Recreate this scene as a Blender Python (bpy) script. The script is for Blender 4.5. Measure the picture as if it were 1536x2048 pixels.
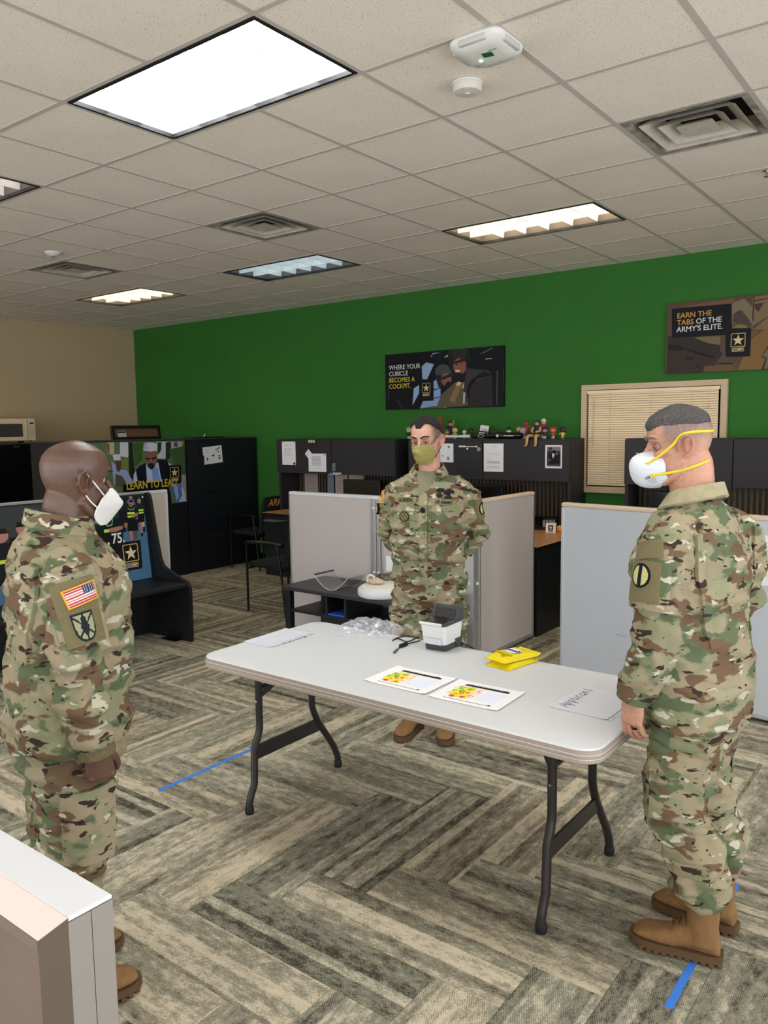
import bpy, bmesh, math, random
import numpy as np
from mathutils import Vector, Matrix, noise
from mathutils.bvhtree import BVHTree

for o in list(bpy.data.objects): bpy.data.objects.remove(o, do_unlink=True)
S = bpy.context.scene
COL = S.collection
PI = math.pi
random.seed(7)

# ---------------------------------------------------------------- camera
F_PX, YAW, PITCH, ROLL, CAM_H = 1589.5, math.radians(37.286), math.radians(6.0907), math.radians(-.7422), 1.72
fw = Vector((-math.sin(YAW)*math.cos(PITCH), math.cos(YAW)*math.cos(PITCH), -math.sin(PITCH)))
r0 = Vector((math.cos(YAW), math.sin(YAW), 0)); u0 = r0.cross(fw)
rr = math.cos(ROLL)*r0 + math.sin(ROLL)*u0; uu = -math.sin(ROLL)*r0 + math.cos(ROLL)*u0
cd = bpy.data.cameras.new('camera'); cam = bpy.data.objects.new('camera', cd); COL.objects.link(cam)
cd.sensor_fit = 'VERTICAL'; cd.sensor_height = 36.0; cd.lens = F_PX/2048*36.0
cd.clip_start = .05; cd.clip_end = 60
M = Matrix.Identity(4)
for i in range(3): M[i][0] = rr[i]; M[i][1] = uu[i]; M[i][2] = -fw[i]
M[2][3] = CAM_H
cam.matrix_world = M
S.camera = cam
def pix(p):
    d = Vector(p) - Vector((0, 0, CAM_H)); z = d.dot(fw)
    if z < .05: return None
    return 768+F_PX*d.dot(rr)/z, 1024-F_PX*d.dot(uu)/z

# ---------------------------------------------------------------- world, exposure (daylight comes in by added glazing, the rest from the ceiling troffers)
wd = bpy.data.worlds.new('world'); S.world = wd; wd.use_nodes = True
wd.node_tree.nodes['Background'].inputs[0].default_value = (.92, .965, 1.03, 1); wd.node_tree.nodes['Background'].inputs[1].default_value = 2.5
S.view_settings.view_transform = 'Standard'; S.view_settings.look = 'None'
S.view_settings.gamma = 1; S.view_settings.use_curve_mapping = False
S.view_settings.exposure = 0.42
LAMP = dict(white=((.95, .98, 1.0), 14.0), warm=((1.0, .80, .56), 7.0), cool=((.62, .86, 1.0), 1.7), rose=((1.0, .84, .74), 2.2), off_white=((1.0, .96, .92), 9.0))

# ---------------------------------------------------------------- helpers
def lin(c):
    return tuple((x/255/12.92 if x/255 <= .04045 else ((x/255+.055)/1.055)**2.4) for x in c)
def col4(c): return (*lin(c), 1)
MATS = {}
def mat(name, c=(128,)*3, rough=.6, metal=0, spec=.5, var=0, vscale=8, bump=0, bscale=60, emit=None, alpha=1, trans=0, coat=0, ior=1.45):
    if name in MATS: return MATS[name]
    m = bpy.data.materials.new(name); m.use_nodes = True; nt = m.node_tree; b = nt.nodes['Principled BSDF']
    b.inputs['Base Color'].default_value = col4(c); b.inputs['Roughness'].default_value = rough
    b.inputs['Metallic'].default_value = metal; b.inputs['Specular IOR Level'].default_value = spec
    b.inputs['Alpha'].default_value = alpha; b.inputs['Transmission Weight'].default_value = trans; b.inputs['Coat Weight'].default_value = coat
    b.inputs['IOR'].default_value = ior
    if emit: b.inputs['Emission Color'].default_value = (*emit[0], 1); b.inputs['Emission Strength'].default_value = emit[1]
    if var or bump:
        tc = nt.nodes.new('ShaderNodeTexCoord')
        if var:
            n = nt.nodes.new('ShaderNodeTexNoise'); n.inputs['Scale'].default_value = vscale; n.inputs['Detail'].default_value = 5
            nt.links.new(tc.outputs['Object'], n.inputs['Vector'])
            r = nt.nodes.new('ShaderNodeValToRGB'); L = lin(c)
            r.color_ramp.elements[0].position = .3; r.color_ramp.elements[1].position = .7
            r.color_ramp.elements[0].color = (*[x*(1-var) for x in L], 1); r.color_ramp.elements[1].color = (*[min(1, x*(1+var)) for x in L], 1)
            nt.links.new(n.outputs['Fac'], r.inputs['Fac']); nt.links.new(r.outputs['Color'], b.inputs['Base Color'])
        if bump:
            n = nt.nodes.new('ShaderNodeTexNoise'); n.inputs['Scale'].default_value = bscale; n.inputs['Detail'].default_value = 4
            nt.links.new(tc.outputs['Object'], n.inputs['Vector'])
            bp = nt.nodes.new('ShaderNodeBump'); bp.inputs['Strength'].default_value = bump; bp.inputs['Distance'].default_value = .01
            nt.links.new(n.outputs['Fac'], bp.inputs['Height']); nt.links.new(bp.outputs['Normal'], b.inputs['Normal'])
    MATS[name] = m
    return m

class N:
    """tiny node-graph helper"""
    def __init__(s, name):
        s.m = bpy.data.materials.new(name); s.m.use_nodes = True; s.t = s.m.node_tree; s.b = s.t.nodes['Principled BSDF']; MATS[name] = s.m
        s.tc = s.t.nodes.new('ShaderNodeTexCoord')
    def n(s, kind, **kw):
        nd = s.t.nodes.new('ShaderNode'+kind)
        for k, v in kw.items():
            if k.startswith('i_'):
                key = k[2:]; key = int(key) if key.isdigit() else key.replace('_', ' ')
                if hasattr(v, 'is_linked') or isinstance(v, bpy.types.NodeSocket): s.t.links.new(v, nd.inputs[key])
                else: nd.inputs[key].default_value = v
            else: setattr(nd, k, v)
        return nd
    def math(s, op, a, b=0.0, c=None):
        nd = s.t.nodes.new('ShaderNodeMath'); nd.operation = op
        for i, x in enumerate((a, b) + ((c,) if c is not None else ())):
            if isinstance(x, bpy.types.NodeSocket): s.t.links.new(x, nd.inputs[i])
            else: nd.inputs[i].default_value = x
        return nd.outputs[0]
    def mapping(s, scale, vec=None, loc=(0, 0, 0)):
        nd = s.t.nodes.new('ShaderNodeMapping'); s.t.links.new(vec or s.tc.outputs['Object'], nd.inputs['Vector'])
        nd.inputs['Scale'].default_value = scale; nd.inputs['Location'].default_value = loc
        return nd.outputs[0]
    def noise(s, vec, scale, detail=3, rough=.5, dist=0):
        nd = s.t.nodes.new('ShaderNodeTexNoise'); s.t.links.new(vec, nd.inputs['Vector'])
        nd.inputs['Scale'].default_value = scale; nd.inputs['Detail'].default_value = detail; nd.inputs['Roughness'].default_value = rough; nd.inputs['Distortion'].default_value = dist
        return nd.outputs['Fac']
    def ramp(s, fac, stops, interp='LINEAR'):
        nd = s.t.nodes.new('ShaderNodeValToRGB'); s.t.links.new(fac, nd.inputs['Fac']); cr = nd.color_ramp; cr.interpolation = interp
        while len(cr.elements) < len(stops): cr.elements.new(.5)
        for e, (p, c) in zip(cr.elements, stops): e.position = p; e.color = c if len(c) == 4 else (*c, 1)
        return nd.outputs['Color']
    def mix(s, fac, a, b):
        nd = s.t.nodes.new('ShaderNodeMix'); nd.data_type = 'RGBA'
        for k, x in ((0, fac), (6, a), (7, b)):
            if isinstance(x, bpy.types.NodeSocket): s.t.links.new(x, nd.inputs[k])
            else: nd.inputs[k].default_value = x
        return nd.outputs[2]
    def color(s, c): s.t.links.new(c, s.b.inputs['Base Color'])
    def bump(s, h, strength=.3, dist=.005):
        bp = s.t.nodes.new('ShaderNodeBump'); bp.inputs['Strength'].default_value = strength; bp.inputs['Distance'].default_value = dist
        s.t.links.new(h, bp.inputs['Height']); s.t.links.new(bp.outputs['Normal'], s.b.inputs['Normal'])

def vnorm(a):
    n = np.linalg.norm(a); return a/n if n > 1e-12 else a
class MB:
    def __init__(s): s.v = []; s.f = []; s.m = []; s.c = []
    def add(s, vs, fs, mi=0, c=None):
        o = len(s.v); s.v += [tuple(map(float, v)) for v in vs]
        for f in fs: s.f.append(tuple(o+i for i in f)); s.m.append(mi); s.c.append(c)
        return s
    def box(s, x0, x1, y0, y1, z0, z1, bev=0, mi=0, seg=2):
        if not bev:
            v = [(x, y, z) for z in (z0, z1) for y in (y0, y1) for x in (x0, x1)]
            return s.add(v, [(0,2,3,1), (4,5,7,6), (0,1,5,4), (2,6,7,3), (0,4,6,2), (1,3,7,5)], mi)
        bm = bmesh.new(); bmesh.ops.create_cube(bm, size=1)
        for v in bm.verts: v.co = ((x0+x1)/2+v.co.x*(x1-x0), (y0+y1)/2+v.co.y*(y1-y0), (z0+z1)/2+v.co.z*(z1-z0))
        bmesh.ops.bevel(bm, geom=list(bm.edges), offset=bev, segments=seg, profile=.5, affect='EDGES', clamp_overlap=True)
        bm.verts.index_update(); s.add([v.co for v in bm.verts], [[v.index for v in f.verts] for f in bm.faces], mi); bm.free(); return s
    def cyl(s, p0, p1, r0, r1=None, n=16, mi=0): return s.tube([p0, p1], [r0, r0 if r1 is None else r1], n, mi=mi)
    def tube(s, pts, r, n=10, closed=False, mi=0, ref=None, caps=True):
        """r: scalar or list of scalar / (ra, rb); ref fixes the direction of ra"""
        P = [np.array(p, float) for p in pts]; k = len(P)
        R = [r]*k if not isinstance(r, (list, tuple)) or (isinstance(r, tuple) and len(r) == 2 and k != 2) else list(r)
        rings = []; prev = None
        for i in range(k):
            if closed: t = vnorm(P[(i+1) % k]-P[i-1])
            else: t = vnorm(P[min(i+1, k-1)]-P[max(i-1, 0)])
            if ref is not None: a = np.array(ref, float)
            elif prev is None: a = np.array((0, 0, 1.)) if abs(t[2]) < .9 else np.array((1., 0, 0))
            else: a = prev
            a = vnorm(a - t*np.dot(a, t)); prev = a; b = np.cross(t, a)
            ra, rb = R[i] if isinstance(R[i], (tuple, list)) else (R[i], R[i])
            rings.append([P[i]+ra*math.cos(q)*a+rb*math.sin(q)*b for q in [2*PI*j/n for j in range(n)]])
        vs = [v for g in rings for v in g]; fs = []
        for i in range(k if closed else k-1):
            i2 = (i+1) % k
            for j in range(n): fs.append((i*n+j, i*n+(j+1) % n, i2*n+(j+1) % n, i2*n+j))
        if not closed and caps: fs += [tuple(range(n))[::-1], tuple((k-1)*n+j for j in range(n))]
        return s.add(vs, fs, mi)
    def loft(s, rings, mi=0, caps=True, closed=False):
        n = len(rings[0]); vs = [v for g in rings for v in g]; fs = []; k = len(rings)
        for i in range(k if closed else k-1):
            i2 = (i+1) % k
            for j in range(n): fs.append((i*n+j, i*n+(j+1) % n, i2*n+(j+1) % n, i2*n+j))
        if caps and not closed: fs += [tuple(range(n))[::-1], tuple((k-1)*n+j for j in range(n))]
        return s.add(vs, fs, mi)
    def lathe(s, prof, c=(0, 0, 0), n=24, mi=0):
        return s.loft([[(c[0]+r*math.cos(2*PI*j/n), c[1]+r*math.sin(2*PI*j/n), c[2]+z) for j in range(n)] for r, z in prof], mi)
    def ell(s, c, r, n=14, mi=0):
        m = max(6, n*2//3)
        prof = [(max(1e-4, math.sin(PI*i/m)), -math.cos(PI*i/m)) for i in range(m+1)]
        return s.loft([[(c[0]+r[0]*a*math.cos(2*PI*j/n), c[1]+r[1]*a*math.sin(2*PI*j/n), c[2]+r[2]*z) for j in range(n)] for a, z in prof], mi)
    def prism(s, poly, fn, d0, d1, mi=0):
        """poly of 2D points; fn(u, v, d) -> xyz"""
        n = len(poly); vs = [fn(u, v, d0) for u, v in poly]+[fn(u, v, d1) for u, v in poly]
        return s.add(vs, [tuple(range(n))[::-1], tuple(range(n, 2*n))]+[(i, (i+1) % n, n+(i+1) % n, n+i) for i in range(n)], mi)
    def xf(s, m, start=0):
        for i in range(start, len(s.v)): s.v[i] = tuple(m @ Vector(s.v[i]))
        return s
    def mesh(s, name, smooth=None):
        me = bpy.data.meshes.new(name); me.from_pydata(s.v, [], s.f); me.update()
        bm = bmesh.new(); bm.from_mesh(me); bmesh.ops.recalc_face_normals(bm, faces=bm.faces); bm.to_mesh(me); bm.free()
        if smooth is not None:
            me.polygons.foreach_set('use_smooth', [True]*len(me.polygons)); me.set_sharp_from_angle(angle=math.radians(smooth))
        return me
    def build(s, name, mats, parent=None, smooth=None, loc=None, rot=None, nonorm=False):
        me = s.mesh(name, smooth)
        if not isinstance(mats, (list, tuple)): mats = [mats]
        for m in mats: me.materials.append(m)
        if len(mats) > 1: me.polygons.foreach_set('material_index', s.m)
        o = bpy.data.objects.new(name, me); COL.objects.link(o); o.parent = parent
        if loc is not None: o.location = loc
        if rot is not None: o.rotation_euler = rot
        return o

def tag(o, label=None, cat=None, group=None, kind=None):
    for k, v in (('label', label), ('category', cat), ('group', group), ('kind', kind)):
        if v: o[k] = v
    return o
def thing(name, label, cat, loc=(0, 0, 0), rz=0, group=None, rot=None):
    o = bpy.data.objects.new(name, None); COL.objects.link(o); o.location = loc; o.empty_display_size = .1
    o.rotation_euler = rot if rot else (0, 0, rz)
    return tag(o, label, cat, group)
def struct(o): o['kind'] = 'structure'; return o
def inst(src, name, parent, loc, rz=0):
    o = bpy.data.objects.new(name, src); COL.objects.link(o); o.parent = parent; o.location = loc; o.rotation_euler = (0, 0, rz); return o
def copy_tree(o, parent=None):
    c = o.copy(); COL.objects.link(c); c.parent = parent
    for ch in list(o.children): copy_tree(ch, c)
    return c

def text(name, s, size, material, parent, mtx, bold=0, sx=1.0, shear=0, align='LEFT', ext=.0003, lsp=1.0):
    cu = bpy.data.curves.new(name, 'FONT'); cu.body = s; cu.size = size; cu.offset = bold; cu.shear = shear; cu.align_x = align; cu.extrude = ext; cu.space_line = lsp; cu.resolution_u = 3
    t = bpy.data.objects.new(name, cu); COL.objects.link(t)
    dg = bpy.context.evaluated_depsgraph_get(); me = bpy.data.meshes.new_from_object(t.evaluated_get(dg)); me.name = name
    bpy.data.objects.remove(t); bpy.data.curves.remove(cu)
    me.transform(Matrix.Diagonal((sx, 1, 1, 1)))
    me.materials.clear(); me.materials.append(material)
    o = bpy.data.objects.new(name, me); COL.objects.link(o); o.parent = parent; o.matrix_local = mtx
    return o
def frame(o, right, up):
    """matrix with local x=right, y=up, z=out at origin o"""
    r = Vector(right).normalized(); u = Vector(up).normalized(); z = r.cross(u)
    m = Matrix.Identity(4)
    for i in range(3): m[i][0] = r[i]; m[i][1] = u[i]; m[i][2] = z[i]; m[i][3] = o[i]
    return m

# colour-attribute print material (flat printed pictures)
g = N('print'); at = g.n('Attribute', attribute_name='Col'); g.color(at.outputs['Color']); g.b.inputs['Roughness'].default_value = .5; g.b.inputs['Specular IOR Level'].default_value = .2
g = N('print_matte'); at = g.n('Attribute', attribute_name='Col'); g.color(at.outputs['Color']); g.b.inputs['Roughness'].default_value = .9; g.b.inputs['Specular IOR Level'].default_value = .2
class Print:
    """flat printed picture: layered polygons; local x right, y up, z out; quad = crop corners (TL, TR, BR, BL) for reading shapes off the photo"""
    def __init__(s, w, h, quad=None): s.w, s.h, s.q, s.p = w, h, quad, []
    def uv(s, x, y):
        if not s.q: return x*s.w, y*s.h
        (ax, ay), (bx, by), (cx, cy), (dx, dy) = s.q
        v = .5
        for _ in range(6):
            lx = dx+(ax-dx)*v; rx = cx+(bx-cx)*v; u = (x-lx)/(rx-lx)
            ty = ay+(by-ay)*u; boty = dy+(cy-dy)*u; v = (boty-y)/(boty-ty)
        return u*s.w, v*s.h
    def clip(s, pts):
        return [(min(max(x, 0), s.w), min(max(y, 0), s.h)) for x, y in pts]
    def poly(s, pts, c): s.p.append((s.clip([s.uv(*p) for p in pts]), lin(c))); return s
    def ell(s, cx, cy, rx, ry, c, n=18, a=0):
        ca, sa = math.cos(a), math.sin(a)
        return s.poly([(cx+rx*math.cos(t)*ca-ry*math.sin(t)*sa, cy+rx*math.cos(t)*sa+ry*math.sin(t)*ca) for t in [2*PI*i/n for i in range(n)]], c)
    def rect(s, x0, y0, x1, y1, c): return s.poly([(x0, y0), (x1, y0), (x1, y1), (x0, y1)], c)
    def base(s, c): s.p.insert(0, ([(0, 0), (s.w, 0), (s.w, s.h), (0, s.h)], lin(c))); return s
    def build(s, name, parent, mtx, m='print', step=.00025):
        me = bpy.data.meshes.new(name); vs = []; fs = []; cs = []
        for i, (p, c) in enumerate(s.p):
            o = len(vs); vs += [(x, y, i*step) for x, y in p]
            a = sum(p[k][0]*p[(k+1) % len(p)][1]-p[(k+1) % len(p)][0]*p[k][1] for k in range(len(p)))
            idx = list(range(o, o+len(p))); fs.append(idx if a > 0 else idx[::-1]); cs += [(*c, 1)]*len(p)
        me.from_pydata(vs, [], fs); at = me.color_attributes.new('Col', 'FLOAT_COLOR', 'CORNER')
        at.data.foreach_set('color', [x for c in cs for x in c]); me.materials.append(MATS[m])
        o = bpy.data.objects.new(name, me); COL.objects.link(o); o.parent = parent; o.matrix_local = mtx
        return o
def rrect(x0, y0, x1, y1, r, n=4):
    out = []
    for cx, cy, a in ((x1-r, y1-r, 0), (x0+r, y1-r, 90), (x0+r, y0+r, 180), (x1-r, y0+r, 270)):
        out += [(cx+r*math.cos(math.radians(a+90*i/n)), cy+r*math.sin(math.radians(a+90*i/n))) for i in range(n+1)]
    return out
def star(cx, cy, R, r=None, a0=90):
    r = r or R*.40
    return [(cx+(R if i % 2 == 0 else r)*math.cos(math.radians(a0+36*i)), cy+(R if i % 2 == 0 else r)*math.sin(math.radians(a0+36*i))) for i in range(10)]
def army_logo(P, cx, cy, s, parent=None, mtx=None, gold=(214, 180, 110)):
    """star emblem in metres: square frame of side s centred at cx, cy, name plate below"""
    q = P.q; P.q = None; w, h = P.w, P.h
    f = lambda pts, c: P.poly([(x/w, y/h) for x, y in pts], c)
    f(rrect(cx-s/2, cy-s/2, cx+s/2, cy+s/2, s*.08), gold); f(rrect(cx-s*.45, cy-s*.45, cx+s*.45, cy+s*.45, s*.06), (14, 13, 14))
    st = star(cx, cy-.02*s, s*.42)
    f(st, (236, 226, 196))
    for i in range(0, 10, 2): f([(cx, cy-.02*s), st[i], st[(i+1) % 10]], (205, 180, 120))
    y1 = cy-s*.57; f(rrect(cx-s*.42, y1-s*.26, cx+s*.42, y1, s*.05), gold); f(rrect(cx-s*.385, y1-s*.225, cx+s*.385, y1-s*.035, s*.03), (20, 18, 18))
    P.q = q
    return (cx, y1-s*.2, s*.17)
# ================================================================ materials of the room
CEIL = 3.18; WY = 7.25; WX = -10.1; EX = 2.6; SY = -3.0
g = N('carpet')   # modular carpet plank: bands along the plank, broken up thread by thread
uvn = g.n('UVMap', uv_map='UVMap').outputs[0]; oi = g.n('ObjectInfo'); rnd = oi.outputs['Random']
sep = g.n('SeparateXYZ', i_0=uvn); u_, v_ = sep.outputs[0], sep.outputs[1]
off = g.math('MULTIPLY', rnd, 37.0)
def vec(ku, kv, kz): return g.n('CombineXYZ', i_0=g.math('MULTIPLY_ADD', u_, ku, off), i_1=g.math('MULTIPLY', v_, kv), i_2=g.math('MULTIPLY_ADD', rnd, kz, 1.7)).outputs[0]
band = g.noise(vec(1.5, 14, 31), 1.0, 2, .5); patch = g.noise(vec(17, 36, 17), 1.0, 5, .70); fine = g.noise(vec(110, 150, 5), 1.0, 2, .6)
thr = g.math('MULTIPLY', g.math('SINE', g.math('MULTIPLY', u_, 2*PI/.0085)), g.math('SINE', g.math('MULTIPLY_ADD', v_, 2*PI/.0075, g.math('MULTIPLY', u_, 300.0))))
cell = g.math('FLOOR', g.math('ADD', g.math('MULTIPLY', g.math('ADD', v_, g.math('MULTIPLY', thr, .0035)), 24.0), g.math('MULTIPLY', rnd, 71.3)))
tone = g.n('TexWhiteNoise', noise_dimensions='1D', i_W=g.math('ADD', cell, g.math('MULTIPLY', rnd, 913.7))).outputs['Value']
val = g.math('ADD', g.math('ADD', g.math('MULTIPLY_ADD', band, .26, g.math('MULTIPLY', tone, .17)), g.math('MULTIPLY_ADD', patch, .51, g.math('MULTIPLY_ADD', rnd, .05, .0))), g.math('ADD', g.math('MULTIPLY', thr, .060), g.math('MULTIPLY_ADD', fine, .22, -.035)))
cc = g.ramp(val, [(.40, lin((66, 61, 54))), (.46, lin((96, 90, 79))), (.505, lin((130, 127, 112))), (.60, lin((144, 141, 125))), (.635, lin((182, 173, 152))), (.72, lin((200, 191, 171)))])
tint = g.ramp(rnd, [(0, (.90, .92, .88)), (.5, (1, .99, .96)), (1, (1.0, .95, .88))])
mm = g.n('Mix', data_type='RGBA', blend_type='MULTIPLY'); mm.inputs[0].default_value = 1; g.t.links.new(cc, mm.inputs[6]); g.t.links.new(tint, mm.inputs[7]); g.color(mm.outputs[2])
g.b.inputs['Roughness'].default_value = .95; g.b.inputs['Specular IOR Level'].default_value = .1
g.bump(g.math('ADD', thr, val), .25, .002)

g = N('ceiling_tile')
oi = g.n('ObjectInfo'); ob = g.n('VectorMath', operation='ADD', i_0=g.tc.outputs['Object'], i_1=g.n('CombineXYZ', i_0=g.math('MULTIPLY', oi.outputs['Random'], 50.0)).outputs[0]).outputs[0]
sp = g.noise(g.mapping((1, 1.6, 1), ob), 115, 2, .6); big = g.noise(ob, 2.2, 3)
spk = g.math('GREATER_THAN', sp, .655)
base = g.ramp(big, [(.3, lin((236, 225, 211))), (.7, lin((243, 232, 218)))])
g.color(g.mix(spk, base, col4((128, 114, 98)))); g.b.inputs['Roughness'].default_value = .95; g.bump(g.math('MULTIPLY', spk, -1.0), .5, .003)
M_TEE = mat('tee_white', (194, 185, 174), .6)
M_GREEN = mat('wall_green', (44, 110, 34), .75, var=.05, vscale=3, bump=.05, bscale=180)
M_TAN = mat('wall_tan', (190, 168, 132), .8, var=.03, vscale=2, bump=.05, bscale=180)
M_TRIM = mat('trim_beige', (205, 182, 148), .45)
M_BLACK = mat('black_laminate', (22, 22, 25), .45, var=.12, vscale=30, bump=.04, bscale=300)
M_NAVY = mat('navy_laminate', (20, 22, 30), .5, var=.1, vscale=25)
M_HUTCH = mat('hutch_laminate', (40, 38, 41), .55, var=.06, vscale=25)
M_BLK = mat('black_plastic', (14, 14, 15), .35)
M_RUB = mat('black_rubber', (18, 18, 18), .7)
M_FAB = mat('black_fabric', (20, 22, 25), .85, var=.15, vscale=180, bump=.2, bscale=400)
M_WOOD = mat('desk_wood', (196, 146, 98), .35, var=.06, vscale=6)
M_ALU = mat('aluminium', (176, 174, 172), .38, metal=.55)
M_CAPW = mat('cap_white', (216, 218, 222), .3)
M_PANEL = mat('partition_panel', (192, 183, 179), .7, var=.02, vscale=3, bump=.06, bscale=350)
M_PANELG = mat('partition_panel_grey', (194, 199, 205), .6, var=.015, vscale=3)
M_WHITE = mat('white_plastic', (225, 223, 218), .4)
M_PAPER = mat('paper', (238, 238, 240), .8)
M_CHROME = mat('chrome', (200, 200, 200), .15, metal=1)
M_DUCT = mat('duct_dark', (28, 26, 24), .9)

# ================================================================ floor of carpet planks laid in herringbone
PW = .2286; NL = 4; PX0, PY0 = -2.213, 1.709
fl = MB().box(WX, EX, SY, WY, -.06, -.007).build('floor', mat('floor_slab', (60, 56, 50), .9)); struct(fl)
gp = .0006
def plank_mesh():
    L, W = PW*NL-gp, PW-gp
    b = MB(); b.add([(0, 0, -.007), (L, 0, -.007), (L, W, -.007), (0, W, -.007), (0, 0, -.001), (L, 0, -.001), (L, W, -.001), (0, W, -.001), (.001, .001, 0), (L-.001, .001, 0), (L-.001, W-.001, 0), (.001, W-.001, 0)],
       [(0,1,5,4), (1,2,6,5), (2,3,7,6), (3,0,4,7), (4,5,9,8), (5,6,10,9), (6,7,11,10), (7,4,8,11), (8,9,10,11)])
    me = b.mesh('carpet_plank'); me.materials.append(MATS['carpet']); uv = me.uv_layers.new(name='UVMap')
    for lp in me.loops: uv.data[lp.index].uv = me.vertices[lp.vertex_index].co[:2]
    return me
PM = plank_mesh(); planks = []
for j in range(-24, 28):
    for i in range(-38, 24):
        r = (i-j) % (2*NL)
        if r == 0: a, b_, ca, rot = PX0+i*PW, PY0+j*PW, (PX0+(i+NL/2)*PW, PY0+(j+.5)*PW), 0
        elif r == 2*NL-1: a, b_, ca, rot = PX0+(i+1)*PW, PY0+j*PW, (PX0+(i+.5)*PW, PY0+(j+NL/2)*PW), 1
        else: continue
        x0, x1 = (a, a+NL*PW) if not rot else (a-PW, a); y0, y1 = (b_, b_+PW) if not rot else (b_, b_+NL*PW)
        if x1 < WX or x0 > EX or y1 < SY or y0 > WY: continue
        inside = x0 >= WX and x1 <= EX and y0 >= SY and y1 <= WY
        p = pix((*ca, 0)); d = math.hypot(*ca)
        vis = p and -150 < p[0] < 1690 and p[1] < 2250 and inside
        planks.append((0 if vis else 1, d, a, b_, rot, x0, x1, y0, y1, inside))
planks.sort()
far = []; cnt = 0
for vis, d, a, b_, rot, x0, x1, y0, y1, inside in planks:
    if vis == 0 and cnt < 296:
        inst(PM, 'carpet_plank', fl, (a, b_, 0), PI/2 if rot else 0); cnt += 1
    else: far.append((a, b_, rot, x0, x1, y0, y1))
fb = MB(); fuv = []
for a, b_, rot, x0, x1, y0, y1 in far:
    X0, X1, Y0, Y1 = max(x0, WX), min(x1, EX), max(y0, SY), min(y1, WY)
    fb.add([(X0, Y0, 0), (X1-gp, Y0, 0), (X1-gp, Y1-gp, 0), (X0, Y1-gp, 0)], [(0, 1, 2, 3)])
    ou, ov = random.random()*40, random.random()*40
    for (x, y) in ((X0, Y0), (X1, Y0), (X1, Y1), (X0, Y1)):
        fuv.append(((y if rot else x)+ou, (x if rot else y)+ov))
o = fb.build('carpet_plank_field', MATS['carpet'], fl); tag(o, kind='stuff'); uv = o.data.uv_layers.new(name='UVMap')
for lp in o.data.loops: uv.data[lp.index].uv = fuv[lp.vertex_index]

# ================================================================ ceiling: lay-in tiles on a tee grid
GX, GY, GS = -2.147, 3.93, .6096
ce = struct(MB().box(WX, EX, SY, WY, CEIL+.25, CEIL+.33).build('ceiling', mat('deck', (120, 116, 110), .9)))
TROFF = {(-2, -3): 'white', (-6, -3): 'rose', (-2, 2): 'warm', (-6, 2): 'cool', (-10, 2): 'warm', (2, -3): 'off_white', (2, 2): 'warm', (-2, -8): 'off_white', (2, -8): 'off_white', (-6, -8): 'off_white'}
VENT = [(1, 0), (-4, 0), (-8, 0)]
used = set(VENT)
for (i, j) in TROFF: used |= {(i, j), (i+1, j)}
tm = MB().add([(-.292, -.292, 0), (.292, -.292, 0), (.292, .292, 0), (-.292, .292, 0), (-.3, -.3, .006), (.3, -.3, .006), (.3, .3, .006), (-.3, .3, .006), (-.3, -.3, .018), (.3, -.3, .018), (.3, .3, .018), (-.3, .3, .018)],
   [(0,1,2,3), (0,1,5,4), (1,2,6,5), (2,3,7,6), (3,0,4,7), (4,5,9,8), (5,6,10,9), (6,7,11,10), (7,4,8,11), (8,9,10,11)]).mesh('ceiling_tile'); tm.materials.append(MATS['ceiling_tile'])
i0, i1 = math.floor((WX-GX)/GS), math.ceil((EX-GX)/GS); j0, j1 = math.floor((SY-GY)/GS), math.ceil((WY-GY)/GS)
stuff = MB()
for i in range(i0, i1):
    for j in range(j0, j1):
        if (i, j) in used: continue
        x0, x1 = max(GX+i*GS, WX), min(GX+(i+1)*GS, EX); y0, y1 = max(GY+j*GS, SY), min(GY+(j+1)*GS, WY)
        if x1-x0 < .03 or y1-y0 < .03: continue
        full = x1-x0 > .6 and y1-y0 > .6
        p = pix(((x0+x1)/2, (y0+y1)/2, CEIL)); vis = p and -220 < p[0] < 1760 and p[1] > -260
        if vis:
            if full: inst(tm, 'ceiling_tile', ce, ((x0+x1)/2, (y0+y1)/2, CEIL))
            else: MB().box(-(x1-x0)/2+.004, (x1-x0)/2-.004, -(y1-y0)/2+.004, (y1-y0)/2-.004, 0, .018).build('ceiling_tile', MATS['ceiling_tile'], ce, loc=((x0+x1)/2, (y0+y1)/2, CEIL))
        else: stuff.box(x0+.004, x1-.004, y0+.004, y1-.004, CEIL, CEIL+.018)
tag(stuff.build('ceiling_tile_field', MATS['ceiling_tile'], ce), kind='stuff')
for i in range(i0+1, i1):
    x = GX+i*GS; cuts = sorted(GY+j*GS for (a, j) in TROFF if a+1 == i); y = SY; rb = MB()
    for c0 in cuts+[WY]:
        rb.box(x-.012, x+.012, y, c0, CEIL-.004, CEIL+.001).box(x-.002, x+.002, y, c0, CEIL+.001, CEIL+.03); y = c0+GS
    rb.build('grid_runner', M_TEE, ce)
for j in range(j0+1, j1):
    y = GY+j*GS; MB().box(WX, EX, y-.011, y+.011, CEIL-.0036, CEIL+.001).build('grid_tee', M_TEE, ce)
M_FRB = mat('troffer_black', (20, 20, 22), .5); M_LOUV = mat('louver', (215, 215, 212), .35, metal=.0)
M_HOUSE = mat('troffer_housing', (84, 78, 70), .5)
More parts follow.
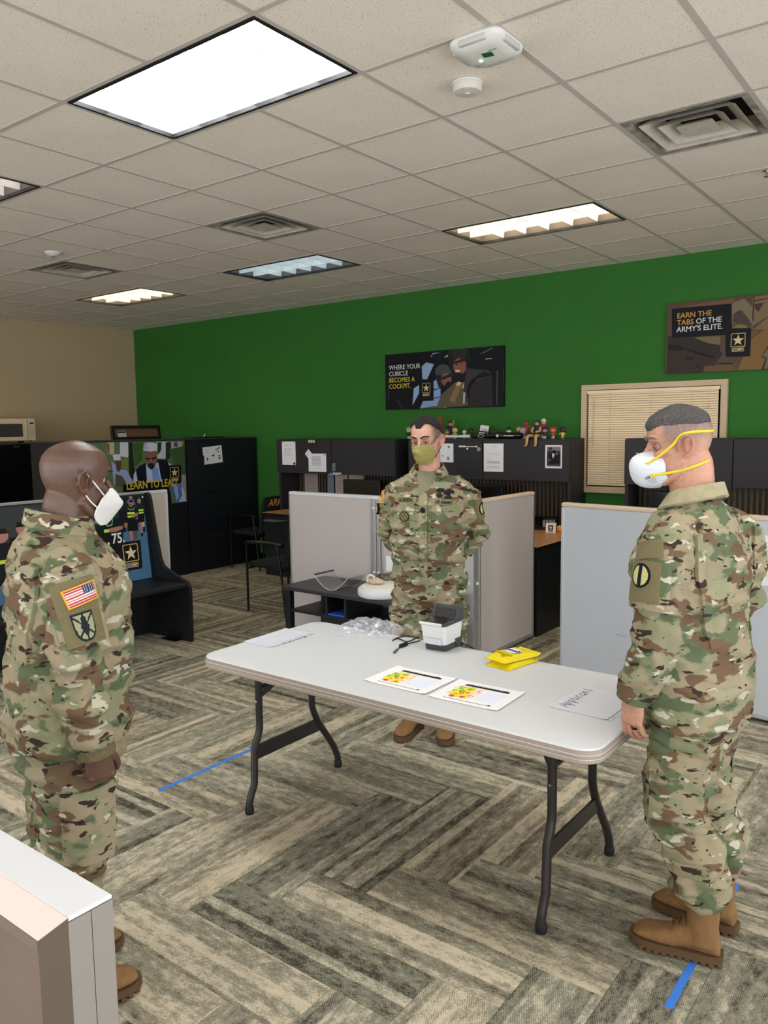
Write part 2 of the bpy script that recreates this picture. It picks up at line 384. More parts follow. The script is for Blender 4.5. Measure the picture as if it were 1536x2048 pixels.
def troffer(i, j, kind, label):
    x0, y0 = GX+i*GS, GY+j*GS; cx, cy = x0+GS, y0+GS/2
    t = thing('ceiling_light', label, 'ceiling light', (cx, cy, CEIL), group='recessed ceiling lights')
    a, b = GS-.014, GS/2-.014
    fr = MB()
    for (xa, xb, ya, yb) in ((-a, a, -b, -b+.016), (-a, a, b-.016, b), (-a, -a+.016, -b+.016, b-.016), (a-.016, a, -b+.016, b-.016)): fr.box(xa, xb, ya, yb, -.007, .012)
    fr.build('frame', M_FRB, t)
    ai, bi = a-.016, b-.016; hs = MB()
    for (xa, xb, ya, yb) in ((-ai-.004, ai+.004, -bi-.004, -bi), (-ai-.004, ai+.004, bi, bi+.004), (-ai-.004, -ai, -bi, bi), (ai, ai+.004, -bi, bi)): hs.box(xa, xb, ya, yb, .012, .125)
    hs.box(-ai, ai, -bi, bi, .118, .125)
    hs.build('housing', M_LOUV if kind == 'white' else M_HOUSE, t)
    c, e = LAMP[kind]
    MB().box(-ai+.002, ai-.002, -bi+.002, bi-.002, .0855, .092).build('lamp_lens', mat('lens_'+kind, (240, 240, 240), .5, emit=(c, e)), t)
    lv = M_LOUV
    for k in (-1, 1):
        y = k*bi/3; MB().add([(-ai, y-.002, .010), (ai, y-.002, .010), (ai, y+.002, .010), (-ai, y+.002, .010), (-ai, y-.014, .085), (ai, y-.014, .085), (ai, y+.014, .085), (-ai, y+.014, .085)], [(0,1,2,3), (4,5,6,7), (0,1,5,4), (2,3,7,6), (0,3,7,4), (1,2,6,5)]).build('louver_blade', lv, t)
    for k in range(1, 6):
        x = -ai+2*ai*k/6; MB().add([(x-.002, -bi, .012), (x+.002, -bi, .012), (x+.002, bi, .012), (x-.002, bi, .012), (x-.012, -bi, .085), (x+.012, -bi, .085), (x+.012, bi, .085), (x-.012, bi, .085)], [(0,1,2,3), (4,5,6,7), (0,1,5,4), (2,3,7,6), (0,3,7,4), (1,2,6,5)]).build('louver_blade', lv, t)
TL = {(-2, -3): 'bright white recessed louvered ceiling light nearest the wireless access point', (-6, -3): 'recessed louvered ceiling light with a warm glow in line with the bright white one',
      (-2, 2): 'recessed louvered ceiling light with a yellow glow above the window end of the green wall', (-6, 2): 'recessed louvered ceiling light with a bluish glow before the green wall', (-10, 2): 'recessed louvered ceiling light with an orange glow near the tan wall'}
TL.update({(2, -3): 'recessed louvered ceiling light between the bright white one and the added side glazing', (2, 2): 'recessed louvered ceiling light between the yellow glowing one and the added side glazing', (-2, -8): 'middle recessed louvered ceiling light of the row along the added front glazing', (2, -8): 'recessed louvered ceiling light in the corner where the two walls with added glazing meet', (-6, -8): 'recessed louvered ceiling light along the added front glazing towards the tan wall'})
for (i, j), k in TROFF.items(): troffer(i, j, k, TL[(i, j)])

M_VENT = mat('vent_paint', (196, 188, 174), .5, var=.1, vscale=14); M_DUST = mat('vent_dust', (150, 142, 130), .8, var=.5, vscale=12)
def vent(i, j, label):
    cx, cy = GX+(i+.5)*GS, GY+(j+.5)*GS
    t = thing('air_vent', label, 'air vent', (cx, cy, CEIL), group='ceiling air diffusers')
    def ring(a0, z0, a1, z1, th=.0):
        b = MB(); q = lambda a, z: [(-a, -a, z), (a, -a, z), (a, a, z), (-a, a, z)]
        return b.loft([q(a0, z0), q(a1, z1), q(a1-.004, z1), q(a0-.004, z0+.001)], caps=False, closed=True)
    b = ring(.293, -.004, .262, -.002); b.loft([[(-.262,-.262,-.002), (.262,-.262,-.002), (.262,.262,-.002), (-.262,.262,-.002)], [(-.21,-.21,.07), (.21,-.21,.07), (.21,.21,.07), (-.21,.21,.07)]], caps=False)
    b.build('flange', M_DUST, t)
    ring(.225, -.012, .150, .045).build('cone', M_VENT, t); ring(.155, -.012, .09, .035).build('cone', M_VENT, t)
    b = MB(); q = lambda a, z: [(-a, -a, z), (a, -a, z), (a, a, z), (-a, a, z)]
    b.loft([q(.088, -.008), q(.05, .012), q(.048, .016), q(.086, -.004)]); b.cyl((0, 0, -.004), (0, 0, .004), .006); b.build('core', M_VENT, t)
    MB().box(-.21, .21, -.21, .21, .07, .09).build('duct_plate', M_DUCT, t)
vent(1, 0, 'square ceiling air diffuser nearest the smoke detector'); vent(-4, 0, 'square dusty ceiling air diffuser between two ceiling lights'); vent(-8, 0, 'square dusty ceiling air diffuser beside the small dome detector')

def at_px(x, y, z):
    d = fw + ((x-768)/F_PX)*rr - ((y-1024)/F_PX)*uu; k = (z-CAM_H)/d.z
    return Vector((0, 0, CAM_H)) + d*k
def on_plane(x, y, o, nrm):
    d = fw + ((x-768)/F_PX)*rr - ((y-1024)/F_PX)*uu; c = Vector((0, 0, CAM_H)); n = Vector(nrm)
    return c + d*((Vector(o)-c).dot(n)/d.dot(n))
# wireless access point, smoke detector, small detector, sprinkler
t = thing('access_point', 'white rounded wireless access point with a green light on the ceiling', 'access point', (-1.612, 2.80, CEIL-.004))
b = MB(); q = lambda a, z, r: [(x, y, z) for x, y in rrect(-a, -a, a, a, r)]
b.loft([q(.1, .0, .03), q(.112, -.012, .04), q(.112, -.03, .045), q(.098, -.045, .045), q(.06, -.052, .03)]); b.build('body', M_WHITE, t, 40)
for s in range(4):
    b = MB().box(-.06, .06, .088, .116, -.043, -.018, .008); b.xf(Matrix.Rotation(s*PI/2, 4, 'Z')); b.build('vent_recess', mat('ap_grey', (196, 193, 188), .4), t, 40)
MB().box(-.01, .03, -.03, .005, -.054, -.052).xf(Matrix.Rotation(.2, 4, 'Z')).build('logo_square', mat('logo_green', (20, 92, 62), .4), t)
MB().ell((-.035, .02, -.052), (.008, .008, .004)).build('status_light', mat('led_green', (60, 255, 140), .3, emit=((.15, 1, .35), 6)), t, 60)
for (x, y) in ((-.055, .05), (.045, -.035)): MB().box(x-.018, x+.018, y-.0015, y+.0015, -.0535, -.052).build('slot', mat('slot_grey', (120, 110, 108), .6), t)
t = thing('smoke_detector', 'round white smoke detector beside the access point', 'smoke detector', (-1.86, 3.07, CEIL))
MB().lathe([(.060, 0), (.066, -.004), (.066, -.010), (.06, -.012)], n=32).build('base', M_WHITE, t, 40)
MB().lathe([(.061, -.010), (.063, -.03), (.055, -.042), (.012, -.046), (.010, -.05), (.001, -.05)], n=32).build('dome', mat('detector_white', (214, 207, 196), .5), t, 40)
t = thing('dome_detector', 'small round dome detector on the ceiling next to the farthest vent', 'detector', (-6.2, 3.71, CEIL))
MB().lathe([(.065, 0), (.065, -.008), (.045, -.022), (.03, -.03), (.001, -.032)], n=24).build('dome', M_WHITE, t, 40); MB().lathe([(.012, -.03), (.010, -.042), (.001, -.043)], n=12).build('sensor', mat('slot_grey'), t, 40)
t = thing('sprinkler_head', 'tiny metal sprinkler head on the ceiling', 'sprinkler', (-1.12, 5.2, CEIL))
MB().lathe([(.025, 0), (.025, -.004), (.008, -.006), (.008, -.03), (.018, -.032), (.018, -.036), (.001, -.036)], n=14).build('head', M_CHROME, t, 40)

# ================================================================ walls, window
struct(MB().box(WX-.15, EX+.15, WY, WY+.15, -.06, CEIL+.33).build('wall_back', M_GREEN))
struct(MB().box(WX-.15, WX, SY, WY, -.06, CEIL+.33).build('wall_left', M_TAN))
# walls beside and behind the camera: unseen storefront glazing, added to brighten the room with daylight
b = MB(); b.box(WX-.15, EX+.15, SY-.15, SY, -.06, .12).box(WX-.15, EX+.15, SY-.15, SY, 3.0, CEIL+.33).box(WX-.15, -9.6, SY-.15, SY, .12, 3.0).box(EX-.1, EX+.15, SY-.15, SY, .12, 3.0)
struct(b.build('wall_front', M_TAN))
b = MB(); b.box(EX, EX+.15, SY, WY, -.06, .12).box(EX, EX+.15, SY, WY, 3.0, CEIL+.33).box(EX, EX+.15, 5.6, WY, .12, 3.0)
struct(b.build('wall_right', M_TAN))
w2 = bpy.data.objects.new('added_window_front', None); COL.objects.link(w2); struct(w2); w2['label'] = 'unseen glazing in dark frames facing the green wall, added for daylight'
for k in range(9): x = -9.57+12.04*k/8; MB().box(x-.03, x+.03, SY-.09, SY-.04, .12, 3.0).build('mullion', M_BLK, w2)
w3 = bpy.data.objects.new('added_window_right', None); COL.objects.link(w3); struct(w3); w3['label'] = 'unseen glazing in dark frames opposite the tan wall, added for daylight'
for k in range(7): y = -2.97+8.54*k/6; MB().box(EX+.04, EX+.09, y-.03, y+.03, .12, 3.0).build('mullion', M_BLK, w3)
for nm, sx_, lc_, rt_ in (('front_portal', 12.1, (-3.55, SY-.1, 1.56), (-PI/2, 0, 0)), ('right_portal', 8.6, (EX+.1, 1.3, 1.56), (PI/2, 0, PI/2))):
    pt = bpy.data.lights.new(nm, 'AREA'); pt.shape = 'RECTANGLE'; pt.size = sx_; pt.size_y = 2.88; pt.cycles.is_portal = True
    po = bpy.data.objects.new(nm, pt); COL.objects.link(po); po.location = lc_; po.rotation_euler = rt_
struct(MB().box(WX, EX, WY-.014, WY, 0, .1, .004).build('baseboard_back', M_BLK)); struct(MB().box(WX, WX+.014, SY, WY-.014, 0, .1, .004).build('baseboard_left', M_BLK))
wx0, wx1, wz0, wz1 = -3.115, -1.80, 1.075, 2.091
w = bpy.data.objects.new('window_1', None); COL.objects.link(w); struct(w); w['label'] = 'window with a beige casing in the green wall'
for (xa, xb, za, zb) in ((wx0, wx0+.055, wz0+.06, wz1-.05), (wx1-.055, wx1, wz0+.06, wz1-.05), (wx0, wx1, wz1-.05, wz1), (wx0, wx1, wz0, wz0+.06)): MB().box(xa, xb, WY-.045, WY-.001, za, zb, .003).build('casing', M_TRIM, w)
MB().box(wx0+.055, wx1-.055, WY-.006, WY-.002, wz0+.06, wz1-.05).build('pane', mat('night_glass', (12, 14, 18), .05), w)
bl = thing('window_blind', 'closed cream venetian blind in the window', 'blind', ((wx0+wx1)/2, WY-.03, wz0+.06))
hw = (wx1-wx0)/2-.06; hh = wz1-wz0-.112
M_SLAT = mat('slat_cream', (248, 226, 190), .45)
MB().box(-hw, hw, -.022, .018, hh-.032, hh-.004, .003).build('headrail', M_SLAT, bl); MB().box(-hw+.01, hw-.01, -.014, .012, .012, .030, .004).build('bottom_rail', M_SLAT, bl)
ns = 40; sl = MB(); pr = []
for k in range(7):
    a = -.5+k/6; pr.append((.0035*(1-4*a*a)*1.0, a*.0232))
rg = [[(x, -yy*1.0-.004, zz) for yy, zz in pr]+[(x, -yy-.0028, zz) for yy, zz in pr[::-1]] for x in (-hw+.012, hw-.012)]
sm = sl.loft(rg).xf(Matrix.Rotation(math.radians(-30), 4, 'X')).mesh('slat', 50); sm.materials.append(M_SLAT)
for k in range(ns): inst(sm, 'slat', bl, (0, -.002, .042+k*(hh-.078)/(ns-1)))
for x in (-hw*.62, hw*.02, hw*.62): MB().cyl((x, -.017, .03), (x, -.017, hh-.03), .0012, n=6).build('ladder_cord', M_TRIM, bl)
MB().cyl((-hw+.07, -.026, hh-.05), (-hw+.066, -.026, hh-.52), .003, n=8).build('tilt_wand', mat('wand', (206, 180, 140), .3), bl); MB().tube([(hw-.09, -.026, hh-.03), (hw-.088, -.026, hh-.16)], .0012, 6).lathe([(.001, 0), (.006, -.03), (.001, -.035)], (hw-.088, -.026, hh-.16), 8).build('pull_cord', mat('wand'), bl)
# ================================================================ prints read off the photo
class WP(Print):
    """print on a world plane: o = lower-left corner, right / up unit vectors, crop = (x0, y0, scale) of the zoom the shapes were read from"""
    def __init__(s, o, right, up, w, h, crop):
        super().__init__(w, h); s.o, s.r, s.u, s.crop = Vector(o), Vector(right).normalized(), Vector(up).normalized(), crop; s.n = s.r.cross(s.u)
    def uv(s, x, y):
        if s.q == 'raw' or s.crop is None: return x*s.w, y*s.h
        p = on_plane(s.crop[0]+x/s.crop[2], s.crop[1]+y/s.crop[2], s.o, s.n)-s.o
        return p.dot(s.r), p.dot(s.u)
    def put(s, name, parent, out=.0006):
        m = frame(s.o+s.n*out, s.r, s.u)
        return s.build(name, parent, parent.matrix_basis.inverted() @ m, step=.0001)
    def mtx(s, parent, u, v, out=.004): return parent.matrix_basis.inverted() @ frame(s.o+s.r*u+s.u*v+s.n*out, s.r, s.u)
def logo_on(P, parent, cx, cy, sz, out):
    c = P.crop; P.crop = None; tx = army_logo(P, cx, cy, sz); P.crop = c
    text('logo_lettering', 'U.S.ARMY', tx[2]*1.15, T_WHITE, parent, P.mtx(parent, tx[0], tx[1]+.01*sz, out), bold=.0004, align='CENTER', sx=.86)
T_WHITE = mat('ink_white', (226, 226, 222), .5); T_YEL = mat('ink_yellow', (222, 196, 60), .5); T_ORG = mat('ink_orange', (212, 158, 66), .5); T_BLK = mat('ink_black', (30, 30, 34), .6); T_GRY = mat('ink_grey', (150, 150, 156), .7)

# ---- poster: cockpit
px0, pz0 = -5.452, 1.913
t = thing('wall_poster', 'dark cockpit poster with two helmeted aviators hung on the green wall', 'poster', (px0+.75, WY-.001, pz0))
MB().box(-.75, .75, -.03, 0, 0, .612, .002).build('board', M_BLK, t)
P = WP((px0, WY-.031, pz0), (1, 0, 0), (0, 0, 1), 1.5, .612, (760, 680, 5.689))
P.base((13, 15, 22))
P.poly([(475,300),(525,255),(615,275),(535,448),(482,445)], (150,170,205)).poly([(575,185),(600,150),(690,140),(705,200),(640,205)], (150,165,200)).poly([(725,140),(780,130),(775,190),(735,200)], (150,180,190))
P.poly([(385,550),(448,510),(448,600),(370,745)], (150,175,205)).poly([(610,470),(640,450),(690,560),(690,640),(610,690)], (140,165,215)).poly([(455,780),(490,695),(610,690),(760,600),(760,770)], (140,160,200)).poly([(455,780),(560,760),(620,750),(760,772)], (80,95,85))
P.poly([(585,170),(800,90),(1000,60),(1010,110),(780,160),(640,260)], (20,20,24))
P.poly([(610,560),(700,540),(700,548),(610,575)], (40,50,70)).poly([(610,660),(720,630),(720,640),(610,672)], (40,50,70))
P.ell(720,360,92,85,(70,76,70)).poly([(630,420),(650,400),(760,390),(700,560),(670,540)], (30,32,30)).ell(755,450,62,75,(132,92,82)).poly([(690,430),(830,370),(850,400),(700,460)], (40,40,40)).ell(790,520,50,45,(26,26,28)).ell(720,480,9,5,(60,40,40)).ell(775,470,9,5,(60,40,40))
P.poly([(640,770),(700,620),(860,480),(980,480),(1000,750)], (98,86,66)).poly([(790,690),(870,500),(935,500),(850,720)], (134,112,76)).poly([(860,520),(890,470),(935,490),(900,520)], (200,190,150)).poly([(930,540),(960,480),(990,480),(960,560)], (200,190,140))
P.ell(895,165,125,95,(46,44,40)).poly([(770,200),(800,120),(850,230),(850,380),(790,330)], (34,32,30)).ell(910,300,75,95,(142,90,72)).poly([(845,250),(985,190),(985,235),(850,275)], (40,34,32)).ell(885,352,30,12,(225,205,195)).ell(880,280,11,6,(50,30,30)).ell(935,262,11,6,(50,30,30)).ell(900,415,70,45,(24,24,26)).poly([(985,120),(1040,200),(1000,330),(975,430)], (28,28,28))
P.poly([(985,320),(1250,350),(1275,420),(1290,745),(1010,765),(950,560)], (58,54,56)).poly([(1000,760),(1020,600),(1090,480),(1240,400),(1275,420),(1290,745)], (44,41,43)).poly([(985,560),(1040,450),(1180,360),(1260,380),(1250,402),(1110,440),(1030,560),(1010,700)], (18,18,20))
P.poly([(1130,160),(1250,100),(1290,80),(1280,100),(1180,150)], (90,90,92)).poly([(1200,210),(1280,205),(1280,215),(1205,222)], (170,160,150)).poly([(1330,350),(1345,350),(1340,740),(1325,740)], (80,75,66)).poly([(1405,330),(1418,330),(1418,640),(1410,640)], (110,108,100)).poly([(950,600),(975,595),(965,720),(945,725)], (180,175,165)).poly([(95,460),(105,460),(105,700),(95,700)], (60,64,70)).poly([(180,690),(210,680),(280,780),(255,785)], (40,42,46))
P.poly([(448,480),(605,470),(605,685),(448,695)], (12,13,18))
u, v = P.uv(528, 545); logo_on(P, t, u, v, .105, .011)
P.put('printed_picture', t)
for k, (s, m) in enumerate((('WHERE YOUR', T_WHITE), ('CUBICLE', T_WHITE), ('BECOMES A', T_YEL), ('COCKPIT.', T_YEL))): text('poster_lettering', s, .072, m, t, P.mtx(t, .062, .44-.069*k, .014), bold=.0003, sx=.92)

# ---- poster: tabs
px0, pz0 = -2.33, 2.157
t = thing('wall_poster', 'brown camouflage poster lettered EARN THE TABS on the green wall above the window', 'poster', (px0+.75, WY-.001, pz0))
MB().box(-.75, .75, -.03, 0, 0, .61, .002).build('board', M_BLK, t)
P = WP((px0, WY-.031, pz0), (1, 0, 0), (0, 0, 1), 1.5, .61, (1320, 580, 7.111))
P.base((92, 72, 56))
P.poly([(90,1200),(110,670),(600,700),(900,900),(700,1170)], (60,48,44)).poly([(110,660),(500,660),(850,770),(860,920),(640,900),(300,830)], (52,46,42)).poly([(340,230),(1030,120),(1100,170),(1020,200),(350,240)], (112,88,66)).poly([(480,680),(700,660),(860,660),(850,780),(700,760)], (120,106,76))
P.poly([(1020,200),(1200,120),(1330,260),(1310,460),(1020,480)], (124,114,88)).poly([(1050,330),(1150,280),(1280,430),(1260,520),(1030,460)], (76,66,60)).poly([(1020,545),(1110,480),(1230,500),(1240,540)], (130,112,66)).poly([(1320,100),(2600,-150),(2600,560),(1300,560)], (128,104,76)).poly([(1340,200),(1480,180),(1400,310),(1350,260)], (70,54,52)).poly([(1330,90),(1345,90),(1330,440),(1310,440)], (56,44,44)).poly([(1330,150),(1536,110),(1536,125),(1340,165)], (60,46,44)).poly([(1310,520),(1536,370),(1536,385),(1330,560)], (84,68,52))
P.poly([(1100,1160),(1300,700),(1480,560),(2700,300),(2700,1100)], (130,98,58)).poly([(1440,950),(1536,790),(2600,640),(2600,1080),(1440,1140),(1500,980)], (54,46,38)).poly([(1456,935),(1540,815),(2600,660),(2600,1060),(1480,1120),(1520,970)], (110,104,80))
P.poly([(300,830),(360,830),(790,950),(780,970),(620,940)], (26,24,28)).poly([(800,1040),(1040,1040),(1040,1055),(800,1050)], (30,24,24)).poly([(360,950),(480,960),(470,1000),(380,990)], (36,30,32)).poly([(500,1050),(560,1080),(550,1110),(510,1090)], (36,28,30)).poly([(120,760),(330,800),(330,860),(130,860)], (34,32,36)).poly([(640,1080),(1060,1060),(1060,1160),(610,1180)], (106,82,60)).poly([(1240,590),(1390,570),(1400,590),(1260,720)], (112,88,62))
P.poly([(172,270),(1022,192),(1022,545),(1290,540),(1300,560),(1285,930),(1265,945),(950,955),(935,935),(930,640),(172,680)], (15, 16, 24))
u, v = P.uv(1112, 712); logo_on(P, t, u, v, .115, .010)
P.put('printed_picture', t)
for s, m, y, x in (('EARN THE', T_ORG, 412, 245), ('TABS', T_ORG, 510, 245), ('OF THE', T_WHITE, 488, 515), ("ARMY'S ELITE.", T_WHITE, 608, 240)):
    u, v = P.uv(x, y); text('poster_lettering', s, .064, m, t, P.mtx(t, u, v+.003, .012), bold=.0007, sx=.98)

# ================================================================ overhead hutches and desks along the green wall
HF = 6.87
def hutch(x0, x1, label, splits, zt=1.592, zb=1.204, WY=WY):
    t = thing('desk_hutch', label, 'hutch', (x0, HF, .745))
    W = x1-x0; Z = lambda z: z-.745
    MB().box(0, W, .02, WY-HF-.001, Z(zb), Z(zt), .003).build('cabinet_body', M_HUTCH, t)
    xs = [0]+[s-x0 for s in splits]+[W]
    for a, b_ in zip(xs[:-1], xs[1:]): MB().box(a+.004, b_-.004, 0, .019, Z(zb)-.012, Z(zt)-.012, .002).build('door', M_HUTCH, t)
    MB().box(0, .03, .03, WY-HF-.001, 0, Z(zb), .002).build('side_panel', M_HUTCH, t); MB().box(W-.03, W, .03, WY-HF-.001, 0, Z(zb), .002).build('side_panel', M_HUTCH, t)
    MB().box(.03, W-.03, WY-HF-.02, WY-HF-.001, .0, Z(zb)).build('back_panel', M_BLK, t)
    n = int((W-.06)/.045); ms = MB().box(0, .02, 0, .008, 0, Z(zb)-.004).mesh('tack_strip'); ms.materials.append(mat('tack_tan', (96, 80, 58), .8))
    for k in range(n): inst(ms, 'tack_strip', t, (.04+k*.045, WY-HF-.028, .002))
    return t
hutch(-6.85, -5.07, 'black overhead hutch with an eye chart taped on its door', [-5.976])
hutch(-4.90, -3.075, 'black overhead hutch carrying the row of figurines and the bat', [-3.996])
hutch(-2.562, -.75, 'black overhead hutch standing in front of the window', [-1.658], WY=7.185)
def desk(name, label, x0, x1, y0, y1, panels, z=.745):
    t = thing(name, label, 'desk', (x0, y0, 0)); W, D = x1-x0, y1-y0
    MB().box(0, W, 0, D, z-.028, z, .003).build('desk_top', M_WOOD, t)
    MB().box(-.001, W+.001, -.002, .004, z-.03, z-.004).box(W-.004, W+.002, 0, D, z-.03, z-.004).build('edge_band', M_BLK, t)
    for (a, b_, c, d) in panels: MB().box(a, b_, c, d, 0, z-.03, .002).build('side_panel', M_BLACK, t)
    return t
d1 = desk('office_desk', 'wood topped desk below the hutch with the eye chart', -6.78, -5.07, 6.53, 7.23, [(0.01, .42, .03, .68), (1.68, 1.70, .02, .68)])
MB().lathe([(.001, 0), (.16, 0), (.17, .006), (.001, .006)], n=30).build('keyboard_arm_plate', mat('grey_metal', (120, 118, 116), .4), d1, loc=(.24, .02, .66))
desk('office_desk', 'wood topped desk with a telephone behind the beige partition', -4.90, -2.855, 6.5, 7.23, [(0.01, .03, .02, .68), (2.02, 2.04, .02, .70)])
desk('desk_return', 'wood topped desk return with a black end panel next to the beige partition', -3.55, -2.855, 5.775, 6.495, [(.665, .69, .02, .70), (.02, .4, .2, .70)])
desk('office_desk', 'wood topped desk below the hutch in front of the window', -2.56, -.75, 6.5, 7.23, [(0.01, .03, .02, .68), (1.78, 1.80, .02, .68)])
# chest of black drawers under hutch side at the window gap is part of the hutch side panel

def sheet(name, label, cat, x0, x1, z0, z1, lines, y=HF-.0015, tilt=0, m=None, group=None, extra=None):
    t = thing(name, label, cat, ((x0+x1)/2, y, (z0+z1)/2), rot=(0, tilt, 0), group=group); w, h = x1-x0, z1-z0
    MB().box(-w/2, w/2, -.0012, 0, -h/2, h/2).build('sheet', m or M_PAPER, t)
    P = Print(w, h); 
    for (a, b_, c, d, colr) in lines: P.rect(a, b_, c, d, colr)
    if lines: P.build('print', t, frame((-w/2, -.0017, -h/2), (1, 0, 0), (0, 0, 1)), 'print_matte', step=.0001)
    if extra: extra(t, w, h)
    return t
G1 = (176, 176, 178); G2 = (140, 140, 146)
def pins(*pp):
    def f(t, w, h):
        for (u, v, r, m) in pp: MB().lathe([(r, 0), (r, .004), (r*.6, .006), (.0005, .006)], n=12).xf(frame((-w/2+u*w, -.0012, -h/2+v*h), (1, 0, 0), (0, 0, 1))).build('magnet', m, t, 40)
    return f
GM = mat('magnet_grey', (150, 150, 148), .4)
sheet('notice_sheet', 'white typed notice on the hutch door with a black magnet at its foot', 'paper', -6.753, -6.532, 1.288, 1.565, [(.15, .84, .85, .855, G2)]+[(.15, .40+.05*k, .8-.1*(k % 2), .412+.05*k, G1) for k in range(7)]+[(.15, .3, .85, .31, G1)], extra=pins((.06, .95, .008, GM), (.92, .95, .008, GM), (.9, .06, .016, M_BLK)))
sheet('eye_chart', 'white sheet with dense rows of slanted marks on the hutch door', 'paper', -6.327, -6.054, 1.216, 1.426, [(.2+.065*(k % 8), .36+.075*(k//8), .225+.065*(k % 8)+.02, .385+.075*(k//8), (90, 90, 100)) for k in range(56)]+[(.3, .2, .7, .215, G2)], extra=pins((.93, .93, .009, GM)))
sheet('paper_scrap', 'small tilted paper tag behind the sheet with slanted marks', 'paper', -6.37, -6.27, 1.375, 1.455, [(.2, .3, .8, .34, G2), (.2, .5, .8, .54, G2)], y=HF-.0003, tilt=math.radians(45))
sheet('notice_sheet', 'white crest sheet on the hutch door behind the masked man facing the camera', 'paper', -4.50, -4.334, 1.354, 1.546, [(.2, .3, .26, .4, G2), (.55, .12, .7, .3, G2), (.6, .75, .75, .88, G2)])
def blk(t, w, h):
    MB().box(-w*.35, w*.35, -.004, -.0012, h/2+.012, h/2+.020, .002).build('clip_bar', M_WHITE, t); MB().box(-w*.36, -w*.1, -.008, -.001, h/2+.008, h/2+.026, .004).build('clip_end', M_WHITE, t); MB().ell((w*.33, -.004, h/2+.016), (.014, .006, .010)).build('clip_end', M_WHITE, t); MB().ell((-.005, -.006, h/2-.005), (.013, .006, .011)).build('clip_tab', M_WHITE, t, 60)
    MB().lathe([(.021, 0), (.021, .005), (.001, .007)], n=16).xf(frame((w*.43, -.002, h/2-.01), (1, 0, 0), (0, 0, 1))).build('coin_magnet', GM, t, 40)
sheet('bulletin_pad', 'black pad hung from a white clip on the hutch door', 'pad', -4.31, -4.013, 1.21, 1.50, [], m=M_BLK, extra=blk)
sheet('notice_sheet', 'pale typed memo on the hutch door between the black pad and the framed photo', 'paper', -3.979, -3.76, 1.271, 1.547, [(.4, .9, .62, .915, G1), (.16, .66, .82, .668, G1), (.16, .62, .82, .628, G1)]+[(.16, .38+.035*k, .4+.03*(k % 3), .385+.035*k, (205, 203, 204)) for k in range(6)]+[(.16, .30+.02*k, .83-.04*(k % 2), .312+.02*k, G1) for k in range(4)]+[(.16, .18, .82, .19, G1), (.16, .14, .82, .152, G2)], extra=lambda t, w, h: None)
t = sheet('photo_print', 'white bordered black and white photograph taped to the hutch door', 'photo', -3.317, -3.149, 1.318, 1.534, [(.1, .07, .92, .93, (58, 56, 60)), (.1, .75, .92, .93, (128, 126, 128)), (.18, .78, .4, .9, (70, 68, 70)), (.45, .6, .62, .78, (24, 24, 26)), (.2, .2, .85, .62, (34, 33, 36)), (.62, .58, .75, .68, (110, 110, 112)), (.42, .50, .55, .64, (220, 220, 220)), (.44, .42, .50, .5, (170, 170, 172)), (.1, .08, .92, .11, (160, 158, 160)), (.18, .3, .32, .42, (90, 88, 90))])
t = thing('magnet_letters', 'small row of pale letter magnets on the hutch top edge', 'magnet', (-6.26, HF-.012, 1.56)); 
for k in range(3): MB().box(-.05+.036*k, -.022+.036*k, -.012, 0, -.01, .024, .004).build('letter', mat('letters_pale', (206, 200, 160), .5), t)
MB().box(-.055, .055, -.014, 0, -.02, -.010, .002).build('rail', M_BLK, t)
# papers below hutch 1
def hang(label, x0, x1, z0, z1, c, y=7.215, lines=()):
    return sheet('pinned_sheet', label, 'paper', x0, x1, z0, z1, list(lines), y=y, m=mat('paper_%d' % c[0], c, .8))
tx_ = [(.12, .1+.09*k, .88, .115+.09*k, (120, 112, 108)) for k in range(9)]
hang('beige typed sheet pinned below the hutch beside its end panel', -6.72, -6.50, .93, 1.20, (172, 158, 150), lines=tx_); hang('blue and grey leaflet pinned below the hutch', -6.34, -6.24, .93, 1.20, (120, 140, 150), lines=tx_[:4]); hang('cream typed sheet pinned below the hutch beside the leaflet', -6.22, -6.03, .93, 1.19, (188, 176, 162), lines=tx_)
hang('small cream note pinned below the hutch near the monitor', -6.01, -5.78, 1.10, 1.20, (190, 180, 166)); hang('tiny yellowed card pinned to the slats below the hutch in front of the window', -1.49, -1.38, 1.06, 1.13, (206, 186, 140)); hang('torn brown label pinned to the slats below the hutch in front of the window', -1.65, -1.54, 1.04, 1.20, (120, 88, 66), lines=[(.1, .2, .9, .4, (70, 50, 40)), (.3, .6, .8, .8, (170, 130, 100))])
t = thing('marker_tray', 'small tray of marker pens stuck under the hutch doors', 'tray', (-5.90, HF-.004, 1.20)); MB().box(-.07, .07, -.05, 0, -.012, 0, .002).build('tray', mat('tray_clear', (170, 174, 178), .3), t); MB().cyl((-.02, -.03, .008), (.09, -.025, .008), .008, n=10).build('marker', M_WHITE, t); MB().box(-.065, -.02, -.045, -.01, 0, .02, .003).build('eraser', mat('eraser_blue', (60, 80, 140), .6), t); MB().box(-.06, -.01, -.006, 0, .03, .12).build('card', mat('card_green', (110, 124, 110), .6), t)
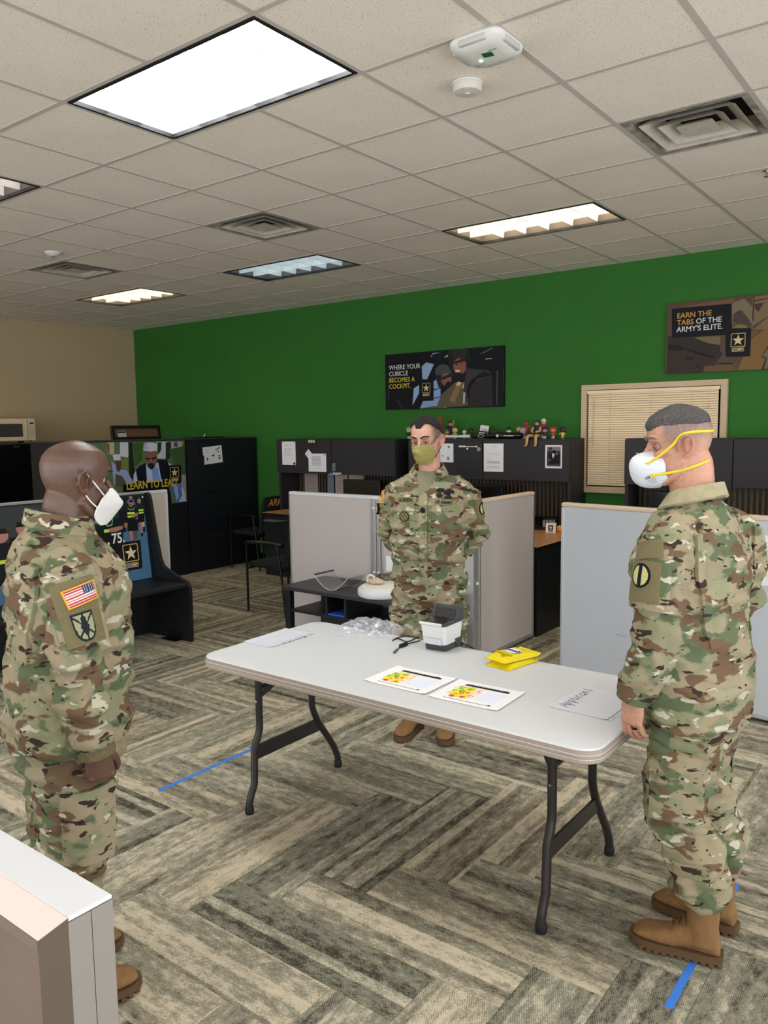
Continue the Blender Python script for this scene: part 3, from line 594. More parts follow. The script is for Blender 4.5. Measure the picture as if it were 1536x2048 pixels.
# monitors
def monitor(x, y, rz, label, w=.5, h=.3, z=.745):
    t = thing('computer_monitor', label, 'monitor', (x, y, z), rz)
    MB().box(-w/2, w/2, -.02, .015, .09, .09+h, .006).build('bezel', M_BLK, t); MB().box(-w/2+.015, w/2-.015, -.0215, -.0195, .105, .075+h).build('screen', mat('screen_off', (10, 11, 13), .15), t)
    MB().box(-.03, .03, .005, .03, .012, .2, .004).build('stand', M_BLK, t); MB().lathe([(.11, 0), (.11, .008), (.02, .014), (.001, .014)], n=24).build('foot', M_BLK, t)
monitor(-5.62, 6.98, .1, 'black computer monitor below the hutch with the eye chart'); monitor(-4.05, 6.95, 0, 'black computer monitor below the hutch with the figurines'); monitor(-2.1, 6.95, 0, 'black computer monitor below the hutch in front of the window')
# desk telephone, cube, bottle, candy
t = thing('desk_phone', 'black desk telephone with a keypad beside the star cube', 'telephone', (-3.30, 6.86, .745), math.radians(25))
b = MB().prism([(-.10, 0), (.10, 0), (.10, .10), (.085, .105), (-.10, .025)], lambda u, v, d: (d, u, v), -.11, .11); b.build('base', M_BLK, t)
MB().box(-.10, -.055, -.09, .11, .05, .085, .012).xf(Matrix.Rotation(.38, 4, 'X')).build('handset', M_BLK, t, 40); kb = mat('keys', (170, 170, 172), .5)
for i in range(4):
    for j in range(5): MB().box(-.03+.03*i, -.008+.03*i, -.075+.026*j, -.06+.026*j, .062, .068).xf(Matrix.Rotation(.40, 4, 'X')).build('key', kb, t)
MB().box(-.02, .09, .055, .09, .062, .066).xf(Matrix.Rotation(.40, 4, 'X')).build('display', mat('lcd', (60, 70, 66), .2), t)
MB().box(.095, .105, -.08, .1, .05, .055).xf(Matrix.Rotation(.40, 4, 'X')).build('trim_strip', kb, t)
t = thing('star_cube', 'small white cube printed with a gold star beside the telephone', 'cube', (-3.155, 6.665, .745), math.radians(20))
MB().box(-.045, .045, -.045, .045, 0, .082, .003).build('block', M_PAPER, t)
for m in (frame((-.045, -.0455, 0), (1, 0, 0), (0, 0, 1)), frame((-.0455, .045, 0), (0, -1, 0), (0, 0, 1)), frame((.0455, -.045, 0), (0, 1, 0), (0, 0, 1))):
    P = Print(.09, .082); P.rect(.25, .35, .75, .85, (26, 20, 14)); P.poly([(x/.09, y/.082) for x, y in star(.045, .049, .02)], (230, 205, 150)); P.rect(.25, .1, .75, .3, (140, 120, 80)); P.build('star_print', t, m)
t = thing('spray_bottle', 'small bottle with a red cap on the desk behind the star cube', 'bottle', (-3.04, 6.80, .745)); MB().lathe([(.026, 0), (.028, .01), (.028, .10), (.014, .12), (.014, .13)], n=18).build('bottle', mat('bottle_label', (200, 200, 190), .3), t, 40); MB().lathe([(.0285, .03), (.0285, .07)], n=18).build('label_band', mat('band_teal', (40, 90, 90), .5), t, 40); MB().lathe([(.016, .13), (.016, .15), (.008, .19), (.001, .19)], n=14).build('cap', mat('cap_red', (190, 40, 36), .4), t, 40)
t = thing('candy_jar', 'little yellow jar with an orange lid beside the star cube', 'jar', (-3.085, 6.70, .745)); MB().lathe([(.026, 0), (.03, .01), (.03, .05), (.02, .06)], n=16).build('jar', mat('jar_yellow', (226, 170, 60), .3), t, 40); MB().lathe([(.031, .0), (.032, .018), (.030, .02)], n=16).build('lid', mat('lid_orange', (220, 90, 30), .4), t, 40)
t = thing('cap_on_desk', 'crumpled dark cloth pouch behind the telephone', 'pouch', (-2.955, 6.98, .745)); b = MB().ell((0, 0, .05), (.09, .06, .05), 16); b.v = [tuple(Vector(v)*(1+.18*noise.noise(Vector(v)*30))) for v in b.v]; b.v = [(x, y, max(z, 0)) for x, y, z in b.v]; b.build('pouch', mat('slate_cloth', (48, 52, 60), .8), t, 60)

# ---- figurines and bat on the hutch top
HT = 1.592
def fig(x, y, h, head, shirt, legs, label, helmet=None, arms=None, z=HT, big=True, kind='figurine', rz=0):
    t = thing('figurine', label, kind, (x, y, z), rz, group='figurines on the hutch top')
    hh = h*(.48 if big else .30); r = hh/2; bw = h*(.15 if big else .13)
    for s in (-1, 1): MB().tube([(s*bw*.5, 0, 0), (s*bw*.5, 0, h*.22)], [(bw*.42, bw*.45), (bw*.42, bw*.42)], 8).ell((s*bw*.5, -bw*.25, bw*.22), (bw*.42, bw*.6, bw*.25), 8).build('leg', mat('fg_%d_%d_%d' % legs, legs, .5), t, 50)
    MB().loft([[(bw*a*math.cos(q), bw*.7*a*math.sin(q), zz) for q in [2*PI*i/10 for i in range(10)]] for a, zz in ((.9, h*.2), (1.0, h*.3), (1.05, h-hh*1.05), (.5, h-hh*.9))]).build('torso', mat('fg_%d_%d_%d' % shirt, shirt, .5), t, 50)
    ar = arms or ((-1, -.3), (1, -.3))
    for s, up in ar: MB().tube([(s*bw, 0, h-hh*1.1), (s*bw*1.7, -bw*.3, h-hh*1.1+up*h*.18), (s*bw*1.9, -bw*.8, h-hh*1.1+up*h*.36)], [bw*.32, bw*.28, bw*.25], 8).build('arm', mat('fg_%d_%d_%d' % (head if abs(up) > .35 else shirt), head if abs(up) > .35 else shirt, .5), t, 50)
    hw = r*(1.12 if big else .8)
    hd = MB().ell((0, 0, h-r), (hw, hw*.9, r*.95), 14); hd.build('head', mat('fg_%d_%d_%d' % head, head, .5), t, 60)
    for s in (-1, 1): MB().ell((s*hw*.45, -hw*.82, h-r*1.1), (hw*.13, hw*.12, hw*.14), 8).build('eye', M_BLK, t, 60)
    if helmet:
        m = mat('fg_%d_%d_%d' % helmet, helmet, .35)
        MB().loft([[(hw*1.08*a*math.cos(q), hw*.98*a*math.sin(q)+hw*.06, zz) for q in [2*PI*i/14 for i in range(14)]] for a, zz in ((1.0, h-r*.95), (1.0, h-r*.6), (.78, h-r*.15), (.35, h+r*.06), (.02, h+r*.1))]).build('headgear', m, t, 60)
def fx(px, y=7.0): return on_plane(px, 876, (0, y, 0), (0, 1, 0)).x
SK = (214, 160, 116); TAN_ = (222, 186, 136); DK = (70, 48, 40)
fig(fx(818, 7.06), 7.06, .125, (206, 214, 190), (26, 28, 30), (200, 200, 196), 'figurine with pale headgear and black outfit at the far end of the hutch top', (150, 170, 120))
t = thing('garden_gnome', 'garden gnome with a tall red pointed hat on the hutch top', 'gnome', (fx(881, 7.1), 7.1, HT)); MB().lathe([(.03, 0), (.036, .03), (.03, .07), (.02, .09)], n=14).build('body', mat('gnome_blue', (60, 70, 110), .5), t, 50); MB().ell((0, 0, .105), (.026, .026, .026)).build('head', mat('fg_face', (226, 190, 160), .5), t, 60); MB().ell((0, -.018, .085), (.022, .014, .028)).build('beard', M_WHITE, t, 60); MB().lathe([(.030, .115), (.026, .15), (.012, .21), (.001, .25)], n=14).build('hat', mat('gnome_red', (186, 28, 36), .3), t, 50)
fig(fx(901, 7.1), 7.1, .185, (196, 150, 110), (24, 26, 44), (210, 210, 212), 'football player bobblehead in a navy jersey with one arm raised', (60, 40, 30), [(-1, -.1), (1, 1.0)], big=False)
fig(fx(894, 6.97), 6.97, .09, (210, 150, 112), (190, 120, 90), (170, 110, 80), 'small brown haired figurine peeking above the bat handle', (156, 88, 56))
fig(fx(912), 6.98, .115, TAN_, (196, 160, 90), (210, 206, 200), 'large headed tan figurine with dark side hair standing behind the bat')
fig(fx(929, 7.02), 7.02, .09, (226, 218, 190), (216, 210, 186), (206, 200, 180), 'tiny cream coloured figurine behind the bat')
fig(fx(942), 7.0, .105, (92, 62, 46), (40, 40, 50), (200, 196, 190), 'large headed figurine with dark brown hair behind the bat', (44, 30, 26))
t = thing('photo_card', 'leaning white and red card behind the bat on the hutch top', 'card', (fx(965, 7.1), 7.1, HT), rot=(math.radians(-12), math.radians(6), 0)); MB().box(-.05, .05, -.003, 0, .0, .135).build('card', M_PAPER, t); P = Print(.1, .135); P.rect(.12, .3, .9, .38, (90, 90, 110)).rect(.1, .02, .35, .25, (190, 60, 60)).rect(.15, .6, .9, .63, G2).rect(.15, .7, .8, .73, (200, 90, 90)).rect(.4, .08, .9, .22, (200, 190, 200)); P.build('card_print', t, frame((-.05, -.0035, 0), (1, 0, 0), (0, 0, 1)), 'print_matte')
t = thing('toy_rifle', 'small black toy rifle leaning behind the bat', 'toy', (fx(988, 7.03), 7.03, HT)); MB().cyl((-.17, 0, .072), (.14, 0, .052), .006, n=8).build('barrel', M_BLK, t); MB().box(-.03, .05, -.008, .008, .045, .085, .003).build('receiver', M_BLK, t); MB().box(.0, .02, -.006, .006, .0, .05, .002).build('magazine', M_BLK, t); MB().box(.10, .17, -.007, .007, .02, .058, .003).build('stock', M_BLK, t); MB().box(-.1, -.09, -.004, .004, .0, .065).build('bipod', M_BLK, t)
t = thing('baseball_bat', 'black baseball bat with a white handle lying along the hutch edge', 'bat', (fx(967, 6.915), 6.915, HT+.031))
L0, L1 = fx(882, 6.915)-t.location.x, fx(1046, 6.915)-t.location.x
pr = lambda a: L0+(L1-L0)*a
bat = lambda s, m, n: MB().tube([(pr(a), 0, (r-.031)*.3) for a, r in s], [r for a, r in s], 18).build(n, m, t, 40)
bat([(0, .018), (.02, .018), (.03, .0125), (.18, .0125), (.38, .016)], M_WHITE, 'handle'); bat([(.38, .016), (.55, .025), (.7, .031), (.96, .0315), (.99, .026), (1.0, .012)], mat('bat_black', (12, 12, 14), .15, coat=.6), 'barrel')
ov = [(.035*math.cos(q), .013*math.sin(q)) for q in [2*PI*i/24 for i in range(24)]]; MB().tube([(pr(.52)+x*1.0, -.0262, y-.002) for x, y in ov], .0016, 6, closed=True).build('oval_mark', T_WHITE, t); MB().box(pr(.72)-.012, pr(.72)+.012, -.0325, -.030, -.014, .014).build('label_patch', mat('patch_cream', (216, 206, 170), .5), t); MB().box(pr(.80), pr(.90), -.0325, -.0312, .002, .005).box(pr(.79), pr(.91), -.0325, -.0312, -.006, -.003).build('printed_line', T_WHITE, t)
fig(fx(1018, 7.02), 7.02, .115, DK, (226, 222, 214), (216, 212, 204), 'dark haired figurine in white at the thick end of the bat', (30, 24, 22), big=False)
fig(fx(1028, 7.02), 7.02, .07, (120, 116, 84), (104, 106, 76), (100, 96, 70), 'tiny prone looking camouflage figurine beside the bat tip', (96, 100, 70))
fig(fx(1038, 7.03), 7.03, .115, (216, 160, 116), (90, 80, 40), (70, 60, 50), 'orange headed figurine behind the seated soldier toy', None)
fig(fx(1053, 7.08), 7.08, .18, (150, 110, 84), (180, 40, 50), (200, 196, 190), 'football figurine in a red jersey with a brown helmet behind the seated soldier toy', (96, 70, 54), [(-1, .2), (1, -.4)], big=False)
t = thing('trophy_ball', 'small grey resin stand in front of the red jersey figurine', 'figurine', (fx(1046, 6.98), 6.98, HT)); MB().lathe([(.03, 0), (.03, .02), (.018, .03), (.03, .06), (.036, .085), (.02, .105), (.001, .108)], n=16).build('stand', mat('resin_grey', (176, 170, 168), .5), t, 50); MB().lathe([(.034, .0), (.034, .012)], n=16).build('base', mat('resin_pink', (206, 160, 150), .5), t, 50)
fig(fx(1087, 7.08), 7.08, .19, (222, 196, 160), (186, 40, 60), (206, 200, 190), 'pale hooded figurine in a red vest with one arm held out', (224, 212, 184), [(-1, .05), (1, -.2)], big=False)
fig(fx(1091), 6.98, .11, (216, 164, 140), (40, 44, 80), (214, 212, 210), 'large headed football figurine in a blue helmet', (40, 48, 96)); fig(fx(1108), 6.98, .112, (222, 164, 120), (190, 60, 60), (206, 190, 180), 'large headed football figurine in a red and cream helmet', (200, 40, 36)); fig(fx(1127), 6.98, .108, (70, 46, 36), (226, 186, 76), (196, 150, 100), 'dark large headed figurine in a yellow shirt at the end of the row', (46, 40, 38))
t = thing('soldier_toy', 'soldier action figure sitting with legs hanging over the hutch edge', 'figurine', (fx(1069, 6.89), 6.905, HT), group='figurines on the hutch top'); TT = mat('toy_tan', (196, 156, 104), .6)
for s in (-1, 1):
    MB().tube([(s*.02, .03, .028), (s*.03-.02*(s < 0), -.04, .03), (s*.032-.025*(s < 0), -.052, .015), (s*.032-.03*(s < 0), -.055, -.055)], [.017, .016, .015, .012], 10).build('leg', TT, t, 50); MB().ell((s*.032-.034*(s < 0), -.066, -.062), (.012, .022, .011), 10).build('boot', mat('toy_boot', (206, 158, 96), .6), t, 60)
    MB().tube([(s*.035, .035, .105), (s*.045, .01, .075), (s*.012, -.025, .06)], [.013, .011, .010], 8).build('arm', mat('fg_arm', (206, 160, 116), .6), t, 50)
MB().tube([(0, .035, .02), (0, .035, .06), (0, .04, .115), (0, .04, .125)], [(.028, .02), (.03, .022), (.034, .022), (.014, .014)], 12, ref=(1, 0, 0)).build('vest', mat('toy_vest', (28, 32, 36), .6), t, 50); MB().ell((0, .036, .148), (.02, .022, .025)).build('head', mat('fg_arm'), t, 60); MB().ell((0, .04, .157), (.024, .026, .022)).build('helmet', mat('toy_helmet', (40, 52, 92), .4), t, 60); MB().cyl((-.06, -.03, .055), (.05, -.03, .05), .006, n=8).build('weapon', M_BLK, t)
# ================================================================ tall navy cabinets with the LEARN TO LEAD poster
CX = -7.57; CT = 1.60
t = thing('storage_cabinet', 'wide navy cabinet with the large poster on its side', 'cabinet', (CX, 4.50, 0))
MB().box(-.6, 0, 0, 1.59, 0, CT, .003).build('body', M_NAVY, t); MB().box(-.605, .005, -.003, 1.593, CT, CT+.018, .003).build('top', mat('cab_top', (52, 52, 58), .4), t)
t2 = thing('wardrobe_cabinet', 'tall navy wardrobe cabinet with file drawers against the green wall', 'cabinet', (CX, 6.10, 0))
MB().box(-.6, -.02, 0, 1.13, 0, CT, .003).build('body', M_NAVY, t2); MB().box(-.605, .005, -.003, 1.133, CT, CT+.018, .003).build('top', mat('cab_top'), t2)
MB().box(-.02, 0, .004, .196, .09, CT-.006, .002).build('door', M_NAVY, t2)
dr = MB().box(-.02, 0, .204, .612, .965, CT-.006, .002).build('door', M_NAVY, t2); MB().tube([(.0, .235, 1.24), (.022, .235, 1.25), (.024, .235, 1.40), (0, .235, 1.41)], .006, 8).build('handle', M_BLK, dr)
for z0, z1 in ((.60, .955), (.09, .592), ):
    d = MB().box(-.02, 0, .204, .612, z0, z1, .002).build('drawer', M_NAVY, t2); zz = z1-.14 if z0 > .5 else z1-.17
    pts = [(.004+.016*math.sin(PI*i/10), .235+.33*i/10, zz+.012*(1-math.sin(PI*i/10))) for i in range(11)]; MB().tube(pts, [(.012, .006)]*11, 8, ref=(0, 0, 1)).build('handle', mat('handle_black', (34, 34, 38), .3), d)
MB().lathe([(.008, 0), (.008, .004), (.001, .005)], n=10).xf(frame((0, .59, .93), (0, 1, 0), (0, 0, 1))).build('lock', M_CHROME, t2)
MB().box(-.02, 0, .62, 1.125, .09, CT-.006, .002).build('door', M_NAVY, t2)
P = WP((CX+.001, 4.62, .868), (0, 1, 0), (0, 0, 1), 1.45, .728, (200, 840, 4.267))
t = thing('wall_poster', 'LEARN TO LEAD poster of men in white caps on the navy cabinet', 'poster', (CX+.0005, 4.62, .868))
MB().box(0, .0008, 0, 1.45, 0, .728).build('sheet', M_PAPER, t)
P.base((96, 120, 84))
P.poly([(-700,150),(-100,150),(-100,720),(-700,720)], (110,112,100)).poly([(60,180),(120,190),(120,290),(60,300)], (196,184,150)).poly([(170,190),(250,190),(240,320),(170,310)], (206,210,216)).poly([(60,200),(80,200),(80,300),(65,300)], (120,100,50)).poly([(480,185),(580,185),(600,260),(560,330),(490,330)], (190,200,206)).poly([(600,185),(700,185),(700,240),(610,250)], (190,160,150)).poly([(630,190),(662,190),(662,228),(632,230)], (60,80,120))
P.poly([(240,190),(275,190),(300,500),(250,500)], (36,40,30)).poly([(560,190),(605,190),(600,400),(560,400)], (44,46,36)).poly([(280,200),(370,190),(360,340),(300,400)], (60,96,46)).poly([(490,190),(525,190),(520,260),(490,300)], (40,66,40)).poly([(180,330),(240,330),(240,440),(190,440)], (120,130,70)).poly([(590,250),(720,220),(735,460),(700,460),(600,360)], (64,92,56)).poly([(690,470),(740,470),(740,700),(690,700)], (150,150,152)).poly([(570,340),(610,310),(640,380),(600,400)], (80,110,60))
P.poly([(95,350),(170,420),(230,430),(275,520),(280,560),(120,560)], (160,170,214)).poly([(130,345),(178,345),(176,420),(160,446),(140,430)], (92,66,54)).poly([(105,300),(130,290),(170,292),(176,345),(118,345)], (214,214,226)).poly([(130,460),(190,480),(225,540),(190,570),(130,560)], (90,86,70))
P.poly([(285,520),(300,430),(340,390),(400,360),(490,335),(560,340),(600,380),(610,420),(610,560),(285,560)], (22,24,38)).poly([(285,470),(305,430),(320,520),(285,540)], (205,205,225)).poly([(390,370),(430,400),(495,360),(525,525),(400,535)], (190,205,235)).poly([(440,420),(490,400),(515,525),(450,528)], (130,160,220)).poly([(580,360),(608,380),(590,390)], (205,205,220))
P.poly([(380,265),(480,265),(486,350),(470,400),(440,425),(405,400),(385,350)], (140,96,84)).poly([(385,318),(430,326),(480,312),(480,330),(432,340),(388,336)], (46,32,32)).poly([(405,380),(430,365),(460,372),(462,405),(436,425),(412,405)], (38,32,36)).poly([(425,330),(440,330),(446,365),(424,365)], (150,104,90)).poly([(368,262),(372,200),(400,192),(450,192),(480,202),(484,262),(430,270)], (208,208,226)).poly([(372,240),(372,200),(400,195),(400,262)], (176,176,206))
P.poly([(610,545),(690,540),(690,560),(740,690),(740,700),(660,705),(640,660),(615,600)], (90,110,180)).poly([(625,560),(660,560),(672,660),(650,690)], (150,170,225)).poly([(690,560),(715,600),(735,690),(670,700),(700,640)], (190,200,225)).poly([(555,640),(575,710),(555,716)], (120,140,190))
P.poly([(195,550),(585,528),(590,600),(600,620),(610,715),(195,730)], (14,14,20)).poly([(575,390),(680,382),(692,400),(692,530),(675,540),(575,545)], (14,14,20))
u, v = P.uv(634, 447); logo_on(P, t, u, v, .125, .012); P.put('printed_picture', t)
u, v = P.uv(222, 612); text('poster_lettering', 'LEARN TO LEAD.', .125, T_YEL, t, P.mtx(t, u, v+.022, .012), bold=.0022, sx=.74)
t = thing('notice_sheet', 'tilted white notice with small black icons on the navy wardrobe door', 'paper', (CX+.001, 6.495, 1.41), rot=(math.radians(4), 0, 0))
MB().box(0, .001, -.15, .15, -.105, .105).build('sheet', M_PAPER, t); P = Print(.3, .21)
for k, (a, b_) in enumerate(((.7, .78), (.78, .82), (.86, .86), (.8, .66))): P.ell(a, b_, .035, .045, (24, 24, 28), 8)
P.ell(.2, .3, .03, .1, (30, 30, 40)).rect(.78, .36, .88, .42, (30, 30, 40)).rect(.78, .22, .9, .3, (30, 30, 40)).rect(.45, .42, .58, .5, (110, 60, 60)).rect(.4, .58, .65, .6, G1).rect(.12, .66, .3, .69, G2).rect(.12, .78, .32, .84, (214, 206, 180)); P.build('icon_print', t, frame((.0012, -.15, -.105), (0, 1, 0), (0, 0, 1)), 'print_matte')
t = thing('cork_board', 'black framed cork board leaning on top of the navy cabinet', 'board', (CX-.25, 5.60, CT+.018), rot=(0, math.radians(-8), 0))
MB().box(-.012, 0, -.30, .30, .01, .14).build('cork', mat('cork', (92, 66, 44), .9, var=.2, vscale=60), t)
for (a, b_, c, d) in ((-.33, .33, .125, .16), (-.33, .33, 0, .03), (-.33, -.29, .03, .125), (.29, .33, .03, .125)): MB().box(-.018, .012, a, b_, c, d, .004).build('frame_rail', M_BLK, t)
MB().box(.001, .002, -.25, -.14, .02, .10).build('label_card', mat('card_grey', (160, 164, 166), .6), t); MB().box(.002, .0025, -.245, -.145, .075, .095).build('label_band', T_BLK, t)
t = thing('clip_tray', 'flat black clipboard with a metal clip on top of the navy wardrobe', 'clipboard', (CX-.2, 6.55, CT+.018)); MB().box(-.15, .1, -.2, .25, 0, .012, .003).build('board', M_BLK, t); MB().box(-.02, .02, -.03, .03, .012, .022, .003).build('clip', M_CHROME, t); MB().tube([(0, 0, .022), (.0, .0, .045), (.0, .02, .05)], .004, 8).build('clip_wire', M_CHROME, t)

# ================================================================ fridge, microwave, wall calendar
t = thing('refrigerator', 'black refrigerator under the microwave by the tan wall', 'refrigerator', (-9.45, 5.02, 0))
FB = mat('fridge_black', (8, 8, 9), .3)
MB().box(-.6, 0, -.34, .34, .05, 1.585, .01).build('body', FB, t); d = MB().box(.004, .055, -.34, .34, .10, 1.58, .012).build('door', FB, t); MB().box(.055, .057, -.06, .02, 1.535, 1.55).build('badge', mat('badge', (120, 120, 122), .3, metal=.8), d); MB().box(.055, .085, -.32, -.29, .9, 1.4, .01).build('handle', FB, d); MB().box(-.58, -.02, -.3, .3, 0, .05).build('plinth', M_RUB, t)
t = thing('microwave_oven', 'cream microwave oven on top of the black refrigerator', 'microwave', (-9.52, 5.06, 1.585)); MW = mat('microwave_cream', (214, 196, 160), .4)
MB().box(-.36, 0, -.255, .255, .025, .30, .008).build('body', MW, t); d = MB().box(.001, .02, -.255, .16, .027, .298, .006).build('door', MW, t); MB().box(.0195, .0215, -.215, .09, .075, .235, .002).build('window', mat('mw_window', (70, 64, 62), .15), d); MB().tube([(.02, .125, .255), (.04, .118, .22), (.042, .116, .15), (.04, .118, .08), (.02, .125, .045)], .007, 8).build('handle', MW, d)
p = MB().box(.001, .018, .163, .255, .027, .298, .004).build('control_panel', mat('mw_panel', (206, 192, 168), .5), t); MB().box(.0175, .019, .185, .235, .232, .25).build('display', M_BLK, p)
for i in range(3):
    for j in range(4): MB().box(.0175, .0187, .178+.022*i, .194+.022*i, .085+.03*j, .1+.03*j).build('button', mat('mw_button', (170, 158, 140), .5), p)
for (x, y) in ((-.32, -.22), (-.32, .22), (-.04, -.22), (-.04, .22), (-.02, .1)): MB().lathe([(.016, 0), (.02, .025)], (x, y, 0), 10).build('foot', M_BLK, t)
t = thing('wall_calendar', 'red and white printed sheet on the tan wall behind the refrigerator', 'calendar', (WX+.001, 5.80, .74)); MB().box(0, .002, -.09, .09, 0, .26).build('sheet', M_PAPER, t); P = Print(.18, .26); P.rect(.2, .1, .95, .5, (176, 40, 44)).ell(.5, .7, .25, .16, (180, 60, 60)).rect(.3, .4, .6, .46, (30, 20, 20)); P.build('calendar_print', t, frame((.0025, -.09, 0), (0, 1, 0), (0, 0, 1)))

# ================================================================ partitions
def panel(parent, L, H, th, m, name='panel', cap=M_CAPW, fr=M_ALU, st=.022, base=.02):
    """panel standing along local +x from 0, thickness in +y"""
    q = MB().box(0, st, 0, th, base, H-.03, .004, seg=1).box(L-st, L, 0, th, base, H-.03, .004, seg=1).box(st, L-st, 0, th, base, base+.03, .004, seg=1); q.build('frame', fr, parent)
    MB().box(st, L-st, .006, th-.006, base+.03, H-.03).build(name, m, parent); MB().box(-.001, L+.001, -.002, th+.002, H-.03, H, .008, seg=1).build('top_cap', cap, parent)
def screws(parent, pts, nrm):
    for p in pts: MB().lathe([(.012, 0), (.012, .006), (.008, .012), (.0005, .013)], n=14).xf(frame(p, (nrm[1], -nrm[0], 0) if abs(nrm[2]) < .5 else (1, 0, 0), (0, 0, 1)) if False else frame(p, Vector((0, 0, 1)).cross(Vector(nrm)), (0, 0, 1))).build('screw_cap', M_WHITE, parent, 40)
CPY = 4.80; PH = 1.195
t = thing('cubicle_partition', 'low beige cubicle partition with an aluminium corner post behind the standing man', 'partition', (-4.66, CPY, 0))
panel(t, .885, PH, .06, M_PANEL)
b = MB().box(.89, .925, -.003, .063, 0, PH-.028, .004).box(.93, .965, -.003, .063, 0, PH-.028, .004); b.build('joint_post', M_ALU, t)
e = bpy.data.objects.new('panel_bay', None); COL.objects.link(e); e.parent = t; e.location = (.97, 0, 0)
panel(e, .745, PH, .06, M_PANEL)
MB().box(1.72, 1.795, 0, .075, 0, PH-.028, .003).build('corner_post', M_ALU, t); MB().box(.885, .972, -.002, .062, PH-.03, PH, .006, seg=1).box(1.714, 1.797, -.002, .077, PH-.03, PH, .006, seg=1).build('post_cap', M_CAPW, t)
e = bpy.data.objects.new('panel_bay', None); COL.objects.link(e); e.parent = t; e.location = (1.795, .08, 0); e.rotation_euler = (0, 0, PI/2)
panel(e, .87, PH, .06, M_PANEL, cap=mat('cap_cream', (216, 196, 176), .35), st=.03)
screws(t, [(.907, -.003, 1.10), (.947, -.003, 1.10), (.907, -.003, .60), (.947, -.003, .60), (1.757, 0, .60), (1.757, 0, 1.1)], (0, -1, 0)); screws(t, [(1.795, .05, .60), (1.795, .05, 1.1)], (1, 0, 0))
MB().box(1.02, 1.12, -.0015, -.0005, .62, .74).build('taped_note', M_PAPER, t)

t = thing('cubicle_partition', 'pale grey cubicle partition with a typed notice beside the man with yellow mask straps', 'partition', (-2.30, 5.01, 0), math.radians(-8.1))
panel(t, 2.6, PH, .06, M_PANELG, cap=mat('cap_cream'), fr=mat('frame_pale', (190, 190, 194), .4, metal=.3))
MB().box(.42, .5, .0045, .0055, .35, .354).box(.43, .47, .0045, .0055, .18, .1815).build('scuff_mark', mat('scuff', (150, 152, 156), .8), t)
sg = thing('notice_sheet', 'white typed notice on the pale grey partition', 'paper', (0, 0, 0)); sg.matrix_basis = t.matrix_basis @ frame((1.305, .0045, .80), (1, 0, 0), (0, 0, 1)); sg.location = sg.location
MB().box(0, .22, 0, .285, 0, .0012).build('sheet', M_PAPER, sg)
for s, x, y, z, bd in (('E', .033, .232, .024, 0), ('YO', .022, .204, .024, 0), ('S', .036, .128, .024, 0), ('A', .028, .100, .024, 0), ('SE', .016, .071, .026, .0006), ('DO', .026, .052, .016, 0)): text('typed_lettering', s, z, T_GRY if not bd else T_BLK, sg, Matrix.Translation((x, y, .0014)), bold=bd, sx=.95)

t = thing('cubicle_partition', 'low cubicle partition with a chamfered top in the near corner beside the table', 'partition', (-2.15, .408, 0))
FRB = mat('frame_bronze', (126, 112, 100), .35, metal=.35); L = 1.393; PF = PH+.005
# chamfered front frame, white cap, seamed end trim
MB().box(0, L-.03, .001, .0725, 0, PF-.022).box(0, L-.011, .0195, .0725, PF-.024, PF-.003).build('core', M_CAPW, t)
MB().box(0, L, .0195, .074, PF-.0025, PF+.003, .0015, seg=1).build('top_cap', M_CAPW, t)
def slab(ps, off, name, m): MB().add(ps+[(x+off[0], y+off[1], z+off[2]) for x, y, z in ps], [(0,1,2,3), (7,6,5,4), (0,4,5,1), (1,5,6,2), (2,6,7,3), (3,7,4,0)]).build(name, m, t)
slab([(0, -.003, PF-.020), (L-.023, -.003, PF-.020), (L, .0194, PF+.003), (0, .0194, PF+.003)], (0, .002, -.004), 'chamfer_trim', mat('trim_warm_reflection', (206, 184, 174), .3))  # pink of reflected warm light is put into the chamfer colour
slab([(L-.023, -.003, PF-.0205), (L, .0194, PF+.0025), (L, .0194, 0), (L-.023, -.003, 0)], (-.004, .002, 0), 'end_chamfer', mat('frame_dark_reflection', (98, 86, 74), .35, metal=.3))  # bevel coloured dark to stand in for the dark reflection on it
MB().box(L-.010, L, .0196, .0465, 0, PF-.003).box(L-.010, L, .0475, .0735, 0, PF-.003).build('end_trim', mat('frame_grey', (150, 143, 136), .4, metal=.3), t)
MB().box(0, L-.0235, -.004, .0005, PF-.034, PF-.0205).build('front_lip', FRB, t); MB().box(.0, L-.0235, -.002, .001, .0, PF-.034).build('panel', mat('panel_scuffed', (106, 88, 78), .65, var=.06, vscale=12), t)
for (x, z, r_) in ((L-.11, .97, .35), (L-.16, 1.02, .2), (L-.14, .9, .5)): MB().box(-.0015, .0015, -.0026, -.0019, -.03, .03).xf(Matrix.Translation((x, 0, z)) @ Matrix.Rotation(r_, 4, 'Y')).build('scuff_mark', mat('scuff_brown', (104, 82, 70), .8), t)

t = thing('cubicle_partition', 'cream cubicle partition standing behind the black bench', 'partition', (-5.79, 4.40, 0), -PI/2); panel(t, 1.7, PH+.005, .05, mat('panel_cream', (206, 192, 178), .7), cap=M_CAPW, fr=M_CAPW)

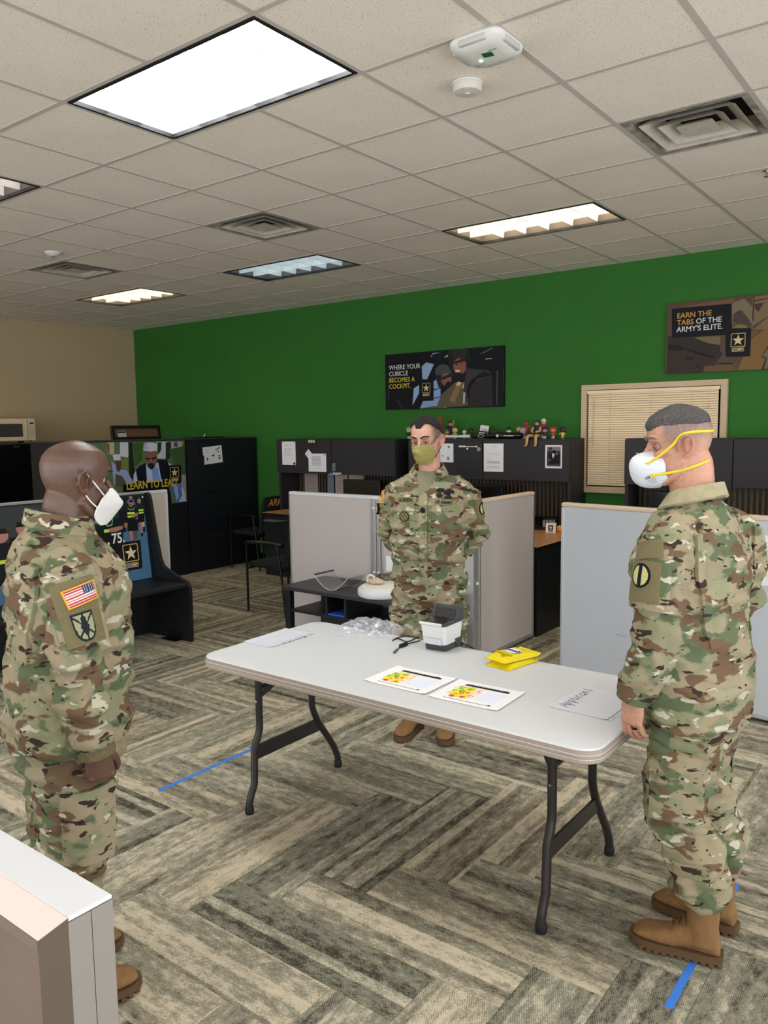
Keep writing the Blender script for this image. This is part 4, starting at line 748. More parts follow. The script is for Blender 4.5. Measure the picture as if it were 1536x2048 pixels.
# ================================================================ bench
t = thing('bench_seat', 'black bench with runners printed along its backrest', 'bench', (-5.09, 4.10, 0)); BL = 2.15
prof = [(0, 0), (.006, .40), (-.002, .455), (-.03, .492), (-.08, .508), (-.27, .572), (-.33, .60), (-.365, .66), (-.42, .9), (-.468, 1.15), (-.485, 1.19), (-.51, 1.205), (-.545, 1.195), (-.56, 1.16), (-.56, 0)]
for y0, y1 in ((-.03, 0), (-BL, -BL+.03)): MB().prism(prof, lambda u, v, d: (u, d, v), y0, y1).build('end_panel', M_BLACK, t)
MB().box(-.52, -.012, -BL+.03, -.03, .452, .488, .008).build('seat', M_BLACK, t)
b = MB().prism([(-.455, .488), (-.475, .488), (-.555, 1.19), (-.54, 1.195), (-.535, 1.19)], lambda u, v, d: (u, d, v), -BL+.03, -.03); bk = b.build('backrest', M_BLACK, t); MB().box(-.56, -.532, -BL+.03, -.03, 1.192, 1.206, .003).build('top_edge', mat('edge_grey', (150, 148, 150), .35), t)
MB().box(-.55, -.535, -BL+.03, -.03, 0, .452).build('kick_panel', M_BLACK, t)
for y in (-.055, -.90, -1.8): MB().ell((-.523, y, 1.165), (.012, .012, .012), 10).build('stud', M_CHROME, t, 60)
MB().box(-.30, -.12, -.10, -.035, 0, .006, .001).box(-.30, -.12, -.041, -.035, 0, .06).build('floor_bracket', M_BLK, t)
bo = Vector((-5.09-.4515, 2.0, .492)); bu = Vector((-.0785, 0, .70)); 
P = WP(bo, (0, 1, 0), bu, 2.05, bu.length*.985, (200, 970, 6.4))
W_ = P.w; P.base((30, 44, 56))
raw = lambda pts, c: (setattr(P, 'q', 'raw'), P.poly(pts, c), setattr(P, 'q', None))
raw([(0, 0), (1, 0), (1, .5), (.7, .6), (0, .55)], (70, 110, 138)); raw([(0, .55), (.6, .62), (.6, 1), (0, 1)], (58, 62, 62))
P.poly([(530,300),(600,300),(680,1200),(0,1340),(0,900)], (74,116,146)).poly([(270,100),(560,90),(575,330),(280,560)], (24,36,42))
# distant runners further along the bench
for k in range(9):
    x = .06+.085*k; h_ = .62+.05*((k*7) % 3); s_ = .045
    raw([(x-.05, .2), (x+.05, .2), (x+.055, h_-.04), (x-.055, h_-.04)], (22, 24, 28)); raw([(x-.04, h_-.25), (x+.04, h_-.25), (x+.04, h_-.21), (x-.04, h_-.21)], (196, 220, 60))
    raw([(x+.028*math.cos(q), h_+.04+.075*math.sin(q)) for q in [2*PI*i/12 for i in range(12)]], (176, 124, 112)); raw([(x-.028, h_+.06), (x+.028, h_+.06), (x+.02, h_+.115), (x-.02, h_+.115)], (30, 24, 22))
# runner group in view
P.ell(388,155,22,26,(170,120,106)).poly([(335,230),(360,180),(420,180),(450,250),(400,260)], (92,112,128))
P.poly([(340,280),(375,260),(430,262),(480,300),(510,370),(490,400),(455,360),(450,440),(345,440),(340,330)], (18,26,28)).poly([(345,350),(438,345),(440,372),(346,378)], (200,230,70)).poly([(348,395),(440,390),(440,412),(350,418)], (200,230,70)).poly([(345,290),(352,290),(375,310),(420,308),(438,280),(446,280),(425,320),(370,322)], (90,170,140)).poly([(440,360),(500,350),(510,380),(440,405),(400,410),(395,385)], (170,116,96)).ell(390,235,30,45,(176,118,100)).poly([(365,205),(390,185),(418,205),(415,225),(368,222)], (24,20,20)).ell(385,250,10,12,(70,34,34)).poly([(300,400),(330,370),(345,410),(320,430)], (150,100,84))
P.poly([(355,440),(480,440),(480,590),(345,590)], (12,13,18)).poly([(370,590),(410,590),(410,710),(385,710)], (176,122,104)).poly([(430,590),(470,580),(470,690),(440,700)], (112,72,62))
P.ell(495,205,22,32,(176,126,108)).poly([(480,260),(530,240),(560,300),(570,380),(480,390)], (18,40,32)).poly([(485,315),(548,308),(550,330),(487,338)], (200,230,70)).poly([(490,350),(552,342),(553,362),(492,370)], (190,220,70)).poly([(480,380),(560,370),(560,480),(480,480)], (13,13,18)).poly([(500,480),(535,475),(540,620),(520,620)], (176,124,106)).poly([(530,480),(560,470),(565,560),(545,560)], (206,170,150)).poly([(520,615),(545,612),(545,655),(520,655)], (14,14,22)).poly([(545,530),(570,540),(570,600),(550,600)], (14,14,22))
P.poly([(240,330),(330,330),(345,480),(320,490),(330,600),(260,610)], (16,18,26)).poly([(300,490),(345,480),(345,540),(310,550)], (160,112,96)).poly([(0,470),(120,430),(230,430),(280,500),(280,600),(0,620)], (16,22,26)).poly([(45,572),(160,560),(160,600),(45,612)], (200,226,80)).poly([(105,560),(180,540),(285,520),(285,560),(200,600),(110,605)], (172,120,104)).poly([(40,470),(52,465),(90,520),(140,505),(150,440),(160,440),(150,520),(85,535)], (110,180,120))
P.poly([(-260,650),(60,612),(275,600),(285,610),(290,735),(500,705),(512,715),(535,1050),(520,1068),(270,1115),(-260,1190)], (16, 17, 22))
u, v = P.uv(388, 868); logo_on(P, t, u, v, .145, .012)
P.put('backrest_print', t); u, v = P.uv(146, 752)
text('bench_lettering', '75.', .115, T_WHITE, t, P.mtx(t, u, v, .011), bold=.0022, sx=.86); text('bench_lettering', ',', .115, T_WHITE, t, P.mtx(t, u-.045, v, .011), bold=.0022)

# ================================================================ guest chairs
def chair(label, x, y, rz, army=False):
    """faces local +y, origin at floor centre of seat"""
    t = thing('guest_chair', label, 'chair', (x, y, 0), rz)
    b = MB().box(-.25, .25, -.22, .26, .42, .475, .022, seg=3); b.build('seat', M_FAB, t, 50)
    rg = []
    for k in range(9):
        a = k/8; z = .46+.44*a; yy = -.235-.06*a; w = .235*(1-.06*a*a) if a < .95 else .19
        cv = .02
        rg.append([(w*(-1+2*i/8), yy-cv*(1-(2*i/8-1)**2)-.022, z) for i in range(9)]+[(w*(1-2*i/8), yy-cv*(1-(2*i/8-1)**2)+.022, z) for i in range(9)])
    bk = MB().loft(rg).build('backrest', M_FAB, t, 50)
    for s in (-1, 1):
        MB().tube([(s*.275, .24, 0), (s*.275, .24, .60), (s*.275, .225, .645), (s*.275, .18, .66), (s*.275, -.20, .655)], .0115, 8).build('front_leg', M_BLK, t, 50)
        MB().tube([(s*.275, -.16, .655), (s*.27, -.20, .40), (s*.27, -.25, 0)], .0115, 8).build('rear_leg', M_BLK, t, 50)
        MB().tube([(s*.275, .25, .640), (s*.275, .22, .664), (s*.275, .10, .672), (s*.275, -.12, .672), (s*.275, -.23, .655)], [(.014, .022), (.014, .026), (.013, .028), (.013, .028), (.02, .026)], 10, ref=(0, 0, 1)).build('armrest', M_BLK, t, 50)
        MB().tube([(s*.2, -.22, .44), (s*.2, -.27, .5), (s*.2, -.285, .62)], .011, 8).build('back_support', mat('steel_dark', (60, 60, 62), .3, metal=.8), t)
    MB().cyl((-.275, .22, .415), (.275, .22, .415), .010, n=8).build('seat_rail', M_BLK, t); MB().cyl((-.27, -.2, .415), (.27, -.2, .415), .010, n=8).build('seat_rail', M_BLK, t)
    if army: text('back_lettering', 'ARMY', .12, T_ORG, t, frame((-.20, -.352, .79), (1, 0, 0), (0, -.136, .99)), bold=.0015, shear=.2, sx=.95)
    return t
chair('black guest chair with armrests at the end of the beige partition', -5.30, 5.40, PI/2)
chair('black guest chair lettered ARMY on its back beside the navy wardrobe', -7.225, 6.93, PI/2, True)

# ================================================================ low black table behind the man
ct = thing('coffee_table', 'low black side table with shelves in front of the beige partition', 'table', (-4.24, 4.26, 0)); W_, D_, CTZ = 1.30, .50, .53
MB().box(0, W_, 0, D_, CTZ-.028, CTZ, .003).build('table_top', mat('table_black', (46, 44, 46), .4, var=.08, vscale=20), ct)
for (x, y) in ((.02, .02), (W_-.07, .02), (.02, D_-.07), (W_-.07, D_-.07)): MB().box(x, x+.05, y, y+.05, 0, CTZ-.028, .002).build('leg', M_BLACK, ct)
MB().box(.07, W_-.07, .03, D_-.03, .335, .355, .002).build('shelf', M_BLACK, ct); MB().box(.42, .44, .03, D_-.03, .355, CTZ-.028).build('divider', M_BLACK, ct); MB().box(.60, .62, .03, D_-.03, .355, CTZ-.028).build('divider', M_BLACK, ct); MB().box(.36, W_-.07, .045, D_-.03, .06, .335, .002).build('drawer_box', M_BLACK, ct)
t = thing('folder', 'blue folder lying in the cubby of the low black table', 'folder', (-4.24+.441, 4.325, .3555)); MB().box(0, .155, -.03, .28, 0, .012, .002).build('folder_cover', mat('folder_blue', (40, 84, 190), .4), t); MB().box(.003, .152, -.027, .27, .004, .008).build('pages', M_PAPER, t)
# clear curved face shield
t = thing('face_shield', 'clear curved plastic face shield lying on the low black table', 'face shield', (-3.80, 4.44, CTZ+.001), math.radians(0)); n = 26; A = MB(); ins, outs = [], []
for k in range(n+1):
    a = -1+2*k/n; x = .165*a; z = .118*a*a*(1-.12*a*a)+.002; nx, nz = -2*.118*a/.165, 1; l = math.hypot(nx, nz)
    ins.append((x, z)); outs.append((x-nx/l*.0012, z-nz/l*.0012))
sec = ins+outs[::-1]; cl = mat('clear_plastic', (235, 238, 240), .05, trans=.96, ior=1.4); A.loft([[(x, y, z+.0012) for x, z in sec] for y in (-.11, .11)]).build('visor', cl, t, 40)
MB().tube([(x, -.111, z+.0012) for x, z in ins], .0022, 6).build('edge_bead', M_WHITE, t, 60); MB().box(-.172, -.150, -.11, .11, .100, .106).build('foam_strip', M_BLK, t)
t = thing('round_tray', 'white round padded lid standing on the low black table', 'lid', (-3.39, 4.42, CTZ)); MB().lathe([(.165, 0), (.175, .01), (.175, .045), (.168, .058), (.15, .062)], n=40).build('base', mat('pad_white', (222, 222, 224), .6), t, 50); MB().lathe([(.15, .056), (.152, .07), (.14, .076), (.001, .077)], n=40).build('pad', mat('pad_cream', (232, 228, 216), .7), t, 50)
# ================================================================ folding table
TZ = .737
t = thing('folding_table', 'long white plastic folding table with dark metal legs', 'table', (-1.802, 2.59, 0)); hx, hy = .91, .385
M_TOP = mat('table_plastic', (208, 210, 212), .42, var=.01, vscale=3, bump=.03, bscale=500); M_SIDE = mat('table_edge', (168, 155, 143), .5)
q = lambda a, b_, z, r=.075: [(x, y, z) for x, y in rrect(-a, -b_, a, b_, r, 8)]
MB().loft([q(hx-.002, hy-.002, TZ-.006), q(hx-.006, hy-.006, TZ-.001, .071), q(hx-.012, hy-.012, TZ, .065)]).build('table_top', M_TOP, t, 30)
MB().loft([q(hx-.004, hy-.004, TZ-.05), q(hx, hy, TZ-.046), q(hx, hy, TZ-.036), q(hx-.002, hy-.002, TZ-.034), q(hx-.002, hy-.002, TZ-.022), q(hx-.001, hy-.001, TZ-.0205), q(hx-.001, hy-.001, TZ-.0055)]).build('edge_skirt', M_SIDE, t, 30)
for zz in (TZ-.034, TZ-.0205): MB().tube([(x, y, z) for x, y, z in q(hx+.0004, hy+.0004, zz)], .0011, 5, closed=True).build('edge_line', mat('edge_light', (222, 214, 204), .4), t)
M_LEG = mat('leg_metal', (48, 44, 42), .38, metal=.2); lc = Vector((-1.802, 2.59, 0))
for sx, lx in ((-1, -2.562), (1, -1.130)):
    x = lx-lc.x; xt = x*1.0
    for sy, fy in ((-1, 2.338), (1, 2.950)):
        y = fy-lc.y; yi = sy*.175
        pts = [(x, yi, TZ-.05), (x, yi, .42), (x, yi, .375), (x, yi+sy*.010, .345), (x, yi+sy*.035, .29), (x, y-sy*.035, .125), (x, y-sy*.010, .075), (x, y, .045), (x, y, .02)]
        MB().tube(pts, .0165, 12).build('leg', M_LEG, t, 50); MB().lathe([(.019, 0), (.0205, .012), (.0195, .03), (.0165, .034)], (x, y, 0), 14).build('foot_cap', M_RUB, t, 50)
        MB().lathe([(.006, 0), (.004, .004), (.0005, .005)], n=10).xf(frame((x, yi-.0165, .50), (1, 0, 0), (0, 0, 1))).build('rivet', M_CHROME, t)
    MB().tube([(x, -.175, .56), (x, .175, .56)], .011, 10).build('upper_crossbar', M_LEG, t); MB().box(x-.006, x+.006, -.225, .225, .235, .30, .003).build('lower_crossbar', M_LEG, t)
    MB().box(x-.02, x+.02, -.21, .21, TZ-.062, TZ-.048).build('hinge_bar', M_LEG, t)
    xi = x-sx*.26
    for sy in (-1, 1): MB().tube([(x, sy*.17, .52), (x-sx*.05, sy*.13, .575), (xi+sx*.04, sy*.03, .672), (xi, sy*.02, .682)], [(.010, .005)]*4, 8).build('brace', M_LEG, t)
    MB().cyl((xi, -.03, .682), (xi, .03, .682), .008, n=10).build('brace_pin', M_LEG, t); MB().tube([(xi-.0, .0, .682), (xi+.01, .02, .66), (xi+.025, .0, .65), (xi+.01, -.02, .66)], .003, 6, closed=True).build('lock_ring', M_CHROME, t)

def flat_sheet(name, label, pts, cat='paper', curl=0, m=None, thick=.0008, z=TZ):
    """sheet lying on the table from four measured corners (near-left, far-left, far-right, near-right)"""
    c = sum((Vector(p) for p in pts), Vector((0, 0)))/4; e = Vector(pts[3])-Vector(pts[0]); an = math.atan2(e.y, e.x); w = (e.length+(Vector(pts[2])-Vector(pts[1])).length)/2; h = ((Vector(pts[1])-Vector(pts[0])).length+(Vector(pts[2])-Vector(pts[3])).length)/2
    t = thing(name, label, cat, (c.x, c.y, z+.0004), an); n = 8; top = []; b = MB(); vs = []; fs = []
    for j in range(n+1):
        for i in range(n+1):
            x, y = -w/2+w*i/n, -h/2+h*j/n; d = max(0, abs(2*i/n-1)-.6)**2*curl*4+max(0, abs(2*j/n-1)-.7)**2*curl*3
            vs.append((x, y, thick+d)); 
    for j in range(n):
        for i in range(n): a = j*(n+1)+i; fs.append((a, a+1, a+n+2, a+n+1))
    o = len(vs); vs += [(x, y, max(zz-thick, 0)) for x, y, zz in vs]; fs += [(o+a, o+d, o+c_, o+b_) for a, b_, c_, d in fs]
    for k in range(n): fs += [(k, o+k, o+k+1, k+1), (n*(n+1)+k, n*(n+1)+k+1, o+n*(n+1)+k+1, o+n*(n+1)+k), (k*(n+1), (k+1)*(n+1), o+(k+1)*(n+1), o+k*(n+1)), (k*(n+1)+n, o+k*(n+1)+n, o+(k+1)*(n+1)+n, (k+1)*(n+1)+n)]
    b.add(vs, fs); b.build('sheet', m or M_PAPER, t, 40)
    return t, w, h
def scribble(t, pts, r=.0011, z=.0016, m=None): MB().tube([(x, y, z) for x, y in pts], r, 5).build('pen_stroke', m or mat('pencil', (96, 96, 104), .7), t)
SHW = mat('sheet_gloss', (226, 226, 236), .18)
def letters(t, org, dx, dy, hgt, word):
    """hand-drawn strokes; org start, dx advance direction, dy up direction"""
    G = {'A': [[(0, 0), (.3, 1), (.6, 0)], [(.1, .35), (.5, .35)]], 'p': [[(.1, .6), (.1, -.35)], [(.1, .55), (.4, .55), (.45, .3), (.3, .05), (.1, .1)]], 'l': [[(.15, 1), (.15, 0)]], 'i': [[(.12, .55), (.12, 0)]], 'c': [[(.45, .5), (.2, .6), (.08, .3), (.2, .02), (.45, .08)]], 'a': [[(.42, .5), (.15, .55), (.08, .2), (.3, .02), (.42, .3), (.45, 0)]], 'n': [[(.1, .6), (.1, 0)], [(.1, .4), (.3, .6), (.42, .4), (.44, 0)]], 'T': [[(0, .95), (.6, 1)], [(.3, 1), (.3, 0)]],
         'R': [[(.1, 0), (.1, 1), (.45, .9), (.4, .55), (.1, .5), (.5, 0)]], 'e': [[(.08, .3), (.4, .35), (.3, .6), (.1, .5), (.1, .1), (.4, .05)]], 'r': [[(.1, .6), (.1, 0)], [(.1, .4), (.35, .58)]], 'u': [[(.1, .6), (.12, .08), (.35, .05), (.42, .6)]], 't': [[(.2, .9), (.22, 0)], [(.05, .62), (.4, .62)]]}
    x = 0
    for ch in word:
        for st in G[ch]: scribble(t, [tuple(Vector(org)+Vector(dx)*(x+px_)*hgt+Vector(dy)*py_*hgt) for px_, py_ in st])
        x += .62 if ch not in 'il' else .35
t, w, h = flat_sheet('sheet_protector', 'glossy sheet hand lettered Applicant at the end of the folding table', [(-1.172, 2.49), (-1.18, 2.765), (-.972, 2.765), (-.955, 2.485)], m=SHW, curl=.004)
letters(t, (-.055, -.105), (0, 1), (-1, 0), .045, 'ApplicanT'); MB().box(.106, .120, -.14, .10, .0004, .001).build('binder_strip', mat('clear_strip', (214, 220, 222), .1), t)
for y in (-.10, -.0): MB().lathe([(.004, 0), (.004, .0012)], (.113, y, .0004), 10).build('punch_hole', M_SIDE, t)
t, w, h = flat_sheet('sheet_protector', 'glossy hand lettered sheet at the end of the folding table beside the bald man', [(-2.705, 2.468), (-2.72, 2.755), (-2.54, 2.765), (-2.525, 2.473)], m=SHW, curl=.003)
letters(t, (.075, .08), (0, -1), (1, 0), .03, 'Recruiter')
for nm, lb, pts in (('map_printout', 'printed colour map sheet on the table closer to the plastic bag', [(-1.885, 2.345), (-1.908, 2.572), (-1.612, 2.566), (-1.602, 2.343)]), ('map_printout', 'printed colour map sheet on the table closer to the Applicant sheet', [(-1.582, 2.335), (-1.597, 2.566), (-1.318, 2.573), (-1.300, 2.345)])):
    t, w, h = flat_sheet(nm, lb, pts, curl=.005)
    P = Print(w, h); P.rect(.10, .80, .95, .93, (46, 38, 38)); P.ell(.16, .865, .03, .05, (170, 90, 150)).rect(.86, .83, .91, .90, (230, 170, 40)).rect(.05, .12, .97, .135, (60, 50, 50)).rect(.05, .12, .17, .17, (60, 60, 80)).rect(.80, .07, .90, .17, (60, 56, 40)).rect(.55, .25, .92, .72, (226, 232, 246))
    P.poly([(.12, .78), (.5, .78), (.55, .3), (.08, .25)], (240, 226, 218)).poly([(.1, .35), (.14, .6), (.22, .75), (.36, .78), (.42, .6), (.40, .42), (.46, .25), (.36, .2), (.2, .28)], (244, 226, 70))
    for (x, y, r, c) in ((.2, .62, .04, (120, 190, 80)), (.26, .52, .05, (90, 170, 80)), (.16, .5, .04, (150, 200, 70)), (.32, .66, .04, (110, 180, 80)), (.3, .42, .04, (230, 90, 60)), (.36, .5, .035, (236, 110, 60)), (.42, .4, .03, (240, 150, 120)), (.25, .36, .03, (240, 130, 50)), (.38, .28, .04, (230, 90, 60)), (.48, .6, .03, (240, 190, 180)), (.46, .7, .03, (240, 200, 190)), (.2, .42, .03, (200, 220, 60))):
        P.poly([(x+r*(.7+.6*random.random())*math.cos(a), y+r*1.2*(.7+.6*random.random())*math.sin(a)) for a in [2*PI*i/9 for i in range(9)]], c)
    for _ in range(70):
        x, y = random.uniform(.1, .5), random.uniform(.22, .76); r = random.uniform(.008, .022)
        if abs(x-.28)/.24+abs(y-.48)/.34 > 1.25: continue
        c = random.choice([(232, 214, 60), (250, 236, 110), (150, 196, 80), (120, 180, 84), (226, 96, 64), (240, 150, 70), (246, 220, 80), (238, 190, 170)] if x < .4 else [(240, 170, 150), (236, 120, 90), (246, 220, 210), (244, 200, 120)])
        P.poly([(x+r*(.5+.8*random.random())*math.cos(a), y+r*1.3*(.5+.8*random.random())*math.sin(a)) for a in [2*PI*i/7 for i in range(7)]], c)
    P.rect(.20, .20, .27, .28, (220, 60, 56))
    P.build('map_print', t, Matrix.Translation((-w/2, -h/2, .0011)), 'print_matte', step=.00001)
    text('map_title', 'USAR Population Opportunity Recruiting Stations', .0105, T_WHITE, t, Matrix.Translation((-w/2+.2*w, -h/2+.865*h, .0020)), bold=.0002, sx=.72, ext=.0001)

# ---- fingerprint scanner with its cable
t = thing('fingerprint_scanner', 'white and charcoal fingerprint scanner with a glass platen', 'scanner', (-1.905, 2.915, TZ), math.radians(2)); t.scale = (.88, 1, .97)
SW = mat('scanner_white', (224, 224, 222), .35); SC = mat('scanner_grey', (62, 63, 68), .4)
rg = lambda z, w, y0, y1, c=.012: [(-w, y0+c, z), (-w+c, y0, z), (w-c, y0, z), (w, y0+c, z), (w, y1-c, z), (w-c, y1, z), (-w+c, y1, z), (-w, y1-c, z)]
MB().loft([rg(0, .060, -.055, .075), rg(.003, .062, -.058, .076), rg(.040, .064, -.062, .078)]).build('base', SC, t, 30)
MB().loft([rg(.032, .0655, -.068, .074), rg(.05, .068, -.072, .077), rg(.118, .074, -.080, .080), rg(.122, .073, -.078, .079)]).build('body', SW, t, 30)
MB().prism([(-.0815, .034), (-.0735, .034), (-.0795, .06), (-.084, .06)], lambda u, v, d: (d, u, v), -.05, .05).build('front_scoop', mat('scanner_silver', (206, 212, 220), .15), t)
MB().prism([(.04, .0), (.079, .0), (.079, .068), (.015, .044)], lambda u, v, d: (d, u, v), -.0675, .0675).build('charcoal_side', SC, t)
MB().loft([rg(.121, .076, -.083, .082), rg(.129, .076, -.083, .082), rg(.132, .073, -.080, .079)]).build('deck', SC, t, 30)
MB().box(-.066, .05, -.084, .02, .1325, .138, .002).build('platen', mat('platen_glass', (34, 32, 34), .06, coat=1), t); MB().box(-.072, .056, -.0865, -.0805, .122, .134, .002).build('platen_lip', M_WHITE, t)
MB().prism([(.022, .13), (.082, .13), (.082, .178), (.068, .186), (.045, .184)], lambda u, v, d: (d, u, v), -.074, .074).build('rear_hood', SC, t); MB().prism([(.0255, .1385), (.0425, .178), (.0410, .179), (.0240, .139)], lambda u, v, d: (d, u, v), -.06, .06).build('display_panel', mat('scanner_glass', (16, 18, 24), .1, coat=1), t)
for k in range(5): MB().ell((-.045+.0225*k, .0325, .1585), (.005, .003, .006), 8).build('indicator', mat('indicator', (70, 76, 90), .2), t)
t0 = t
cb = thing('usb_cable', 'thin black USB cable with a ferrite bead beside the scanner', 'cable', (-2.0, 2.86, TZ))
def cat(pts, n=6):
    P_ = [np.array(p, float) for p in pts]; P_ = [2*P_[0]-P_[1]]+P_+[2*P_[-1]-P_[-2]]; out = []
    for i in range(1, len(P_)-2):
        for k in range(n):
            s = k/n; a, b_, c, d = P_[i-1:i+3]; out.append(.5*((2*b_)+(-a+c)*s+(2*a-5*b_+4*c-d)*s*s+(-a+3*b_-3*c+d)*s**3))
    return out+[P_[-2]]
def tpx(x, y, z=TZ+.004): p = at_px(x, y, z); return (p.x+2.0, p.y-2.86, z-TZ)
MB().tube(cat([tpx(838, 1273), tpx(815, 1283), tpx(796, 1277), tpx(785, 1281), tpx(800, 1274), tpx(820, 1272), tpx(838, 1277)]), .0026, 8).build('cable_loop', M_RUB, cb, 60)
MB().tube(cat([tpx(840, 1281), tpx(825, 1285), tpx(812, 1288), tpx(800, 1294), tpx(794, 1300)]), .0026, 8).build('cable_lead', M_RUB, cb, 60)
a, b_ = Vector(tpx(801, 1292, TZ+.009)), Vector(tpx(813, 1287, TZ+.009)); MB().cyl(a, b_, .009, n=14).build('ferrite_bead', M_RUB, cb, 50); a, b_ = Vector(tpx(794, 1299, TZ+.006)), Vector(tpx(788, 1305, TZ+.006)); MB().tube([a, a*.6+b_*.4, b_], [.005, .006, .005], 8).build('plug', mat('plug_grey', (96, 90, 88), .4), cb)
MB().tube([(.06, .07, .012), (.10, .075, .006), (.13, .06, .003), (.16, .05, .003)], .0026, 8).build('power_lead', M_RUB, t0, 60)

# ---- clear bag of small parts
t = thing('plastic_bag', 'clear plastic bag full of small wrapped parts on the folding table', 'bag', (-2.335, 2.945, TZ), math.radians(22)); n = 26; vs = []; rows = []
random.seed(3)
def bagz(x, y, top):
    e = max(0, 1-abs(x)**2.6)*max(0, 1-abs(y)**2.6); h_ = .055*e**.7 if top else .0
    return .0015+h_+(.016*noise.noise(Vector((x*4+3, y*4, 1)))+.009*noise.noise(Vector((x*11, y*11, 4))))*min(1, e*2.5) if top else .0008
def bagmesh():
    b = MB(); m = 40
    for top in (1, 0):
        b.add([(.165*x*(1-.12*abs(y)), .115*y*(1-.10*abs(x)), max(.001, bagz(x, y, top))+(.006*abs(x)**6 if top else .004*abs(x)**6)) for y in [-1+2*j/m for j in range(m+1)] for x in [-1+2*i/m for i in range(m+1)]], [(j*(m+1)+i, j*(m+1)+i+1, (j+1)*(m+1)+i+1, (j+1)*(m+1)+i) for j in range(m) for i in range(m)])
    return b
bagmesh().build('bag_film', mat('bag_film', (240, 243, 250), .12, alpha=.26, spec=1.0, coat=1.0), t, 75)
cs = [(190, 196, 214), (220, 170, 150), (130, 138, 166), (226, 226, 232), (170, 160, 164), (96, 104, 130)]
for k in range(34):
    x, y = random.uniform(-.11, .12), random.uniform(-.07, .07); z = .012+random.random()*.6*bagz(x/.165, y/.115, 1); r = random.uniform(.008, .014)
    b = MB().ell((0, 0, 0), (r, r*.8, r*.6), 8); b.xf(Matrix.Translation((x, y, max(z, r)+.001)) @ Matrix.Rotation(random.random()*3, 4, 'Z') @ Matrix.Rotation(random.random()*2, 4, 'X')); c = cs[k % 6]; b.build('wrapped_part', mat('part_%d' % (k % 6), c, .25, metal=.3 if k % 2 else 0), t)
# ---- wipes packs
WY_ = mat('wipes_yellow', (232, 210, 24), .3)
def wipes(label, loc, rz, tilt=0):
    t = thing('wipes_pack', label, 'wipes pack', loc, rz, group=None, rot=(0, tilt, rz)); m = 20; b = MB(); L_, W_ = .105, .062
    for top in (1, 0):
        b.add([(L_*x, W_*y, (.0015+.021*(max(0, 1-abs(x/.82)**5) if abs(x) < .82 else 0)**.6*max(0, 1-abs(y)**6)**.6+.0016*noise.noise(Vector((x*3, y*5, 2)))*(abs(x) < .8)+(.010*(abs(x)-.82)/.18 if abs(x) > .82 and x > 0 else 0)) if top else .0004+(.009*(abs(x)-.82)/.18 if abs(x) > .82 and x > 0 else 0)) for y in [-1+2*j/m for j in range(m+1)] for x in [-1+2*i/m for i in range(m+1)]], [(j*(m+1)+i, j*(m+1)+i+1, (j+1)*(m+1)+i+1, (j+1)*(m+1)+i) for j in range(m) for i in range(m)])
    b.build('packet', WY_, t, 60); P = Print(.2, .12); P.poly([(.42, .25), (.62, .2), (.70, .5), (.66, .8), (.45, .82), (.36, .55)], (232, 232, 238)).rect(.22, .12, .30, .9, (206, 190, 30)).rect(.12, .3, .2, .45, (170, 160, 30)).ell(.25, .6, .04, .08, (190, 180, 40)); P.build('label_print', t, Matrix.Translation((-.1, -.06, .0235)), step=.0003)
    text('brand_lettering', 'Lysol', .034, mat('ink_blue', (50, 50, 150), .4), t, frame((.012, -.042, .0252), (0, 1, 0), (-1, 0, 0)), bold=.0006, shear=.25, align='LEFT')
    return t
wipes('yellow wipes pack lying flat under the other pack', (-1.535, 2.885, TZ), math.radians(80)); wipes('yellow wipes pack resting on top of the other pack', (-1.540, 2.895, TZ+.0235), math.radians(72), 0)

# ---- blue tape on the floor
TB = mat('tape_blue', (62, 128, 222), .6)
def tape(label, x, y0, y1, w=.024):
    t = thing('floor_tape', label, 'tape', (x, (y0+y1)/2, 0), group='blue tape marks on the carpet'); n = 14; h = (y1-y0)/2; b = MB()
    b.loft([[(-w/2+.001*math.sin(k*1.9), -h+2*h*k/n, 0), (w/2+.001*math.sin(k*1.9), -h+2*h*k/n, 0), (w/2+.001*math.sin(k*1.9), -h+2*h*k/n, .0012), (-w/2+.001*math.sin(k*1.9), -h+2*h*k/n, .0012)] for k in range(n+1)]).build('strip', TB, t)
tape('long blue tape strip on the carpet beside the bald man', -3.085, 2.24, 2.99); tape('blue tape strip on the carpet under the boots of the man with yellow mask straps', -.668, 2.235, 3.03)
# ================================================================ people
# ---- camouflage cloth
g = N('camouflage')
ob = g.tc.outputs['Object']
wob = g.n('VectorMath', operation='ADD', i_0=ob, i_1=g.n('VectorMath', operation='SCALE', i_0=g.n('TexNoise', i_Vector=ob, i_Scale=18.0, i_Detail=2.0).outputs['Color'], i_Scale=.03).outputs[0]).outputs[0]
L1 = g.noise(g.mapping((1, 1, 1.5), wob), 6.5, 2, .5); L2 = g.noise(g.mapping((1, 1, 1.7), wob, (3, 7, 1)), 9.0, 2.5, .5); L3 = g.noise(g.mapping((1, 1, 2.0), wob, (9, 2, 5)), 9.5, 2.5, .5)
L4 = g.noise(g.mapping((1, 1, 2.4), wob, (1, 8, 8)), 14.0, 2, .5); L5 = g.noise(g.mapping((1, 1, 2.6), wob, (5, 5, 2)), 15.0, 2, .5); L6 = g.noise(g.mapping((1, 1, 1.6), wob, (8, 1, 6)), 40.0, 1, .5)
def step(v, a, w=.012): return g.math('MINIMUM', g.math('MAXIMUM', g.math('DIVIDE', g.math('SUBTRACT', v, a-w), 2*w), 0.0), 1.0)
c = g.ramp(L1, [(.40, lin((137, 137, 107))), (.47, lin((152, 141, 115))), (.56, lin((154, 139, 111))), (.64, lin((124, 128, 98)))])
c = g.mix(step(L2, .565, .02), c, col4((94, 104, 76))); c = g.mix(step(L3, .575, .015), c, col4((107, 86, 66)))
